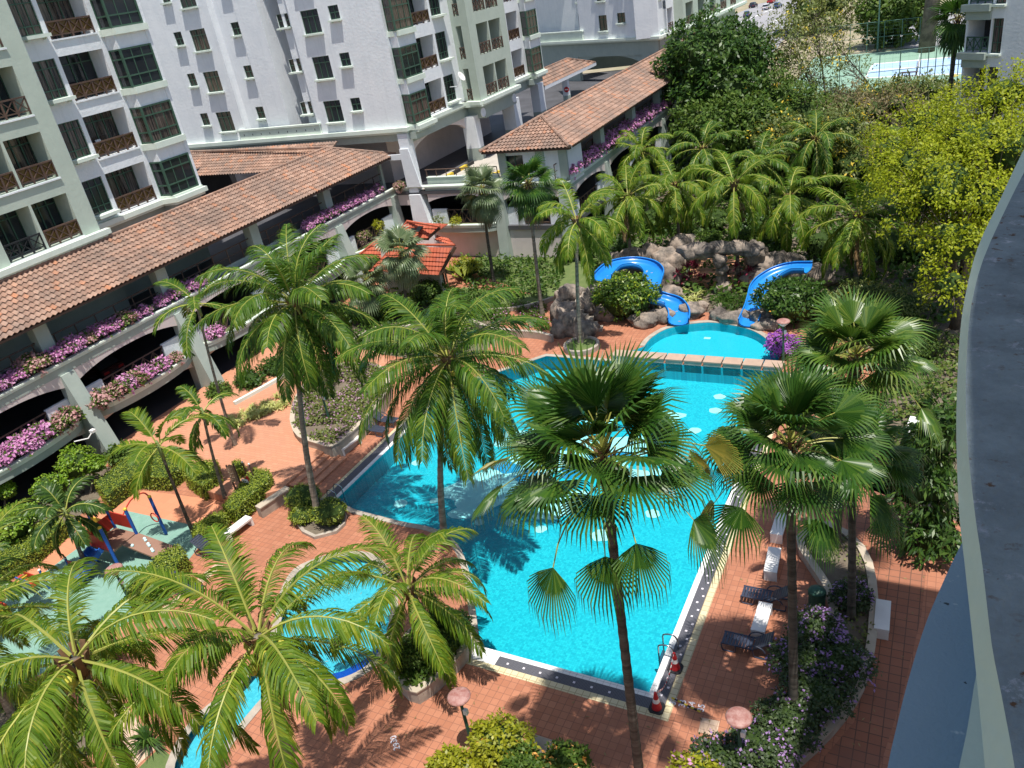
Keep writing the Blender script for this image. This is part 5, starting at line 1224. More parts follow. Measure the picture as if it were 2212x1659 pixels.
def cover(name, label, poly, z, n, leafm, L=.14, seed=1, h=.25, extra=None, flower=0):
    g = random.Random(seed); b = MB()
    for p in scatter(poly, n, z, seed):
        if noise.noise(p*.8) < -.25: continue
        q = p+Vector((0, 0, g.uniform(.02, h*(1+.8*noise.noise(p*.6))))); leafcard(b, q, (rv(g)+ZUP*.1).normalized(), ZUP+rv(g)*.5, L*g.uniform(.7, 1.4), L*.7, 1 if g.random() < flower else 0, .05)
    o = b.build(name, [leafm, extra or L_MAG]); tag(o, label, 'ground cover', None, 'stuff'); return o

# ---- coconut palms near the camera
b_ = G(690, 1122, .3); palm('coconut_palm', 'tall coconut palm rising from the clipped round bushes beside the pool ladder', b_, UP(637, 655, b_), L=4.3, nf=38, nl=80, seed=11, ll=1.15, wid=.055, hang=1.1, vee=.1, dead=5, nuts=(5, 0), emax=86, emin=-74, droop=(.3, 1.7))
b_ = G(962, 1172); palm('coconut_palm', 'tall coconut palm on the deck tip between the big pool and paddling pool', b_, UP(968, 775, b_), L=4.9, nf=38, nl=84, seed=23, ll=1.3, wid=.055, hang=1.1, vee=.1, dead=3, nuts=(9, 0), emax=84, emin=-72, droop=(.4, 1.7))
h_ = DI(163, 1425, 22.0); palm('coconut_palm', 'coconut palm with yellow nuts leaning in at the lower left corner', G(425, 1930), h_, L=3.7, emax=58, nf=20, nl=86, seed=36, ll=.95, wid=.046, hang=1.1, vee=.1, dead=2, leafm=L_COCO2, nuts=(16, 'side'), emin=-52, r=.2, droop=(.6, 2.0))
h_ = DI(557, 1375, 21.5); palm('coconut_palm', 'coconut palm standing before the paddling pool at the bottom of the view', G(690, 1835), h_, L=3.9, nf=22, nl=86, seed=41, ll=.92, wid=.046, hang=1.1, vee=.1, dead=3, leafm=L_COCO2, nuts=(9, 0), r=.2, emin=-55, droop=(.6, 2.0))
b_ = G(955, 1405, .6); palm('coconut_palm', 'short sunny coconut palm in the stone planter between the two pools', b_, UP(880, 1270, b_), L=3.6, nf=22, nl=80, seed=57, ll=.88, wid=.046, hang=1.05, vee=.1, dead=2, leafm=L_COCO2, emin=-50, droop=(.6, 1.9))
palm('coconut_palm', 'coconut palm with its bare grey trunk at the far lower left edge', G(48, 1582), UP(-75, 1330, G(48, 1582)), L=4.2, nf=20, nl=70, seed=61, ll=1.0, wid=.05, leafm=L_COCO2)
# ---- feathery palms around the playground and plaza
b_ = G(424, 1168); palm('areca_palm', 'young feathery palm with bright broad fronds leaning over the green playground mat', b_, UP(342, 962, b_), L=2.7, nf=10, nl=44, seed=72, ll=.75, r=.10, wid=.07, hang=.3, emin=-40, droop=(.7, 1.5), shaft=True, leafm=L_COCO2, barkm=TR_FAN)
b_ = G(486, 1072, .4); palm('foxtail_palm', 'small drooping palm beside the wooden notice board', b_, UP(438, 890, b_), L=2.1, nf=9, nl=40, seed=75, ll=.62, r=.10, wid=.07, hang=.8, emin=-55, droop=(.9, 1.7), shaft=True)
b_ = G(508, 962, .45); palm('areca_palm', 'slim palm in front of the second sage buttress', b_, UP(425, 655, b_), L=2.9, nf=10, nl=42, seed=79, ll=.75, r=.10, wid=.07, hang=.4, emin=-50, droop=(.8, 1.6), shaft=True, leafm=L_COCO)
b_ = G(192, 1235); palm('foxtail_palm', 'bushy dark palm shading the playground climbing frame', b_, UP(140, 1105, b_), L=2.1, nf=13, nl=50, seed=83, ll=.75, r=.12, wid=.08, hang=.85, emin=-45, droop=(.7, 1.6), shaft=True, leafm=L_DARK)
palm('foxtail_palm', 'dark palm half cut off by the left edge beside the hedge', (-34.6, 11.5, 0), (-34.8, 11.6, 2.9), L=2.2, nf=11, nl=40, seed=84, ll=.7, r=.12, wid=.08, hang=.8, shaft=True, leafm=L_DARK)
# ---- coconut palms around the slides and behind them
for i, (hu, hv, bu_, bv, L, sd, lb) in enumerate((
    (1246, 478, 1255, 745, 3.5, 101, 'coconut palm in the round kerbed bed at the end of the weir'),
    (1356, 425, 1365, 600, 3.6, 102, 'coconut palm whose trunk rises behind the lime bush at the left slide'),
    (1459, 402, 1470, 565, 3.5, 103, 'coconut palm among crimson plants between the slide and the rock cave'),
    (1586, 398, 1595, 612, 3.9, 104, 'tall coconut palm in front of the middle rock cave pillar'),
    (1705, 428, 1703, 590, 3.7, 105, 'coconut palm beside the right blue slide'),
    (1853, 468, 1850, 612, 4.3, 106, 'bright yellowish coconut palm to the right of both slides'),
    (1386, 326, 1400, 470, 3.7, 107, 'coconut palm close against the pink flower trough of the right wing'),
    (1519, 322, 1523, 470, 3.9, 108, 'dark coconut palm under the big round green tree'),
    (1762, 300, 1766, 440, 3.8, 109, 'coconut palm buried in the olive trees with yellow flowers'),
    (1948, 335, 1950, 450, 3.6, 110, 'coconut palm half hidden inside the yellow green tree'),
    (1640, 350, 1642, 480, 3.4, 111, 'coconut palm in deep shade behind the rock cave'))):
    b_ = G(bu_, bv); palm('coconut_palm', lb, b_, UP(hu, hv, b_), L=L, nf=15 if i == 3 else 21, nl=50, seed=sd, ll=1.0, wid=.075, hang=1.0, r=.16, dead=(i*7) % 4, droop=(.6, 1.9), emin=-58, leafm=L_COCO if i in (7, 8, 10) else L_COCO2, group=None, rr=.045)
# ---- fan palms
h_ = DI(1303, 985, 18.3); fanpalm('fan_palm', 'large fan palm with drooping split leaves towering in the foreground over the pool', (h_.x-.05, h_.y-.15, 0), h_, Rb=1.5, P=1.95, nl=42, seed=201, nseg=32, emax=88, yellow=6, r=.15, emin=-66, low=11)
b_ = G(1714, 1563); fanpalm('fan_palm', 'dark fan palm over the sun loungers on the right terrace', b_, UP(1705, 965, b_), Rb=1.35, P=1.75, nl=38, seed=207, nseg=30, yellow=2, r=.15, emin=-66, low=9)
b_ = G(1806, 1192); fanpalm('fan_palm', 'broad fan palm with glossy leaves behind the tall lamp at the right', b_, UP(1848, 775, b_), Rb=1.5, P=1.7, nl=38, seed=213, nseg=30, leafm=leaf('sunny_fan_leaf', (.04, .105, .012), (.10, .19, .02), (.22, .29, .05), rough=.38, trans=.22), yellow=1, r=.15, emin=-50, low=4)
b_ = G(1838, 1348); fanpalm('fan_palm', 'shaded fan palm rising from the curved bed at the right path', b_, UP(1838, 985, b_), Rb=1.25, P=1.4, nl=30, seed=219, nseg=26, r=.15, emin=-66, low=7)
for i, (hu, hv, bu_, bv, sd, sk, lb) in enumerate(((1040, 412, 1068, 615, 221, 16, 'pale fan palm with a brown skirt of dead leaves beside the pool house'), (1142, 400, 1172, 682, 222, 6, 'tall dark fan palm with leaning grey trunk by the stepped rocks'), (868, 545, 884, 690, 223, 5, 'pale fan palm in front of the red pool house roof'), (792, 610, 800, 700, 224, 0, 'low pale fan palm left of the pool house'))):
    b_ = G(bu_, bv); fanpalm('fan_palm', lb, b_, UP(hu, hv, b_), Rb=1.3, P=1.5, nl=34, seed=sd, leafm=L_FANP if i != 1 else L_FAN, r=.14, skirt=sk, nseg=20, emin=-65, bark=TR_COCO if i == 1 else TR_FAN)
# ---- broadleaf trees
def lob(base, *a): return [(UP(u, v, Vector((base[0]+dx, base[1]+dy, 0))), r) for u, v, dx, dy, r in a]
B1 = (-20.5, 86, 0); tree('round_tree', 'big dense dark green round tree at the end of the right tiled roof', B1, lob(B1, (1535, 120, 0, 0, (5.2, 5, 4.3)), (1490, 150, -2, 1, (3.6, 3.6, 3.4)), (1600, 140, 3, 2, (4, 4, 3.6)), (1570, 200, 1, -3, (4.2, 3.5, 3.4)), (1500, 205, -2, -2, (3, 3, 2.8))), 15000, .52, .26, L_DARK, 301, .4, 3.5, clump=12, cr=.6, core=.62, shell=.75, up=.6)
B2 = (-17, 78, 0); tree('bushy_tree', 'mid green bushy tree below the round tree behind the coconut palms', B2, lob(B2, (1560, 265, -1, 0, (3.8, 3, 2.6)), (1625, 270, 2, 0, (3.4, 3, 2.8)), (1500, 275, -4, 1, (2.6, 2.4, 2.2))), 9000, .45, .2, L_MID, 302, .25, 1.5, clump=12, cr=.55, core=.5, shell=.7)
B3 = (-11.5, 92, 0); tree('flowering_tree', 'tall sparse tree with grey limbs and scattered yellow blossom', B3, lob(B3, (1700, 80, 0, 0, (4, 4, 3.4)), (1745, 140, 3, -1, (3.6, 3.5, 3)), (1665, 150, -2, 0, (3.4, 3, 3)), (1715, 210, 1, -3, (3.6, 3, 2.6)), (1760, 50, 3, 3, (3.4, 3, 2.6))), 9500, .36, .15, L_OLIVE, 303, .2, 2.0, flower=.07, clump=9, cr=.7, shell=.3, nb=34, cut=.02)
B4 = (-6.0, 96, 0); tree('flowering_tree', 'thin open tree in front of the tennis court fence', B4, lob(B4, (1800, 90, 0, 0, (3, 3, 3.4)), (1835, 150, 1.5, -1, (2.4, 2.4, 2)), (1790, 190, 0, 0, (2.6, 2.4, 2))), 2600, .34, .14, L_OLIVE, 304, .17, 2.2, flower=.05, clump=8, cr=.6, shell=.25, nb=26, cut=.02)
B5 = (-8.5, 74, 0); tree('flowering_tree', 'dense olive tree thick with yellow blossom above the bright coconut palm', B5, lob(B5, (1750, 320, 0, 0, (3.6, 3, 2.8)), (1810, 290, 2.5, 1, (3.2, 3, 2.6)), (1835, 355, 3, -1.5, (2.8, 2.6, 2.2)), (1690, 300, -3, 1, (2.6, 2.4, 2.4))), 11000, .36, .15, L_OLIVE, 305, .2, 1.4, flower=.10, clump=10, cr=.55, core=.5, shell=.65)
B6 = (-3.5, 82, 0); tree('flowering_tree', 'brownish tree with thin seed pods below the blue court', B6, lob(B6, (1880, 240, 0, 0, (3.4, 3, 2)), (1940, 225, 2.5, 1, (2.6, 2.6, 1.8)), (1830, 225, -2, 1, (2.6, 2.4, 1.8))), 4200, .34, .12, leaf('brown_leaf', (.14, .12, .045), (.22, .18, .08), (.30, .22, .10), rough=.6), 306, .18, 1.4, flower=.05, clump=9, cr=.6, core=.4, shell=.5)
B7 = (1.0, 47, 0); tree('yellow_green_tree', 'large airy yellow green tree spreading along the right edge', B7, lob(B7, (2040, 400, 0, 0, (3.6, 3.4, 2.6)), (1985, 350, -1.5, 3, (2.8, 3, 2)), (2110, 300, 2.2, 4, (3.4, 3.4, 2.4)), (2165, 210, 3.5, 7, (2.8, 3, 2)), (2060, 520, .5, -2, (2.6, 2.6, 2.2)), (1960, 440, -1.8, 0, (2.4, 2.4, 1.8)), (2050, 615, 1, -4, (1.6, 1.8, 1.6)), (2190, 330, 3.6, 2, (2.8, 3, 2.4)), (1925, 330, -2.6, 6, (2.2, 2.6, 1.8)), (2000, 270, 0, 8, (2.6, 3, 2)), (2130, 430, 2, 0, (2.6, 2.6, 2))), 46000, .19, .12, L_LIMETREE, 307, .24, 2.6, clump=16, cr=.42, shell=.35, core=.42, nb=34, cut=.06)
B8 = (.75, 27.6, 0); tree('mango_tree', 'dark glossy leafed tree beside the near parapet', B8, lob(B8, (2030, 930, .2, .4, (1.15, 1.4, 1.4)), (2010, 1040, 0, 0, (1.35, 1.3, 1.4)), (2025, 1160, .3, -.6, (1.3, 1.2, 1.3)), (2050, 1240, .6, -1, (1.1, 1, 1))), 6500, .34, .10, L_DARK, 308, .16, 1.4, clump=12, cr=.28, core=.55, shell=.75, flower=0, droop=.5)
B9 = tuple(G(1935, 96)); tree('roadside_tree', 'rounded green tree beside the road beyond the tennis court', B9, lob(B9, (1935, 30, 0, 0, (6, 5, 5)), (1905, 55, -3, 0, (3.5, 3, 3)), (1960, 15, 3, 2, (4, 4, 4))), 6500, .8, .45, L_MID, 309, .5, 4, clump=10, cr=1.0, core=.6, shell=.7)
B9b = tuple(G(1760, 75)); tree('roadside_tree', 'dark broad tree beside the car park behind the sparse tree', B9b, lob(B9b, (1790, 10, 4, 4, (7, 5, 5)), (1740, 25, -3, 0, (4, 4, 4))), 4500, .8, .4, L_OLIVE, 310, .4, 3, clump=10, cr=1.0, core=.45, shell=.6)
bt = G(2001, 112); b = MB(); b.tube([bt, bt+Vector((.4, 0, 9)), bt+Vector((.2, .3, 24))], [1.25, 1.05, .9], 10); t = thing('tall_trunk', 'tall thick grey palm trunk standing beside the tennis court', 'tree trunk', bt); b.build('trunk', TR_WOOD, t, smooth=True)
b = MB(); bt2 = bt+Vector((.2, .3, 24))
for k in range(16): fanleaf(b, bt2, k*2.4, R(60-6*k), 2, 3, .5, 20, 2, rnd, 0, 1)
b.build('crown', [L_FAN, L_RACH], t)
b_ = Vector((-.6, 86, 0)); fanpalm('fan_palm', 'dark fan palm crown beside the shaded tower balcony', b_, UP(2070, 40, b_), Rb=2.0, P=1.4, nl=22, seed=231, nseg=20, r=.22, emin=-75)
B10 = (-11, 84, 0); tree('bushy_tree', 'broad mid green tree filling the gap behind the flowering trees', B10, lob(B10, (1680, 225, 0, 0, (3.6, 3, 3)), (1640, 205, -2.4, 1, (3, 3, 2.6)), (1730, 250, 2.4, -1, (3, 2.6, 2.4))), 6000, .42, .18, L_MID, 311, .22, 1.6, clump=12, cr=.55, core=.5, shell=.65, flower=.02)
B11 = (-2.5, 92, 0); tree('bushy_tree', 'low olive green tree in front of the right part of the court fence', B11, lob(B11, (1900, 215, -1, 0, (3, 2.6, 2)), (1960, 205, 1.5, 0, (3, 2.6, 1.9)), (2010, 195, 3.5, 1, (2.6, 2.6, 1.8))), 5000, .38, .16, L_OLIVE, 312, .2, 1.2, clump=12, cr=.55, core=.5, shell=.65, flower=.05)
# ---- shrubs by the slides and weir
c_ = G(1352, 690); shrub('round_shrub', 'dense dark and lime shrub hugging the left blue slide', c_+Vector((0, .4, 1.5)), (2.2, 1.7, 1.55), 3800, .24, .14, leaf('dark_lime_leaf', (.04, .10, .010), (.13, .23, .016), (.42, .48, .03), rough=.4), 401, core=.8, cr=.18)
c_ = G(1705, 700); shrub('hibiscus_shrub', 'dark green hibiscus shrub with orange flowers below the right slide', c_+Vector((0, .3, 1.4)), (1.9, 1.6, 1.5), 2800, .24, .15, L_DARK, 402, flower=.012, fm=L_ORG, core=.8, cr=.18)
c_ = G(1692, 772); shrub('bougainvillea', 'vivid purple bougainvillea mound at the foot of the far lamp post', c_+Vector((-.1, .3, .6)), (1.0, .9, .7), 1500, .15, .11, leaf('purple_bract', (.32, .07, .42), (.45, .13, .55), (.55, .25, .62), rough=.6, trans=.35), 403, core=.8, cr=.12)
for i, (u, v, s_, lb) in enumerate(((1440, 572, .8, 'crimson ti plant left of the slide palm'), (1482, 592, 1.1, 'crimson ti plant cluster at the cave entrance'), (1515, 585, .8, 'small crimson ti plant in front of the orange terrace'), (1607, 592, 1.1, 'crimson ti plant at the foot of the tall slide palm'), (1562, 575, .8, 'dark ti plant at the cave pillar'), (1495, 562, .7, 'bright crimson ti plant on a tall stem'))):
    g = random.Random(500+i); c_ = G(u, v+32); t = thing('ti_plant', lb, 'plant', c_); b = MB()
    for st in range(4):
        o = c_+Vector((g.uniform(-.5, .5), g.uniform(-.4, .4), g.uniform(.7, 1.5)))*s_*Vector((1, 1, 1)).length/1.73
        o = Vector((c_.x+g.uniform(-.5, .5)*s_, c_.y+g.uniform(-.3, .3)*s_, g.uniform(.6, 1.5)*s_))
        for k in range(16): a = k*2.4; e = R(85-5*k); d = Vector((math.cos(a)*math.cos(e), math.sin(a)*math.cos(e), math.sin(e))); leafcard(b, o, d, ZUP+d*.2, .6*s_, .13*s_, 0, .12)
        b.cur = 1; b.tube([(o.x, o.y, 0), o], .03, 5); b.cur = 0
    b.build('foliage', [L_RED if i != 4 else leaf('dark_ti_leaf', (.05, .02, .03), (.09, .03, .04), rough=.4), TR_WOOD], t)
tufts('variegated_plant', 'pale variegated clump beside the left slide outlet', 'plant', [G(1498+rnd.uniform(-16, 16), 645+rnd.uniform(-14, 14), .3) for _ in range(9)], L_SPID, .7, .10, 14, 11, stuff=False)
tufts('grass_clump', 'dark strappy grass clump on the rocks between the slides', 'plant', [G(1580+rnd.uniform(-30, 30), 662+rnd.uniform(-14, 14), .3) for _ in range(16)], L_DARK, .95, .05, 22, 12, stuff=False)
# ---- clipped hedges, topiary
hedge('long clipped hedge at the corner where the plaza meets the playground', V2(GP([(216, 1070), (317, 990), (345, 985), (421, 1022), (372, 1062), (300, 1058), (240, 1105)])), 0, .95, 5200, 601)
hedge('clipped hedge strip along the left side of the orange playground border', V2(GP([(-40, 1240), (0, 1212), (127, 1136), (158, 1154), (80, 1223), (0, 1266), (-40, 1290)])), 0, .8, 4200, 602)
hedge('clipped hedge between the rubber mat and the lounger at the paddling pool', V2(GP([(288, 1300), (360, 1222), (400, 1208), (416, 1228), (345, 1318), (326, 1346), (300, 1345)])), 0, .9, 4200, 603)
hedge('clipped hedge on top of the stone retaining wall beside the plaza steps', V2(GP([(490, 1120), (556, 1036), (590, 1040), (596, 1058), (516, 1130)], .2)), .15, .85, 3600, 604)
hedge('blocky clipped hedge behind the small palm at the notice board', V2(GP([(407, 1055), (440, 1024), (480, 1024), (488, 1060), (447, 1082)])), 0, .95, 3200, 605)
hedge('short clipped hedge behind the white bench near the playground', V2(GP([(422, 1166), (465, 1138), (495, 1128), (500, 1144), (453, 1180), (430, 1184)])), 0, .8, 2400, 606)
hedge('small clipped hedge right of the notice board', V2(GP([(508, 1020), (525, 1014), (538, 1030), (520, 1040)], .3)), .3, .7, 1000, 607)
for i, (u, v, r, lb) in enumerate(((664, 1098, .85, 'clipped round bush left of the tall palm at the pool ladder'), (657, 1128, .55, 'smallest clipped round bush at the foot of the tall palm'), (718, 1128, .8, 'clipped round bush nearest the pool ladder'))):
    c_ = G(u, v); shrub('clipped_bush', lb, c_+Vector((0, 0, r*.75)), (r*1.15, r, r*.8), 1900, .09, .055, L_HEDGE, 611+i, core=.93, cr=.07, stem=False)
for i, (u, v, r, bu_, bv, lb) in enumerate(((165, 1003, .95, 180, 1065, 'largest round topiary ball in front of the first buttress'), (205, 1004, .5, 196, 1066, 'small topiary ball touching the largest one'), (110, 1057, .85, 125, 1110, 'second round topiary ball further left'), (60, 1112, .55, 70, 1150, 'small topiary ball left of the hedge'), (18, 1138, .95, 35, 1190, 'wide topiary ball at the left edge'), (8, 1058, .5, 14, 1130, 'topiary ball in the dark under the carpark'))):
    b0 = G(bu_, bv); c_ = UP(u, v, b0); t = shrub('topiary_ball', lb, c_, r, 1700, .15, .11, L_TOPI, 621+i, core=.88, cr=.10, stem=False, cat='topiary'); b = MB(); b.tube([b0, c_], [.07, .05], 6); b.build('stem', TR_WOOD, t)
# ---- bougainvillea clumps in the flower troughs
BOU = [shrub('bougainvillea', 'x', (0, 0, .45), (.62, .5, .5), 820, .18, .14, L_MID, 640+k, flower=(.95, 1.2, .7, .85)[k], fm=(L_MAG, L_MAG, L_PEACH, L_MAG)[k], core=.6, cr=.12, stem=True, clump=5) for k in range(4)]
ORD = ['first', 'second', 'third', 'fourth', 'fifth', 'sixth', 'seventh', 'eighth', 'ninth', 'tenth', 'eleventh', 'twelfth', 'thirteenth', 'fourteenth', 'fifteenth', 'sixteenth', 'seventeenth', 'eighteenth', 'nineteenth', 'twentieth']
used_b = set()
def bou(k, p, s_, label, group):
    if k not in used_b: used_b.add(k); o = BOU[k]; o.location = p; o['label'] = label; o['group'] = group
    else: o = dup(BOU[k], p, None, label, None, group)
    o.rotation_euler = (0, 0, rnd.uniform(0, 6.28)); o.scale = (s_, s_, s_)
def Zr(x, y): return ((x*.3316)/1.736, (1250+y*.3316)/1.736)
i = 0
for (x, y, k, s_) in ((-140, 640, 0, 1.0), (30, 560, 0, .95), (190, 430, 1, 1.0), (340, 330, 2, 1.35), (440, 290, 2, 1.1), (610, 240, 0, 1.05), (750, 150, 1, 1.15), (850, 90, 1, 1.15), (1000, 70, 2, .95), (1120, -10, 1, 1.1), (1200, -60, 1, 1.0), (1290, -110, 3, 1.0), (1410, -160, 2, 1.1), (1490, -200, 1, .9), (1640, -260, 3, .85), (1860, -310, 1, .9), (1980, -420, 1, 1.0), (2080, -450, 3, .8), (2170, -480, 1, 1.0), (2290, -550, 1, .9)):
    p = PX(*Zr(x, y), -43.65); bou(k, (-43.72, p.y, 6.3), s_*.9, '%s pink bougainvillea clump from the left along the long left upper trough' % ORD[i], 'bougainvillea along the left upper trough'); i += 1
for i, (x, y, k, s_) in enumerate(((150, 840, 1, 1.0), (230, 810, 1, 1.1), (300, 780, 1, 1.05), (390, 730, 1, 1.1), (460, 700, 1, 1), (540, 660, 1, 1.0), (600, 610, 1, .95), (680, 570, 1, 1), (700, 540, 3, .8), (770, 545, 1, .9), (850, 495, 1, .9), (950, 440, 3, 1.0))):
    p = PX(*z2(x, y), -43.65); bou(k, (-43.72, p.y, 6.3), s_*.86, '%s bougainvillea clump in the row running to the inner podium corner' % ORD[i], 'bougainvillea near the podium corner')
bou(2, (-42.5, 57.0, 6.1), .9, 'lone bougainvillea in the inner corner of the podium trough', 'bougainvillea near the podium corner')
for i in range(20):
    y = 58.4+i*1.42; bou((1, 1, 0, 1, 3)[i % 5], (-26.85+rnd.uniform(-.1, .1), y, 6.35), rnd.uniform(1.0, 1.3), '%s magenta bougainvillea clump from the near end of the right wing trough' % ORD[i], 'bougainvillea along the right wing trough')
for i, (x, y, k, s_) in enumerate(((0, 1430, 1, 1.0), (100, 1300, 1, 1.15), (240, 1240, 1, 1.2), (330, 1250, 0, .9), (430, 1140, 1, 1.2), (540, 1060, 2, 1.0), (740, 960, 2, 1.25))):
    p = PX(*Zr(x, y), -42.9); bou(k, (-42.75, p.y, 2.95), s_, '%s bougainvillea from the left in the lower curved planter at the left edge' % ORD[i], 'bougainvillea in the lower planters')
for i, (x, y, k, s_) in enumerate(((1120, 720, 2, 1.2), (1290, 600, 2, 1.1), (1400, 560, 3, 1.15), (1510, 520, 2, 1.1), (1600, 410, 1, 1.1), (1790, 320, 3, 1.0), (1960, 250, 2, .8))):
    p = PX(*Zr(x, y), -42.9); bou(k, (-42.72, p.y, 2.95), s_, '%s bougainvillea from the left in the second curved planter' % ORD[i], 'bougainvillea in the lower planters')
bou(0, (-42.8, 33.6, 2.95), 1.0, 'pink bougainvillea in the curved planter behind the slim plaza palm', 'bougainvillea in the lower planters')
shrub('planter_shrub', 'yellowish leggy shrub in the curved planter left of the pool house', PX(*z2(960, 900), -42.8), .5, 300, .16, .1, L_LIME, 671, core=0, cr=.2); shrub('planter_shrub', 'reddish dry shrub in the curved planter left of the pool house', PX(*z2(800, 1020), -42.8), .55, 320, .16, .1, L_OLIVE, 672, core=0, cr=.2, flower=.3, fm=L_PEACH)
shrub('planter_shrub', 'pale shrub beside the corner column above the pool house', PY(*z2(1640, 840), 56.8), .5, 300, .15, .09, L_OLIVE, 673, core=0, cr=.2); shrub('planter_shrub', 'lime shrub right of the pale one above the pool house', PY(*z2(1840, 850), 56.8), .45, 320, .15, .1, L_LIME, 674, core=0, cr=.2)
# ================================================================ OBJECTS
def z3(x, y): return ((1950+x*.3165)/1.736, (950+y*.3165)/1.736)
def z4(x, y): return ((2450+x*.3316)/1.736, (850+y*.3316)/1.736)
def _rock():
    t = NT('cast_rock'); n = t.noise(1.1, 8, .65); c = t.ramp(n, [(.32, (.06, .05, .045)), (.46, (.20, .17, .145)), (.60, (.38, .30, .24)), (.74, (.13, .11, .10))])
    mp = t.n('ShaderNodeMapping'); mp.inputs['Scale'].default_value = (2.5, 2.5, .5); t.l(t.pos(), mp.inputs['Vector'])
    c = t.mix(t.math('MULTIPLY', t.ramp(t.noise(1.0, 4, .6, mp.outputs[0]), [(.5, (0, 0, 0)), (.7, (1, 1, 1))]), .6), c, (.06, .055, .05)); t.bump(t.noise(3, 8, .7), .9, .08); return t.fin(c, .85, .25)
ROCK = _rock()
def rocks(name, label, spec, seed):          # one moulded rock mass: (u, v, z, rx, ry, rz) lumps that touch
    b = MB(); c0 = None
    for i, (p, rx, ry, rz_) in enumerate(spec):
        c = Vector(p); c0 = c0 or c; b.blob(c, (rx, ry, rz_), seed+i*1.37, .38, 1.3, 16)
    o = b.build(name, ROCK, None, smooth=True, loc=(c0.x, c0.y, 0)); tag(o, label, 'rock'); return o
g3 = lambda x, y, z: G(*z3(x, y), z); g4 = lambda x, y, z: G(*z4(x, y), z)
rocks('rock_mass', 'tall weathered rock mass beside the stone steps of the left slide', [(g3(600, 480, 1.5), .9, .8, .7), (g3(560, 560, 1.0), 1.0, .8, .9), (g3(480, 700, .6), .7, .7, .9), (g3(560, 740, .7), 1.0, .8, 1.0), (g3(620, 860, .5), 1.1, .8, .9), (g3(480, 900, .4), .7, .6, .7), (g3(760, 920, .4), .9, .7, .8)], 3)
rocks('rock_mass', 'grey rock between the stone steps and the lime shrub', [(g3(840, 560, 1.1), .7, .7, 1.0), (g3(820, 660, .7), .8, .7, .9), (g3(960, 720, .4), .9, .6, .7)], 21)
rocks('rock_mass', 'pale rock hump inside the curve of the left slide', [(g3(1250, 240, 1.0), 1.5, .8, .9), (g3(1420, 260, .9), 1.0, .8, .8), (g3(1110, 290, .9), .9, .7, .9)], 33)
rocks('rock_mass', 'rock wall standing behind the left slide', [(g3(1360, 70, 1.4), 1.2, .7, .9), (g3(1560, 50, 1.6), .9, .7, 1.1), (g3(1120, 120, 1.4), .9, .7, .9), (g3(1720, 70, 1.6), 1.3, .8, .9), (g3(1800, 140, 1.2), 1.0, .8, 1.1)], 41)
rocks('boulder', 'streaked boulder right of the left slide bend', [(g3(1760, 300, .8), .9, .7, 1.1), (g3(1800, 480, .5), .9, .7, .6)], 55)
rocks('boulder', 'large pale boulder left of the left slide outlet', [(g3(1670, 755, .3), .85, .6, .55)], 61)
rocks('boulder', 'low dark boulder at the edge of the splash pool', [(g3(1460, 800, .3), 1.0, .6, .5)], 67)
rocks('boulder', 'tan boulder right of the left slide outlet', [(g3(2030, 690, .35), .8, .65, .6)], 71)
rocks('boulder', 'small pale boulder beside the tan one at the cave path', [(g3(2160, 640, .25), .5, .4, .4)], 75)
rocks('boulder', 'rocky rim around the strappy grass clump', [(g4(760, 1000, .25), .7, .5, .45), (g4(880, 1040, .25), .9, .45, .4), (g4(1000, 1020, .3), .6, .5, .5), (g4(740, 940, .25), .4, .6, .4)], 81)
rocks('boulder', 'dark rocks under the right slide outlet', [(g4(1260, 1040, .3), .8, .7, .6), (g4(1320, 1110, .25), .8, .5, .45), (g4(1220, 1130, .15), .6, .4, .35)], 87)
rocks('rock_cave', 'artificial rock cave with an overhanging roof slab and a leaning pillar', [(g4(350, 260, 1.6), 1.2, 1.0, 1.3), (g4(300, 330, .9), .9, .8, 1.2), (g4(470, 280, 2.9), 1.1, .5, .55), (g4(600, 275, 2.95), 1.1, .5, .5), (g4(760, 250, 3.0), 1.2, .5, .5), (g4(900, 240, 3.0), 1.2, .5, .5), (g4(1050, 255, 2.9), 1.1, .55, .55), (g4(1150, 290, 2.3), .7, .6, .9), (g4(1170, 350, 1.6), .8, .8, .9), (g4(1190, 420, .9), .8, .8, 1.2),
    (g4(755, 385, 2.35), .45, .42, .5), (g4(765, 480, 1.7), .40, .40, .6), (g4(780, 590, .9), .40, .40, .7), (g4(800, 700, .3), .55, .5, .5)], 93)
rocks('rock_mass', 'long sloping rock mass behind the right slide', [(g4(1280, 480, 1.0), 1.3, .8, 1.0), (g4(1150, 590, .6), 1.0, .7, .8), (g4(1400, 430, 1.2), 1.0, .8, .9), (g4(1560, 440, 1.0), .9, .7, .8), (g4(1600, 570, .6), .9, .6, .9)], 103)
rocks('boulder', 'grey boulder right of the upper end of the right slide', [(g4(1860, 540, .5), .9, .8, .8), (g4(1990, 560, .5), 1.0, .8, .7)], 111)
b = MB(); tp = GP([(1490, 604), (1565, 607), (1628, 600), (1642, 556), (1560, 548), (1492, 560)], .55); b.prism(V2(tp), 0, .55); tag(b.build('cave_terrace', ORG2), kind='structure')
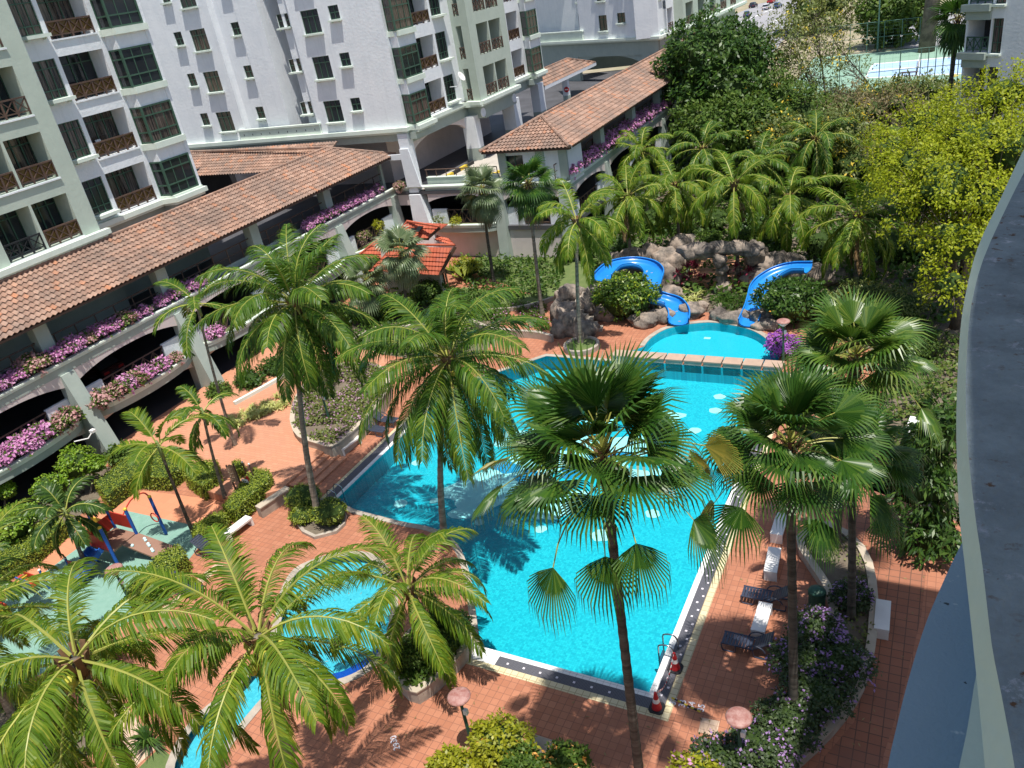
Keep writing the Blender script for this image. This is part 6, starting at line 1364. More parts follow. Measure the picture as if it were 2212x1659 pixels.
# stone steps up to the left slide
t = thing('stone_steps', 'winding stone steps climbing between rocks to the left slide', 'steps', g3(800, 800, 0)); b = MB()
for i, (x, y) in enumerate(((880, 880), (820, 830), (770, 770), (720, 710), (690, 655), (700, 605), (745, 560), (790, 515), (830, 470), (890, 425), (940, 390))):
    p = g3(x, y, .18+.19*i); b.obox(p, .25, .55, .32, max(0, p.z-.6), p.z)
b.build('tread', STONE, t)
SLIDE = paint('slide_blue', (.015, .20, .62), (.02, .26, .68), sc=1.2, rough=.28, bump=0, spec=.5, fine=.03)
def wslide(label, pts, w=.50, h=.42):
    P = smooth_path(pts, 6); n = len(P); c0 = P[0]; t = thing('water_slide', label, 'water slide', (P[0].x, P[0].y, 0)); b = MB(); prof = []
    for k in range(9): a = math.pi*(k/8); prof.append((-math.cos(a)*w, (1-math.sin(a)**.55)*h))
    prof = prof+[(x*1.08+(.0), y-.05) for x, y in reversed(prof)]; m = len(prof); vs = []; fs = []
    for i in range(n):
        T = (P[min(i+1, n-1)]-P[max(i-1, 0)]); T.z = 0; T.normalize(); S = Vector((T.y, -T.x, 0)); bank = 0
        for x, y in prof: vs.append(P[i]+S*x+ZUP*y)
    for i in range(n-1):
        for k in range(m): fs.append((i*m+k, i*m+(k+1) % m, (i+1)*m+(k+1) % m, (i+1)*m+k))
    b.add(vs, fs); b.build('trough', SLIDE, t, smooth=True); b = MB()
    for sd in (0, 8): b.tube([Vector(vs[i*m+sd]) for i in range(n)], .045, 6)
    b.build('rim', SLIDE, t, smooth=True); b = MB()
    for i in range(3, n-4, 9):
        p = P[i]; b.tube([(p.x, p.y, 0), (p.x, p.y, p.z)], .11, 8)
    b.build('support', CONC, t); return t
wslide('left blue water slide with an S bend dropping into the splash pool', [g3(x, y, z) for x, y, z in ((980, 330, 2.25), (1110, 205, 2.15), (1310, 160, 2.0), (1500, 190, 1.8), (1590, 270, 1.6), (1570, 370, 1.4), (1545, 470, 1.2), (1580, 560, 1.0), (1690, 595, .85), (1810, 640, .65), (1880, 730, .45), (1890, 800, .28), (1880, 850, .16))], .66, .5)
wslide('right blue water slide curving down into the splash pool', [g4(x, y, z) for x, y, z in ((1750, 510, 1.9), (1570, 515, 1.75), (1420, 560, 1.55), (1290, 640, 1.3), (1210, 730, 1.1), (1180, 840, .8), (1150, 950, .5), (1110, 1050, .3), (1075, 1130, .15))], .6, .48)
# weir blocks between the pools
b = MB(); x = -17.2; WB = []
W0 = None; i = 0
while x < -7.7:
    o = None; b = MB(); b.box(-.5, .5, -.36, .36, -.5, .22, 0); b.box(-.52, .52, -.39, .39, .223, .30, 1)
    if W0 is None: W0 = b.build('weir_block', [STONE, paint('weir_cap', (.46, .33, .25), (.38, .27, .21), sc=2, rough=.85)], None, local=True); o = W0
    else: o = W0.copy(); C.objects.link(o)
    o.location = (x+.5, 40.66, 0); tag(o, 'tan capped %s weir block from the left between the two pools' % (ORD[i] if i < 20 else 'last'), 'weir block', 'weir blocks between the pools'); x += 1.12; i += 1
b = MB()
for i in range(10): p = (-16.3+i*.93, 42.15); b.obox(p, .78, .10, .10, -.545, -.53)
for p in ((-12.6, 45.0),): b.obox(p, 0, .2, .12, -.545, -.53)
tag(b.build('splash_pool_marks', WMOS), kind='structure')
# ---- loungers
NAVY = paint('lounger_navy', (.045, .055, .085), (.035, .04, .065), sc=6, rough=.4, bump=0, spec=.5)
def lounger():
    t = thing('sun_lounger', 'x', 'sun lounger', (0, 0, 0), 'dark slatted sun loungers'); b = MB()
    for k in range(9): b.box(-.86+k*.115, -.86+k*.115+.095, -.27, .27, .30, .325)
    for y in (-.28, .28): b.box(-.88, .20, y-.02, y+.02, .285, .33)
    b.build('seat', NAVY, t); b = MB(); a = R(38); q = lambda d, y, h=0: (.2+d*math.cos(a)-h*math.sin(a), y, .31+d*math.sin(a)+h*math.cos(a))
    for k in range(7): d = .02+k*.105; b.hexa([q(d, -.27), q(d+.085, -.27), q(d+.085, .27), q(d, .27), q(d, -.27, .025), q(d+.085, -.27, .025), q(d+.085, .27, .025), q(d, .27, .025)])
    for y in (-.28, .28): b.bar(q(0, y), q(.76, y), .04, .045)
    b.bar(q(.76, -.3), q(.76, .3), .045)
    b.build('backrest', NAVY, t)
    for y in (-.31, .31):
        b = MB(); b.tube(smooth_path([(-.05, y, .31), (.05, y*1.05, .46), (.28, y*1.05, .55), (.52, y*1.05, .48), (.62, y, .31)], 4), .025, 6); b.build('armrest', NAVY, t)
        for x0, x1 in ((-.72, -.5), (.35, .62)):
            b = MB(); b.tube(smooth_path([(x0-.14, y, .29), (x0-.1, y, .05), (x0, y, .02), (x1, y, .02), (x1+.1, y, .06), (x1+.12, y, .29)], 4), .028, 6); b.build('leg', NAVY, t)
    return t
LG = lounger(); first = True
for u, v, rz_, lb in ((1617, 1402, 0, 'dark slatted lounger nearest the two traffic cones, before the bench'), (1656, 1300, 0, 'dark slatted lounger beside the green litter bin'), (808, 935, math.pi, 'dark slatted lounger next to the white bench at the round planter'), (832, 915, math.pi, 'dark slatted lounger farther from the bench at the round planter'), (407, 1278, math.pi, 'dark slatted lounger alone beside the clipped hedge of the playground'), (458, 1196, math.pi, 'dark slatted lounger under the trunk of the leaning playground palm')):
    p = G(u, v); o = LG if first else dup(LG); first = False; o.location = p; o.rotation_euler = (0, 0, rz_); o['label'] = lb
def bench():
    t = thing('white_bench', 'x', 'bench', (0, 0, 0), 'white block benches'); b = MB(); b.box(-.24, .24, -.72, .72, .36, .46); b.build('seat', WHITE, t)
    for y in (-.66, .66): b = MB(); b.box(-.23, .23, y-.06, y+.06, 0, .358); b.build('leg', WHITE, t)
    return t
BN = bench(); first = True
for u, v, rz_, lb in ((757, 970, R(-8), 'white bench against the stone planter by the plaza steps'), (519, 1150, R(-6), 'white bench behind the short hedge near the playground'), (1646, 1352, 0, 'white bench between the two dark loungers on the right terrace'), (1684, 1150, 0, 'white bench behind the dark fan palm trunk'), (1669, 1228, R(4), 'white bench half hidden by a hanging fan leaf'), (1905, 1348, R(2), 'white bench on the shaded path beside the curved bed'), (1971, 935, R(-6), 'white bench far up the right path by the mango tree')):
    p = G(u, v); o = BN if first else dup(BN); first = False; o.location = p; o.rotation_euler = (0, 0, rz_); o['label'] = lb
# ---- lamps
LGRN = paint('lamp_post_green', (.035, .10, .07), (.03, .08, .055), rough=.45, bump=0); LPINK = paint('faded_lamp_cap', (.30, .125, .105), (.46, .29, .26), sc=7, rough=.5, bump=0)
def lamp(h=2.7):
    t = thing('lamp_post', 'x', 'lamp post', (0, 0, 0), 'green lamp posts with dish heads'); b = MB(); b.lathe([(.13, 0), (.13, .06), (.07, .10), (.06, 1.2), (.05, h-.3), (.05, h-.28)], (0, 0, 0), 10); b.build('post', LGRN, t, smooth=False)
    b = MB(); b.box(.04, .17, -.06, .06, h-.75, h-.55); b.build('switch_box', WHITE, t)
    b = MB(); b.lathe([(.06, h-.30), (.12, h-.26), (.33, h-.06), (.355, h-.03)], (0, 0, 0), 24); b.build('lamp_bowl', WHITE, t, smooth=True)
    b = MB(); b.lathe([(.36, h-.032), (.37, h), (.32, h+.04), (.17, h+.07), (.01, h+.08)], (0, 0, 0), 24); b.build('lamp_cap', LPINK, t, smooth=True)
    return t
LP = lamp(); first = True
for u, v, lb in ((991, 1503, 'lamp post on the open tiles in front of the lime shrub at the bottom'), (1596, 1548, 'lamp post in the shade among the dark bougainvillea at the bottom'), (245, 1228, 'lamp post standing on the green playground mat'), (1692, 693, 'lamp post at the end of the weir beside the purple bougainvillea'), (694, 850, 'lamp post inside the round stone planter by the plaza')):
    p = G(u, v, 2.72); o = LP if first else dup(LP); first = False; o.location = (p.x, p.y, .4 if 'planter by' in lb else 0); o['label'] = lb
# ---- cones and tape
CRED = paint('cone_red', (.55, .03, .035), (.45, .025, .03), sc=6, rough=.5, bump=0); CBLK = paint('cone_base', (.03, .03, .033), rough=.7, bump=0)
def cone():
    t = thing('traffic_cone', 'x', 'traffic cone', (0, 0, 0), 'red traffic cones at the pool corner'); b = MB(); b.prism([(.28, .18), (.18, .28), (-.18, .28), (-.28, .18), (-.28, -.18), (-.18, -.28), (.18, -.28), (.28, -.18)], 0, .05); b.build('base', CBLK, t)
    b = MB(); b.lathe([(.19, .05), (.135, .36), (.133, .363)], (0, 0, 0), 18); b.lathe([(.10, .525), (.055, .80), (.05, .82), (.02, .825)], (0, 0, 0), 18); b.build('body', CRED, t, smooth=False); b = MB(); b.lathe([(.134, .363), (.101, .525)], (0, 0, 0), 18); b.build('band', WHITE, t); return t
CN = cone(); CN.scale = (.88, .88, .9); c1 = G(1419, 1530); c2 = G(1459, 1444); CN.location = c1; CN['label'] = 'red traffic cone at the very corner of the pool edge'; o = dup(CN, c2, None, 'red traffic cone beside the right pool ladder')
b = MB(); n = 24; cm = (paint('tape_red', (.6, .04, .04), rough=.5, bump=0), WHITE)
pts = [c1.lerp(c2, i/n)+ZUP*(.72-.5*math.sin(math.pi*i/n)) for i in range(n+1)]
for i in range(n): b.bar(pts[i], pts[i+1], .012, .06, i % 2)
tag(b.build('barrier_tape', list(cm), None, loc=tuple(c1)), 'red and white barrier tape sagging between the two cones', 'barrier tape')
STEEL = paint('ladder_steel', (.55, .56, .57), (.45, .46, .47), rough=.25, metal=1.0, bump=0)
def ladder(label, x, y, s):
    t = thing('pool_ladder', label, 'pool ladder', (x, y, 0))
    for dy in (-.26, .26): b = MB(); b.tube(smooth_path([(x+s*.38, y+dy, 0), (x+s*.36, y+dy, .45), (x+s*.2, y+dy, .62), (x-s*.1, y+dy, .55), (x-s*.16, y+dy, .3), (x-s*.16, y+dy, -.9)], 4), .03, 7); b.build('handrail', STEEL, t, smooth=True)
    b = MB()
    for z in (-.25, -.5, -.75): b.box(x-s*.16-.05, x-s*.16+.05, y-.25, y+.25, z-.02, z+.02)
    b.build('rung', STEEL, t)
ladder('steel pool ladder beside the upper traffic cone', -7.4, G(1445, 1410).y, 1); ladder('steel pool ladder by the clipped round bushes', -25.7, G(748, 1052).y-.9, -1)
# ---- bins, signs, board
def bin_(label, p):
    t = thing('litter_bin', label, 'litter bin', p); b = MB(); b.lathe([(.27, 0), (.29, .05), (.29, .78), (.31, .80), (.31, .86)], p, 16); b.build('body', LGRN, t); b = MB(); b.lathe([(.315, .862), (.29, .95), (.16, 1.03), (.02, 1.05)], p, 16); b.build('lid', LGRN, t, smooth=True)
bin_('green litter bin against the curved bed beside the loungers', G(1764, 1318)); bin_('green litter bin in the shade at the lower left corner', G(92, 1650))
BROWN = paint('sign_brown', (.30, .19, .13), (.24, .15, .10), sc=3, rough=.7, bump=0); DKP = paint('dark_post', (.10, .06, .05), rough=.6, bump=0)
def zs(x, y): return ((840+x*.168)/1.736, (1720+y*.168)/1.736)
p0, p1 = G(*zs(290, 770), .35), G(*zs(440, 745), .35); t = thing('notice_board', 'brown notice board on two posts beside the small palm', 'notice board', p0); dx = (p1-p0); dx.z = 0; L = dx.length; dx.normalize(); nn = Vector((dx.y, -dx.x, 0))
for p in (p0, p0+dx*L): b = MB(); b.bar(p-ZUP*.3, p+ZUP*1.75, .07, .07, upv=nn); b.build('post', DKP, t)
b = MB(); top = [(0.0, 1.62), (.2, 1.72), (.5, 1.80), (.8, 1.72), (1.0, 1.62)]; vs = [p0+nn*.05+ZUP*.75, p0+nn*.05+dx*L+ZUP*.75]+[p0+nn*.05+dx*L*a+ZUP*z for a, z in reversed(top)]; k = len(vs); b.add(vs+[v_+nn*.05 for v_ in vs], [tuple(range(k-1, -1, -1)), tuple(range(k, 2*k))]+[(i, (i+1) % k, k+(i+1) % k, k+i) for i in range(k)]); b.build('board', BROWN, t)
b = MB()
for i in range(8): z = 1.55-i*.09; b.bar(p0+nn*.104+dx*.08+ZUP*z, p0+nn*.104+dx*(L-.1-.12*(i % 3))+ZUP*z, .008, .03, upv=nn)
b.build('lettering', paint('faded_lettering', (.52, .40, .30), rough=.8, bump=0), t)
p = G(*zs(620, 700), .35); t = thing('warning_cone', 'small red cone carrying a white notice beside the brown board', 'warning sign', p); b = MB(); b.lathe([(.26, 0), (.25, .03), (.17, .05), (.06, .85), (.01, .87)], p, 14); b.build('body', CRED, t)
b = MB(); q0 = p+Vector((-.22, -.2, .5)); b.box(p.x-.22, p.x+.22, p.y-.2, p.y-.17, .35+.48, .35+.80); b.build('notice', WHITE, t); b = MB(); b.box(p.x-.13, p.x+.1, p.y-.206, p.y-.201, 1.02, 1.07); b.box(p.x-.16, p.x+.16, p.y-.206, p.y-.201, .92, .97); b.build('lettering', CBLK, t)
for (a, c, lb) in (((545, 450), (385, 95), 'thin dark pole left of the white notice'), ((730, 590), (570, 125), 'thin dark pole right of the white notice with a pale cap')):
    q = G(*zs(*a), .4); h = UP(*zs(*c), q); t = thing('garden_pole', lb, 'pole', q); b = MB(); b.tube([q-ZUP*.4, (q.x, q.y, h.z)], .04, 7); b.build('shaft', DKP, t); b = MB(); b.lathe([(.05, 0), (.05, .06), (.02, .08)], (q.x, q.y, h.z), 8); b.build('cap', WHITE, t)
def text(s_, p, ang, size, mat, parent=None, name='painted_number', ext=.0):
    cu = bpy.data.curves.new(name, 'FONT'); cu.body = s_; cu.size = size; cu.align_x = 'CENTER'; cu.align_y = 'CENTER'; cu.offset = .006; o = bpy.data.objects.new(name, cu); C.objects.link(o); dg = bpy.context.evaluated_depsgraph_get(); me = bpy.data.meshes.new_from_object(o.evaluated_get(dg)); bpy.data.objects.remove(o); bpy.data.curves.remove(cu)
    me.materials.clear(); me.materials.append(mat); m = bpy.data.objects.new(name, me); C.objects.link(m); m.location = p; m.rotation_euler = (0, 0, ang); return m
CHALK = paint('chalk_white', (.80, .76, .80), (.62, .56, .62), sc=9, rough=.9, bump=0)
zn = lambda x, y: ((2490+x*.1575)/1.736, (2600+y*.1575)/1.736)
for s_, x, y, lb in (('32', 225, 190, 'nearest the pool'), ('33', 445, 245, 'second from the pool'), ('34', 660, 290, 'third from the pool'), ('35', 890, 350, 'farthest from the pool')):
    p = G(*zn(x, y)); o = text(s_, (p.x, p.y, .008), R(95), .30, CHALK); tag(o, 'chalk number on the red tiles near the pool corner, %s' % lb, 'painted number', 'chalk numbers at the pool corner')
zn2 = lambda x, y: ((1420+x*.126)/1.736, (2720+y*.126)/1.736)
for s_, x, y, lb in (('30', 455, 420, 'upper'), ('29', 540, 625, 'lower')):
    p = G(*zn2(x, y)); o = text(s_, (p.x, p.y, .008), R(130), .30, CHALK); tag(o, 'chalk number on the shaded tiles under the palm frond, %s of two' % lb, 'painted number', 'chalk numbers under the palm')
b = MB(); a, c = G(*zn(180, 110)), G(*zn(870, 450)); n = 9
for i in range(n): q, r_ = a.lerp(c, i/n), a.lerp(c, (i+1)/n); b.bar(q+ZUP*.016, r_+ZUP*.016, .06, .012, i % 2)
tag(b.build('hazard_strip', [MATS['kerb_yellow'], MATS['kerb_black']], None, loc=tuple(a)), 'yellow and black tape strip stuck across the chalk numbers', 'hazard strip')
# square depth marks on the overflow grating
b = MB()
for i in range(30):
    y = 17.3+i*.75; b.box(-7.03, -6.95, y, y+.08, .008, .012); b.box(-6.9, -6.82, y+.37, y+.45, .008, .012)
for i in range(8): x = -12.6+i*.65; b.box(x, x+.08, 16.86, 16.94, .008, .012)
tag(b.build('grating_marks', CHALK), kind='structure')
# ---- planters and low walls
def planter(name, label, top_uv, z0, z1, wt=.22, fill=SOIL, closed=True, dz=.12, smooth=3, cap=True):
    P = V2(smooth_path(GP(top_uv, z1), smooth, closed)) if smooth else V2(GP(top_uv, z1)); c = P[0]; t = thing(name, label, 'planter', (c[0], c[1], z0)); b = MB(); b.strip(P, wt, z0, z1-.06, 0, closed); b.build('wall', STONE, t); b = MB(); b.strip(P, wt+.07, z1-.057, z1, 0, closed); b.build('coping', paint('stone_coping', (.52, .44, .34), (.40, .34, .27), sc=2, rough=.85), t)
    if fill: b = MB(); b.sheet(P, (), z1-dz); b.build('soil', fill, t)
    return P
PA = planter('stone_planter', 'round ended stone planter of pink ground cover beside the plaza steps', [(632, 890), (633, 915), (648, 940), (690, 955), (715, 961), (742, 944), (772, 917), (805, 882), (828, 850), (838, 810), (810, 788), (740, 785), (680, 810), (645, 850)], 0, .95, smooth=2)
cover('pink_ground_cover', 'low pinkish flowering ground cover in the round ended planter', PA, .84, 9000, L_OLIVE, .17, 701, .26, leaf('dull_pink_bract', (.42, .22, .34), (.52, .32, .42), (.60, .42, .48), rough=.7), .2)
PB = planter('stone_planter', 'stone planter between the big pool and the paddling pool', [(860, 1400), (905, 1345), (960, 1318), (998, 1335), (1012, 1375), (990, 1410), (950, 1450), (900, 1488), (868, 1470), (855, 1435)], 0, .62, smooth=2)
cover('planter_ground_cover', 'patchy green cover in the planter between the pools', PB, .51, 1800, L_MID, .18, 702, .3)
for i, (u, v, r, lb) in enumerate(((940, 1342, .6, 'round shrub at the back of the planter between the pools'), (985, 1350, .55, 'round shrub at the pool corner of the planter between the pools'), (958, 1395, .55, 'round shrub in the middle of the planter between the pools'), (885, 1415, .65, 'round shrub at the paddling pool side of the planter'))):
    p = G(u, v, .9); shrub('planter_shrub', lb, p, (r, r, r*.8), 700, .15, .06, L_MID, 711+i, core=.8, cr=.12)
t = thing('round_planter', 'round kerbed tree bed at the left end of the weir', 'planter', G(1257, 752)); c_ = G(1257, 752); ring = [(c_.x+math.cos(a*math.pi/14)*1.05, c_.y+math.sin(a*math.pi/14)*1.05) for a in range(28)]; b = MB(); b.strip(ring, .2, 0, .32, 0, True); b.build('kerb', STONE, t); b = MB(); b.sheet(ring, (), .2); b.build('soil', LAWN, t)
w0 = V2(GP([(556, 1096), (622, 1052)], .62)); t = thing('retaining_wall', 'stained stone retaining wall below the hedge at the plaza steps', 'wall', (w0[0][0], w0[0][1], 0)); b = MB(); b.strip(w0, .35, 0, .56); b.build('wall', STONE, t); b = MB(); b.strip(w0, .44, .563, .63); b.build('coping', MATS['stone_coping'], t); b = MB(); b.box(*(lambda p: (p.x-.12, p.x+.12, p.y-.3, p.y-.19, .2, .34))(G(560+10, 1098, .25))); b.build('step_light', LGRN, t)
ring = V2(GP([(636, 1118), (664, 1080), (712, 1080), (745, 1112), (742, 1130), (725, 1146), (680, 1158), (655, 1146)], .14)); t = thing('bush_bed', 'low kerbed bed of round bushes at the tall palm', 'planter', (ring[0][0], ring[0][1], 0)); b = MB(); b.strip(ring, .16, 0, .16, 0, True); b.build('kerb', STONE, t); b = MB(); b.sheet(ring, (), .11); b.build('soil', SOIL, t)
PC = planter('curved_bed', 'long curved bed of bougainvillea between the loungers and the shaded path', [(1728, 1160), (1748, 1205), (1772, 1240), (1796, 1285), (1798, 1345), (1770, 1400), (1730, 1460), (1705, 1510), (1640, 1580), (1560, 1640), (1560, 1760), (1680, 1668), (1760, 1600), (1822, 1532), (1860, 1470), (1880, 1400), (1887, 1330), (1884, 1250), (1860, 1180), (1790, 1130)], 0, .42, smooth=2)
cover('bed_litter', 'dry leaf litter and sprouts in the long curved bed', PC, .33, 1100, L_OLIVE, .13, 703, .12)
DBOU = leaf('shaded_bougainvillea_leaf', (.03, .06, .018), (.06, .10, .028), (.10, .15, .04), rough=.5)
LILAC = leaf('lilac_bract', (.36, .20, .50), (.48, .30, .60), (.60, .40, .66), rough=.6, trans=.3)
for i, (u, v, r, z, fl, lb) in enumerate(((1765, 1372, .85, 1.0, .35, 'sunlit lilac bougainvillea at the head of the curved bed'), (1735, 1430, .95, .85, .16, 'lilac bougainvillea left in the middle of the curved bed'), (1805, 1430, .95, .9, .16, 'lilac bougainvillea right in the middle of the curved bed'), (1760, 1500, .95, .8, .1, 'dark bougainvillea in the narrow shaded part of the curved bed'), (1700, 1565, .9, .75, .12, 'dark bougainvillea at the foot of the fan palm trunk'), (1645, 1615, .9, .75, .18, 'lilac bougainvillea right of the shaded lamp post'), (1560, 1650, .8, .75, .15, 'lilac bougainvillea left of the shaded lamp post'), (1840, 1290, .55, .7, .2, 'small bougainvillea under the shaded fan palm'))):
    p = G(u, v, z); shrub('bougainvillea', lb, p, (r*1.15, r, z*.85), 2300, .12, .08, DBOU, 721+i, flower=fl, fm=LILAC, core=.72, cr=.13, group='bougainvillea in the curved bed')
for i, (u, v, z, r, m, fl, fm, lb) in enumerate(((1085, 1612, 1.2, (1.05, .8, .8), L_LIME, .02, L_ORG, 'lime leaved shrub by the lamp post at the bottom edge'), (985, 1668, 1.0, (.9, .6, .6), L_LIME, 0, None, 'lime leaved shrub left of the bottom lamp post'), (1225, 1658, 1.0, (.7, .6, .7), L_MID, .06, L_ORG, 'green shrub with orange flowers at the bottom edge'), (1130, 1660, 1.1, (.7, .6, .6), L_MID, .05, L_ORG, 'darker shrub with orange flowers below the lime shrub'), (1510, 1680, .8, (.8, .6, .6), L_LIME, .06, L_MAG, 'low lime shrub with pink blossom at the bottom right'))):
    shrub('garden_shrub', lb, G(u, v, z), r, 2000, .16, .09, m, 741+i, flower=fl, fm=fm, core=.75, cr=.14)
p = G(1172, 1618, .5); t = thing('stone_block', 'square stone planter corner between the bottom shrubs', 'planter', (p.x, p.y, 0)); b = MB(); b.box(p.x-.35, p.x+.3, p.y-.3, p.y+.3, 0, .5); b.box(p.x-.4, p.x+.35, p.y-.35, p.y+.35, .503, .58); b.build('wall', STONE, t)
# kerbs and planting behind the pool
def kerb(label, uv, w, h, z=.0):
    P = V2(smooth_path(GP(uv, h), 4)); t = thing('garden_kerb', label, 'low wall', (P[0][0], P[0][1], 0)); b = MB(); b.strip(P, w, 0, h); b.build('wall', STONE, t)
kerb('curved tan wall holding the flower bed left of the stepped rocks', [(1015, 690), (1060, 706), (1110, 712), (1160, 716), (1192, 724)], .25, .5); kerb('low curved kerb along the lawn under the tall fan palm', [(1040, 668), (1100, 664), (1150, 655), (1195, 640)], .2, .3)
kerb('low kerb beside the winding path behind the tall coconut palm', [(700, 780), (745, 745), (790, 715), (830, 700)], .2, .35); kerb('curved tan wall by the pool house path', [(842, 712), (880, 702), (925, 700)], .25, .5)
P = V2(GP([(505, 868), (560, 838), (645, 790)], .7)); t = thing('garden_kerb', 'pale green low wall running behind the yellow striped plants', 'low wall', (P[0][0], P[0][1], 0)); b = MB(); b.strip(P, .22, 0, .7); b.build('wall', TRIM, t)
tufts('striped_plants', 'row of yellow striped spider plants along the plaza edge', 'plants', scatter(V2(GP([(478, 912), (600, 858), (622, 876), (520, 922)], .5)), 70, .48, 9), L_SPID, .55, .07, 14, 13)
for i, (u, v, r, m, lb) in enumerate(((545, 842, .9, L_DARK, 'dark shrub behind the striped plants'), (600, 815, .9, L_DARK, 'dark shrub beneath the tall coconut palm crown'), (660, 775, 1.0, L_MID, 'green shrub behind the tall coconut palm trunk'), (480, 862, .7, L_MID, 'green shrub at the foot of the slim plaza palm'), (272, 1000, .8, L_MID, 'loose shrub at the foot of the first buttress'), (740, 700, 1.0, L_MID, 'green shrub beside the winding path'), (700, 660, 1.3, L_DARK, 'dark shrub under the carpark arches'), (840, 690, 1.0, L_MID, 'green shrub in front of the pale fan palm'), (930, 650, 1.2, L_MID, 'broad green shrub before the pool house'), (1010, 600, 1.1, L_LIME, 'lime shrub beside the pool house gable'), (1240, 560, 1.2, L_DARK, 'dark shrub below the right wing corner'), (1275, 415, 1.2, L_DARK, 'tall dark shrub against the right wing arch'), (1330, 560, 1.3, L_DARK, 'dark shrub behind the left slide'), (1420, 500, 1.5, L_MID, 'green shrub behind the rock wall'), (1540, 500, 1.4, L_MID, 'green shrub above the rock cave'), (1640, 510, 1.4, L_DARK, 'dark shrub right of the rock cave'), (1780, 560, 1.5, L_MID, 'green shrub behind the right slide rocks'), (1930, 560, 1.4, L_MID, 'green shrub under the yellow green tree'), (1450, 350, 1.6, L_DARK, 'dark shrub below the right wing trough'), (1600, 430, 1.7, L_MID, 'broad shrub among the back coconut palms'), (1690, 400, 1.7, L_DARK, 'dark shrub among the back coconut palms'), (1850, 420, 1.8, L_MID, 'broad shrub left of the yellow green tree'), (1765, 405, 1.6, L_DARK, 'dark shrub below the flowering tree'), (1340, 470, 1.3, L_DARK, 'dark shrub at the right wing buttress'), (1900, 480, 1.5, L_DARK, 'dark shrub behind the yellowish palm'), (1990, 560, 1.3, L_DARK, 'dark shrub in shade near the parapet'))):
    p = G(u, v); shrub('garden_shrub', lb, p+Vector((0, 0, r*.75)), (r*1.2, r, r*.8), 900, .22, .12, m, 761+i, core=.78, cr=.2)
for i, (u, v, r, m, fl, fm, lb) in enumerate(((1870, 672, 1.5, L_OLIVE, .02, L_YEL, 'straggly olive creeper mound behind the glossy fan palm'), (1940, 690, 1.4, L_OLIVE, .02, L_ORG, 'straggly creeper mound with orange flowers near the parapet'), (1800, 690, 1.2, L_OLIVE, .02, L_ORG, 'straggly creeper mound behind the far lamp post'), (1960, 770, 1.2, L_MID, 0, None, 'feathery green shrub by the right path'))):
    p = G(u, v); shrub('creeper_mound', lb, p+Vector((0, 0, r*.6)), (r*1.2, r, r*.7), 1700, .2, .08, m, 791+i, flower=fl, fm=fm, core=.75, cr=.25)
cover('flower_bed_cover', 'low mixed flowers in the bed left of the stepped rocks', V2(GP([(1000, 655), (1180, 660), (1190, 715), (1020, 690)])), .0, 2600, L_MID, .2, 704, .4, L_MAG, .10)
cover('garden_undergrowth', 'leafy undergrowth in the garden behind the slides', [(-30, 62), (-21, 50), (-9, 48), (0, 44), (3, 60), (6, 92), (-24, 100)], 0, 26000, L_MID, .42, 705, .9, L_DARK, .45)
cover('left_undergrowth', 'leafy undergrowth behind the tall coconut palm', [(-33.5, 38.5), (-27.2, 38.5), (-27.8, 46), (-34, 50), (-42, 47), (-42, 39.5)], 0, 6500, L_MID, .28, 706, .6, L_DARK, .4)
cover('corner_undergrowth', 'dry grass and weeds at the lower left corner', V2(GP([(-60, 1659), (-40, 1500), (60, 1490), (150, 1550), (220, 1540), (235, 1600), (120, 1680)])), 0, 3000, L_OLIVE, .2, 707, .2, L_MID, .4)
for i, (u, v, r, lb) in enumerate(((98, 1520, .7, 'round shrub under the lower left coconut palm'), (60, 1620, .7, 'shaded shrub beside the corner litter bin'), (230, 1430, .6, 'shrub between the path and the playground corner'))): p = G(u, v); shrub('garden_shrub', lb, p+Vector((0, 0, r*.7)), (r, r, r*.75), 900, .12, .06, L_HEDGE, 801+i, core=.85, cr=.1)
tufts('cycad', 'small dark cycad at the foot of the bottom coconut palm', 'plant', [G(325, 1608)]*3, L_DARK, 1.1, .06, 26, 15, stuff=False)
p = G(1000, 610); g_ = random.Random(5); t = thing('banana_plant', 'banana clump beside the pool house gable', 'plant', p); b = MB()
for k in range(16): a = k*2.4; e = R(78-2.6*k); d = Vector((math.cos(a)*math.cos(e), math.sin(a)*math.cos(e), math.sin(e))); o_ = p+Vector((math.cos(a*1.7)*.7, math.sin(a*1.7)*.7, .7)); leafcard(b, o_, d, ZUP+d*.1, 1.6, .42, 0, .10)
b.build('foliage', L_HEDGE, t)
# ---- playground
BLU = paint('play_blue', (.02, .10, .42), (.02, .12, .46), rough=.45, bump=0); PRED = paint('play_red', (.52, .05, .03), (.45, .045, .03), rough=.45, bump=0); PYEL = paint('play_yellow', (.75, .52, .05), (.7, .45, .04), rough=.45, bump=0); PBR = paint('play_ramp', (.30, .17, .12), (.26, .14, .10), rough=.6, bump=0)
c_ = G(262, 1200); t = thing('climbing_frame', 'blue and red playground climbing frame with a ramp and blue slide', 'climbing frame', c_); X0, Y0 = c_.x, c_.y; t.scale = (1.3, 1.3, 1.25)
for dx, dy, h in ((-.6, -.55, 1.9), (.6, -.55, 1.9), (.6, .55, 1.9), (-.6, .55, 1.9), (-1.55, .35, 1.6), (.75, 1.5, 1.8)): b = MB(); b.tube([(X0+dx, Y0+dy, 0), (X0+dx, Y0+dy, h)], .06, 8); o = b.build('post', BLU, t); b = MB(); b.lathe([(.07, h), (.07, h+.06), (.03, h+.09)], (X0+dx, Y0+dy, 0), 8); b.build('cap', PYEL, o)
b = MB(); b.box(X0-.6, X0+.6, Y0-.55, Y0+.55, .72, .80); b.build('platform', PBR, t)
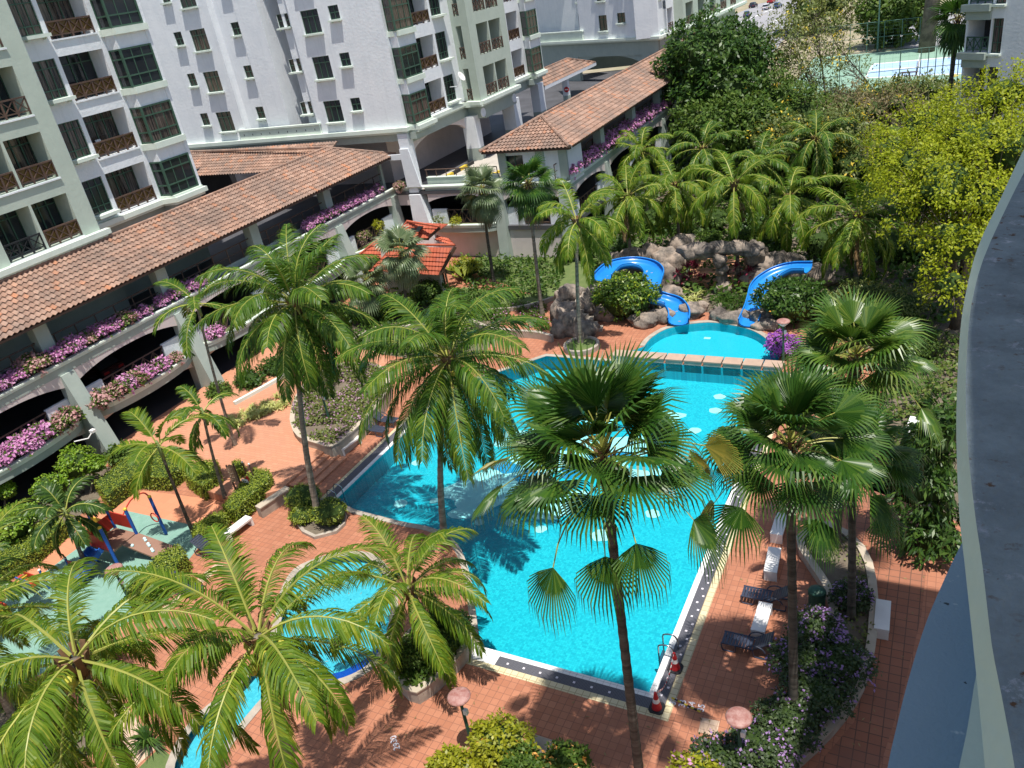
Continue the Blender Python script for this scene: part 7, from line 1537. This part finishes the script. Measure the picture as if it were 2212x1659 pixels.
for q, m in (((X0-.56, X0+.56, Y0-.57, Y0-.53, .85, 1.45), PRED), ((X0-.62, X0-.58, Y0-.5, Y0+.5, .85, 1.45), PRED), ((X0-1.5, X0-.66, Y0+.33, Y0+.37, .5, 1.3), PYEL), ((X0-.5, X0+.5, Y0+.53, Y0+.57, 1.0, 1.6), PRED)): b = MB(); b.box(*q); b.build('panel', m, t)
b = MB(); b.hexa([(X0-.45, Y0-.6, .70), (X0+.1, Y0-.6, .70), (X0+.1, Y0-1.9, .1), (X0-.45, Y0-1.9, .1), (X0-.45, Y0-.6, .78), (X0+.1, Y0-.6, .78), (X0+.1, Y0-1.9, .18), (X0-.45, Y0-1.9, .18)]); 
for x in (-.47, .12): b.bar((X0+x, Y0-.6, .85), (X0+x, Y0-1.9, .25), .05, .22)
b.build('slide', BLU, t)
b = MB(); b.hexa([(X0+.62, Y0-.1, .70), (X0+2.0, Y0+.2, .03), (X0+2.0, Y0+.95, .03), (X0+.62, Y0+.6, .70), (X0+.62, Y0-.1, .77), (X0+2.0, Y0+.2, .10), (X0+2.0, Y0+.95, .10), (X0+.62, Y0+.6, .77)]); b.build('ramp', PBR, t); b = MB()
for k in range(7): u_, v_ = .2+.6*((k*37) % 10)/10, .15+.7*((k*53) % 10)/10; b.blob((X0+.62+1.38*u_, Y0-.1+.3*u_+.72*v_, .79-.67*u_), .06, k, .1, 1, 5)
b.build('hold', WMOS, t); b = MB()
for y in (-.5, -.15): b.tube(smooth_path([(X0-.62, Y0+y, 1.5), (X0-1.0, Y0+y, 1.75), (X0-1.5, Y0+y, 1.55), (X0-1.75, Y0+y, .9)], 4), .03, 6)
for k in range(3): b.tube([(X0-1.0-.3*k, Y0-.5, 1.72-.15*k), (X0-1.0-.3*k, Y0-.15, 1.72-.15*k)], .025, 6)
b.build('ladder_arch', WHITE, t); b = MB(); b.tube(smooth_path([(X0+.75, Y0+1.5, 1.75), (X0+.3, Y0+1.6, 1.85), (X0-.2, Y0+1.3, 1.6), (X0-.1, Y0+.6, 1.2)], 4), .03, 6); b.tube([(X0+.85+.2*math.cos(a), Y0+1.3, 1.0+.2*math.sin(a)) for a in [k*.5236 for k in range(13)]], .025, 5); b.build('red_rail', PRED, t)
c_ = G(160, 1262); X0, Y0 = c_.x, c_.y; t = thing('play_house', 'small blue posted play unit with a slotted red panel', 'play unit', c_)
for dx, dy in ((-.5, -.4), (.5, -.4), (.5, .4), (-.5, .4), (-1.0, -.6)): b = MB(); b.tube([(X0+dx, Y0+dy, 0), (X0+dx, Y0+dy, 1.1)], .06, 8); o = b.build('post', BLU, t); b = MB(); b.lathe([(.07, 1.1), (.07, 1.15), (.03, 1.18)], (X0+dx, Y0+dy, 0), 8); b.build('cap', WHITE, o)
b = MB(); b.box(X0-.46, X0+.46, Y0+.38, Y0+.42, .35, .5); b.box(X0-.46, X0+.46, Y0+.38, Y0+.42, .88, 1.0)
for k in range(5): b.box(X0-.46+k*.205, X0-.46+k*.205+.1, Y0+.38, Y0+.42, .5, .88)
b.build('panel', PRED, t); b = MB(); b.box(X0-.45, X0+.45, Y0-.36, Y0+.36, .3, .36); b.build('platform', PBR, t); b = MB(); b.tube([(X0-.98, Y0-.6, .95), (X0-.5, Y0-.4, .95)], .035, 6); b.tube([(X0-.98, Y0-.6, .5), (X0-.5, Y0-.4, .5)], .035, 6); b.build('rail', PYEL, t)
for u, v, lb, m1 in ((72, 1275, 'red and yellow spring rider near the orange border', PRED), (10, 1338, 'yellow spring rider cut by the left edge', PYEL)):
    p = G(u, v); t = thing('spring_rider', lb, 'spring rider', p); b = MB(); b.tube([p+Vector((.09*math.cos(k*.9), .09*math.sin(k*.9), .03*k)) for k in range(12)], .02, 5); b.build('spring', CBLK, t); b = MB(); b.hexa([(p.x-.4, p.y-.12, .36), (p.x+.4, p.y-.12, .36), (p.x+.4, p.y+.12, .36), (p.x-.4, p.y+.12, .36), (p.x-.55, p.y-.10, .75), (p.x+.35, p.y-.1, .55), (p.x+.35, p.y+.1, .55), (p.x-.55, p.y+.1, .75)]); b.build('body', m1, t)
    for dy in (-.2, .2): b = MB(); b.box(p.x-.5, p.x+.45, p.y+dy-.02, p.y+dy+.02, .3, .85); b.build('side_panel', BLU if dy < 0 else PRED, t)
    b = MB(); b.tube([(p.x-.25, p.y-.32, .72), (p.x-.25, p.y+.32, .72)], .025, 6); b.build('handle', PYEL, t)
# ---- cars, fence, sign by the road
TYRE = paint('tyre', (.02, .02, .02), rough=.8, bump=0); TAIL = paint('tail_lamp', (.45, .02, .02), rough=.3, bump=0)
def car(label, p, ang, col, group=None, plate=False):
    t = thing('parked_car' if 'parked' in label else 'car', label, 'car', (0, 0, 0), group); m = paint('car_paint_%d' % int(sum(c*997*(i+1) for i, c in enumerate(col))), col, rough=.25, bump=0, spec=.6, fine=0)
    b = MB(); n = [(-2.0, .35), (-2.0, .75), (-1.85, .85), (-1.0, .9), (.9, .92), (1.75, .82), (2.0, .68), (2.0, .35)]; k = len(n); vs = [(x, y, z) for y in (-.8, .8) for x, z in n]; b.add(vs, [tuple(range(k-1, -1, -1)), tuple(range(k, 2*k))]+[(i, (i+1) % k, k+(i+1) % k, k+i) for i in range(k)][::1]); b.v = [(x, y*(1.0 if z < .8 else .95), z) for x, y, z in b.v]; b.build('body', m, t, local=True)
    b = MB(); b.hexa([(-1.75, -.74, .9), (1.0, -.74, .92), (1.0, .74, .92), (-1.75, .74, .9), (-1.2, -.60, 1.38), (.35, -.60, 1.40), (.35, .60, 1.40), (-1.2, .60, 1.38)]); b.build('window', GLASS, t, local=True); b = MB(); b.hexa([(-1.25, -.61, 1.382), (.4, -.61, 1.402), (.4, .61, 1.402), (-1.25, .61, 1.382), (-1.1, -.55, 1.44), (.25, -.55, 1.45), (.25, .55, 1.45), (-1.1, .55, 1.44)]); b.build('roof', m, t, local=True)
    for x in (-1.25, 1.25):
        for y in (-.78, .78): b = MB(); b.tube([(x, y-.09, .31), (x, y+.09, .31)], .31, 14); b.build('wheel', TYRE, t, local=True)
    for y in (-.55, .55): b = MB(); b.box(-2.03, -1.98, y-.18, y+.18, .6, .74); b.build('tail_light', TAIL, t, local=True); b = MB(); b.box(1.95, 2.02, y-.18, y+.18, .55, .68); b.build('headlight', WHITE, t, local=True)
    b = MB(); b.box(-2.035, -2.0, -.26, .26, .47, .58); b.build('number_plate', paint('plate_dark', (.02, .02, .03), rough=.4, bump=0), t, local=True)
    t.location = p; t.rotation_euler = (0, 0, ang); return t
zc_ = lambda x, y: ((2500+x*.2938)/1.736, (y*.2938)/1.736); rd = (G(*zc_(1105, 75))-G(*zc_(900, 170))); ra = math.atan2(rd.y, rd.x)
for x, y, col, a, lb in ((1105, 95, (.02, .025, .05), ra, 'dark blue car driving on the far road'), (1275, 120, (.75, .76, .77), ra, 'white car driving on the far road beside the dark one'), (1415, 100, (.03, .09, .22), ra, 'blue car behind the white car on the far road'), (1335, 40, (.45, .03, .03), ra, 'red car at the top edge of the far road'), (1020, 215, (.05, .10, .20), ra+.3, 'blue car peeping above the round tree'), (1600, 390, (.70, .72, .74), .4, 'white parked car behind the sparse tree'), (1480, 460, (.10, .12, .2), .5, 'dark parked car behind the sparse tree')):
    car(lb, G(*zc_(x, y)), a, col)
pc = PX(*Zr(1310, 400), -46.0); car('dark parked car with red tail lamps inside the carpark arch', (-47.9, pc.y-.2, 2.81), math.pi, (.06, .02, .02))
def fence(label, pts, h, n, mat):
    P = [Vector(p) for p in pts]; t = thing('court_fence', label, 'fence', P[0])
    for i in range(len(P)-1):
        for k in range(n+1):
            if i and not k: continue
            p = P[i].lerp(P[i+1], k/n); b = MB(); b.tube([p, p+ZUP*h], .06, 6); b.build('post', mat, t)
    b = MB()
    for i in range(len(P)-1):
        for z in (.15, h*.5, h): b.tube([P[i]+ZUP*z, P[i+1]+ZUP*z], .045, 5)
        L = (P[i+1]-P[i]).length; m = int(L/.9)
        for k in range(m): p = P[i].lerp(P[i+1], (k+.5)/m); b.tube([p, p+ZUP*h], .008, 3)
        for k in range(9): b.tube([P[i]+ZUP*h*(k+.5)/9, P[i+1]+ZUP*h*(k+.5)/9], .008, 3)
    b.build('mesh', mat, t)
FGR = paint('fence_green', (.10, .20, .16), (.09, .17, .14), rough=.6, bump=0)
fence('green mesh fence along the near side of the tennis court', [G(1690, 216), G(1985, 186), G(2100, 178)], 4.6, 7, FGR); fence('green mesh fence along the far side of the tennis court', [G(1765, 124), G(2105, 94)], 4.6, 9, FGR)
p = G(1895, 112); t = thing('floodlight', 'tall green floodlight mast behind the tennis court', 'floodlight', p); b = MB(); b.tube([p, p+ZUP*9.5], [.16, .10], 8); b.build('mast', FGR, t); b = MB(); b.obox(p, .2, .9, .35, p.z+9.5, p.z+10.1); b.build('fixture_head', WHITE, t)
a, c = G(1868, 170), G(1979, 161); q = G(1928, 163); t = thing('tennis_net', 'dark tennis net across the blue court', 'net', q); b = MB(); n0, n1 = G(1981, 161), G(1986, 132); b.bar(n0+ZUP*.5, n1+ZUP*.5, .03, .95); b.build('mesh', paint('net_dark', (.05, .06, .08), rough=.9, bump=0), t); b = MB(); b.bar(n0+ZUP*1.03, n1+ZUP*1.03, .05, .1); b.build('band', WHITE, t)
p = G(1572, 26); p.z = 0; h = UP(1572, 2, p).z; t = thing('totem_sign', 'white round topped totem sign with a red emblem by the road', 'sign', p); b = MB(); w = 2.0; pr = [(-w, 0), (w, 0), (w, h-1.5)]+[(w*math.cos(k*math.pi/8), h-1.5+1.5*math.sin(k*math.pi/8)) for k in range(1, 8)]+[(-w, h-1.5)]; k = len(pr); vs = [(p.x+x, p.y, z) for x, z in pr]+[(p.x+x, p.y+.6, z) for x, z in pr]; b.add(vs, [tuple(range(k)), tuple(range(2*k-1, k-1, -1))]+[(i, k+i, k+(i+1) % k, (i+1) % k) for i in range(k)]); b.build('panel', WHITE, t)
b = MB(); cz = h-1.9; b.add([(p.x+1.0*math.cos(a_), p.y-.05, cz+1.0*math.sin(a_)) for a_ in [k*math.pi/4 for k in range(8)]], (tuple(range(8)),)); b.build('emblem', CRED, t); b = MB(); b.box(p.x-.35, p.x+.35, p.y-.09, p.y-.06, cz-.3, cz+.3); b.build('emblem_square', WHITE, t); b = MB(); b.box(p.x-.6, p.x+.6, p.y-.08, p.y-.03, cz-3.2, cz-2.8); b.build('lettering', CBLK, t)
# no-entry disc on the porch column and air conditioners
r_ = ray(*fz(545, 1115)); p = CP+r_*((pc_y := s0.lerp(s1, .45).y-.35)/r_.y); t = thing('no_entry_sign', 'round red no entry sign on the porch column', 'sign', p); b = MB(); b.tube([p, p+Vector((0, .03, 0))], .33, 18); b.build('disc', CRED, t); b = MB(); b.box(p.x-.22, p.x+.22, p.y-.012, p.y-.004, p.z-.06, p.z+.06); b.build('bar', WHITE, t)
def ac(label, p, w=.8, d=.35, h=.6):
    t = thing('air_conditioner', label, 'air conditioner', p); b = MB(); b.box(p[0]-d/2, p[0]+d/2, p[1]-w/2, p[1]+w/2, p[2], p[2]+h); b.build('casing', WHITE, t); b = MB(); b.tube([(p[0]+d/2+.001, p[1]+.12, p[2]+h/2), (p[0]+d/2+.02, p[1]+.12, p[2]+h/2)], .22, 14); b.build('fan_grille', CBLK, t)
q = PX(*rz(1490, 575), -42.3); ac('air conditioner on the balcony left of the far bay windows', (-42.3, q.y, q.z-.3)); q = PX(*rz(1490, 575), -42.3); ac('air conditioner on the balcony above the far bay windows', (-42.3, q.y, q.z-.3+HS))
for k, (dy, lb) in enumerate(((0, 'wooden folding chair on the left tower balcony'), (.75, 'white plastic chair on the left tower balcony'))):
    x, y, z = -49.9, 35.1+dy, 11.54+HS; t = thing('balcony_chair', lb, 'chair', (x, y, z)); m = paint('chair_wood', (.40, .30, .18), rough=.6) if k == 0 else WHITE; b = MB(); b.box(x-.22, x+.22, y-.22, y+.22, z+.43, z+.47); b.build('seat', m, t); b = MB(); b.bar((x-.22, y, z+.47), (x-.36, y, z+1.0), .42, .03); b.build('backrest', m, t)
    for sx in (-.18, .18):
        for sy in (-.18, .18): b = MB(); b.box(x+sx-.02, x+sx+.02, y+sy-.02, y+sy+.02, z, z+.43); b.build('leg', m, t)
p = PX(*Zr(1000, 1145), -41.9); t = thing('security_camera', 'white bent arm security camera bracketed on the first sage buttress', 'security camera', p); b = MB(); b.tube([p+Vector((-.2, -.8, 0)), p+Vector((.2, -.2, -.1)), p+Vector((.25, .15, .15))], .035, 6); b.build('arm', WHITE, t); b = MB(); b.box(p.x+.1, p.x+.4, p.y+.05, p.y+.3, p.z+.1, p.z+.25); b.build('fixture_head', WHITE, t)  # security camera on its bent arm, not a lamp
q0, q1 = G(1946, 165), G(1982, 163); t = thing('court_bench', 'long dark bench standing at the near edge of the blue court', 'bench', q0); b = MB(); b.bar(q0+ZUP*.5, q1+ZUP*.5, .5, .1); b.build('seat', DKP, t)
for s_ in (.08, .5, .92): b = MB(); p = q0.lerp(q1, s_); b.box(p.x-.1, p.x+.1, p.y-.2, p.y+.2, p.z, p.z+.45); b.build('leg', DKP, t)
cover('lawn_undergrowth', 'ferns and low plants on the lawn beside the pool house', V2(GP([(1000, 560), (1230, 560), (1200, 640), (1000, 668)])), 0, 3200, L_MID, .28, 708, .5, L_DARK, .5)
cover('right_undergrowth', 'low leafy plants between the right path and the far lamp post', [(-5.2, 47), (-5.6, 41.5), (-3.6, 36), (-2.2, 31), (.8, 31), (3.5, 45)], 0, 5200, L_OLIVE, .26, 709, .5, L_MID, .5)
cover('back_undergrowth', 'scrub and low plants between the garden trees and the court', [(-24, 100), (6, 92), (14, 92), (12, 117), (-17, 119), (-24, 112)], 0, 9000, L_OLIVE, .55, 710, 1.0, L_MID, .5)
g_ = random.Random(77); b = MB(); DK = [(p.x, p.y) for p in scatter([(-27, 14), (-6.4, 12), (3, 18), (2, 34), (-6.3, 40), (-6.3, 17), (-14.3, 16.2), (-16, 19), (-28, 22)], 420, .0, 5)]
for x, y in DK: leafcard(b, Vector((x, y, .015)), Vector((g_.uniform(-1, 1), g_.uniform(-1, 1), .05)), ZUP, g_.uniform(.08, .2), g_.uniform(.03, .07))
tag(b.build('fallen_leaves', leaf('dry_leaf', (.20, .13, .06), (.32, .22, .10), (.40, .32, .14), rough=.8, trans=.05)), 'dry fallen leaves and palm bits strewn over the red tiles', 'leaves', None, 'stuff')
for i, (x, y, z, r, m, lb) in enumerate(((350, 60, 1.6, 1.0, L_MID, 'light shrub on top of the rocks left of the cave'), (640, 130, 3.1, .8, L_MID, 'low shrub growing on the cave roof slab'), (1000, 130, 3.0, .9, L_MID, 'green shrub on the right end of the cave roof'), (1350, 250, 1.8, 1.0, L_DARK, 'dark shrub on the sloping rocks right of the cave'), (1250, 120, 2.2, 1.0, L_MID, 'broad shrub behind the sloping rocks right of the cave'))):
    shrub('rock_shrub', lb, G(*z4(x, y), z), (r*1.2, r*.8, r*.6), 800, .2, .11, m, 820+i, core=.7, cr=.2)
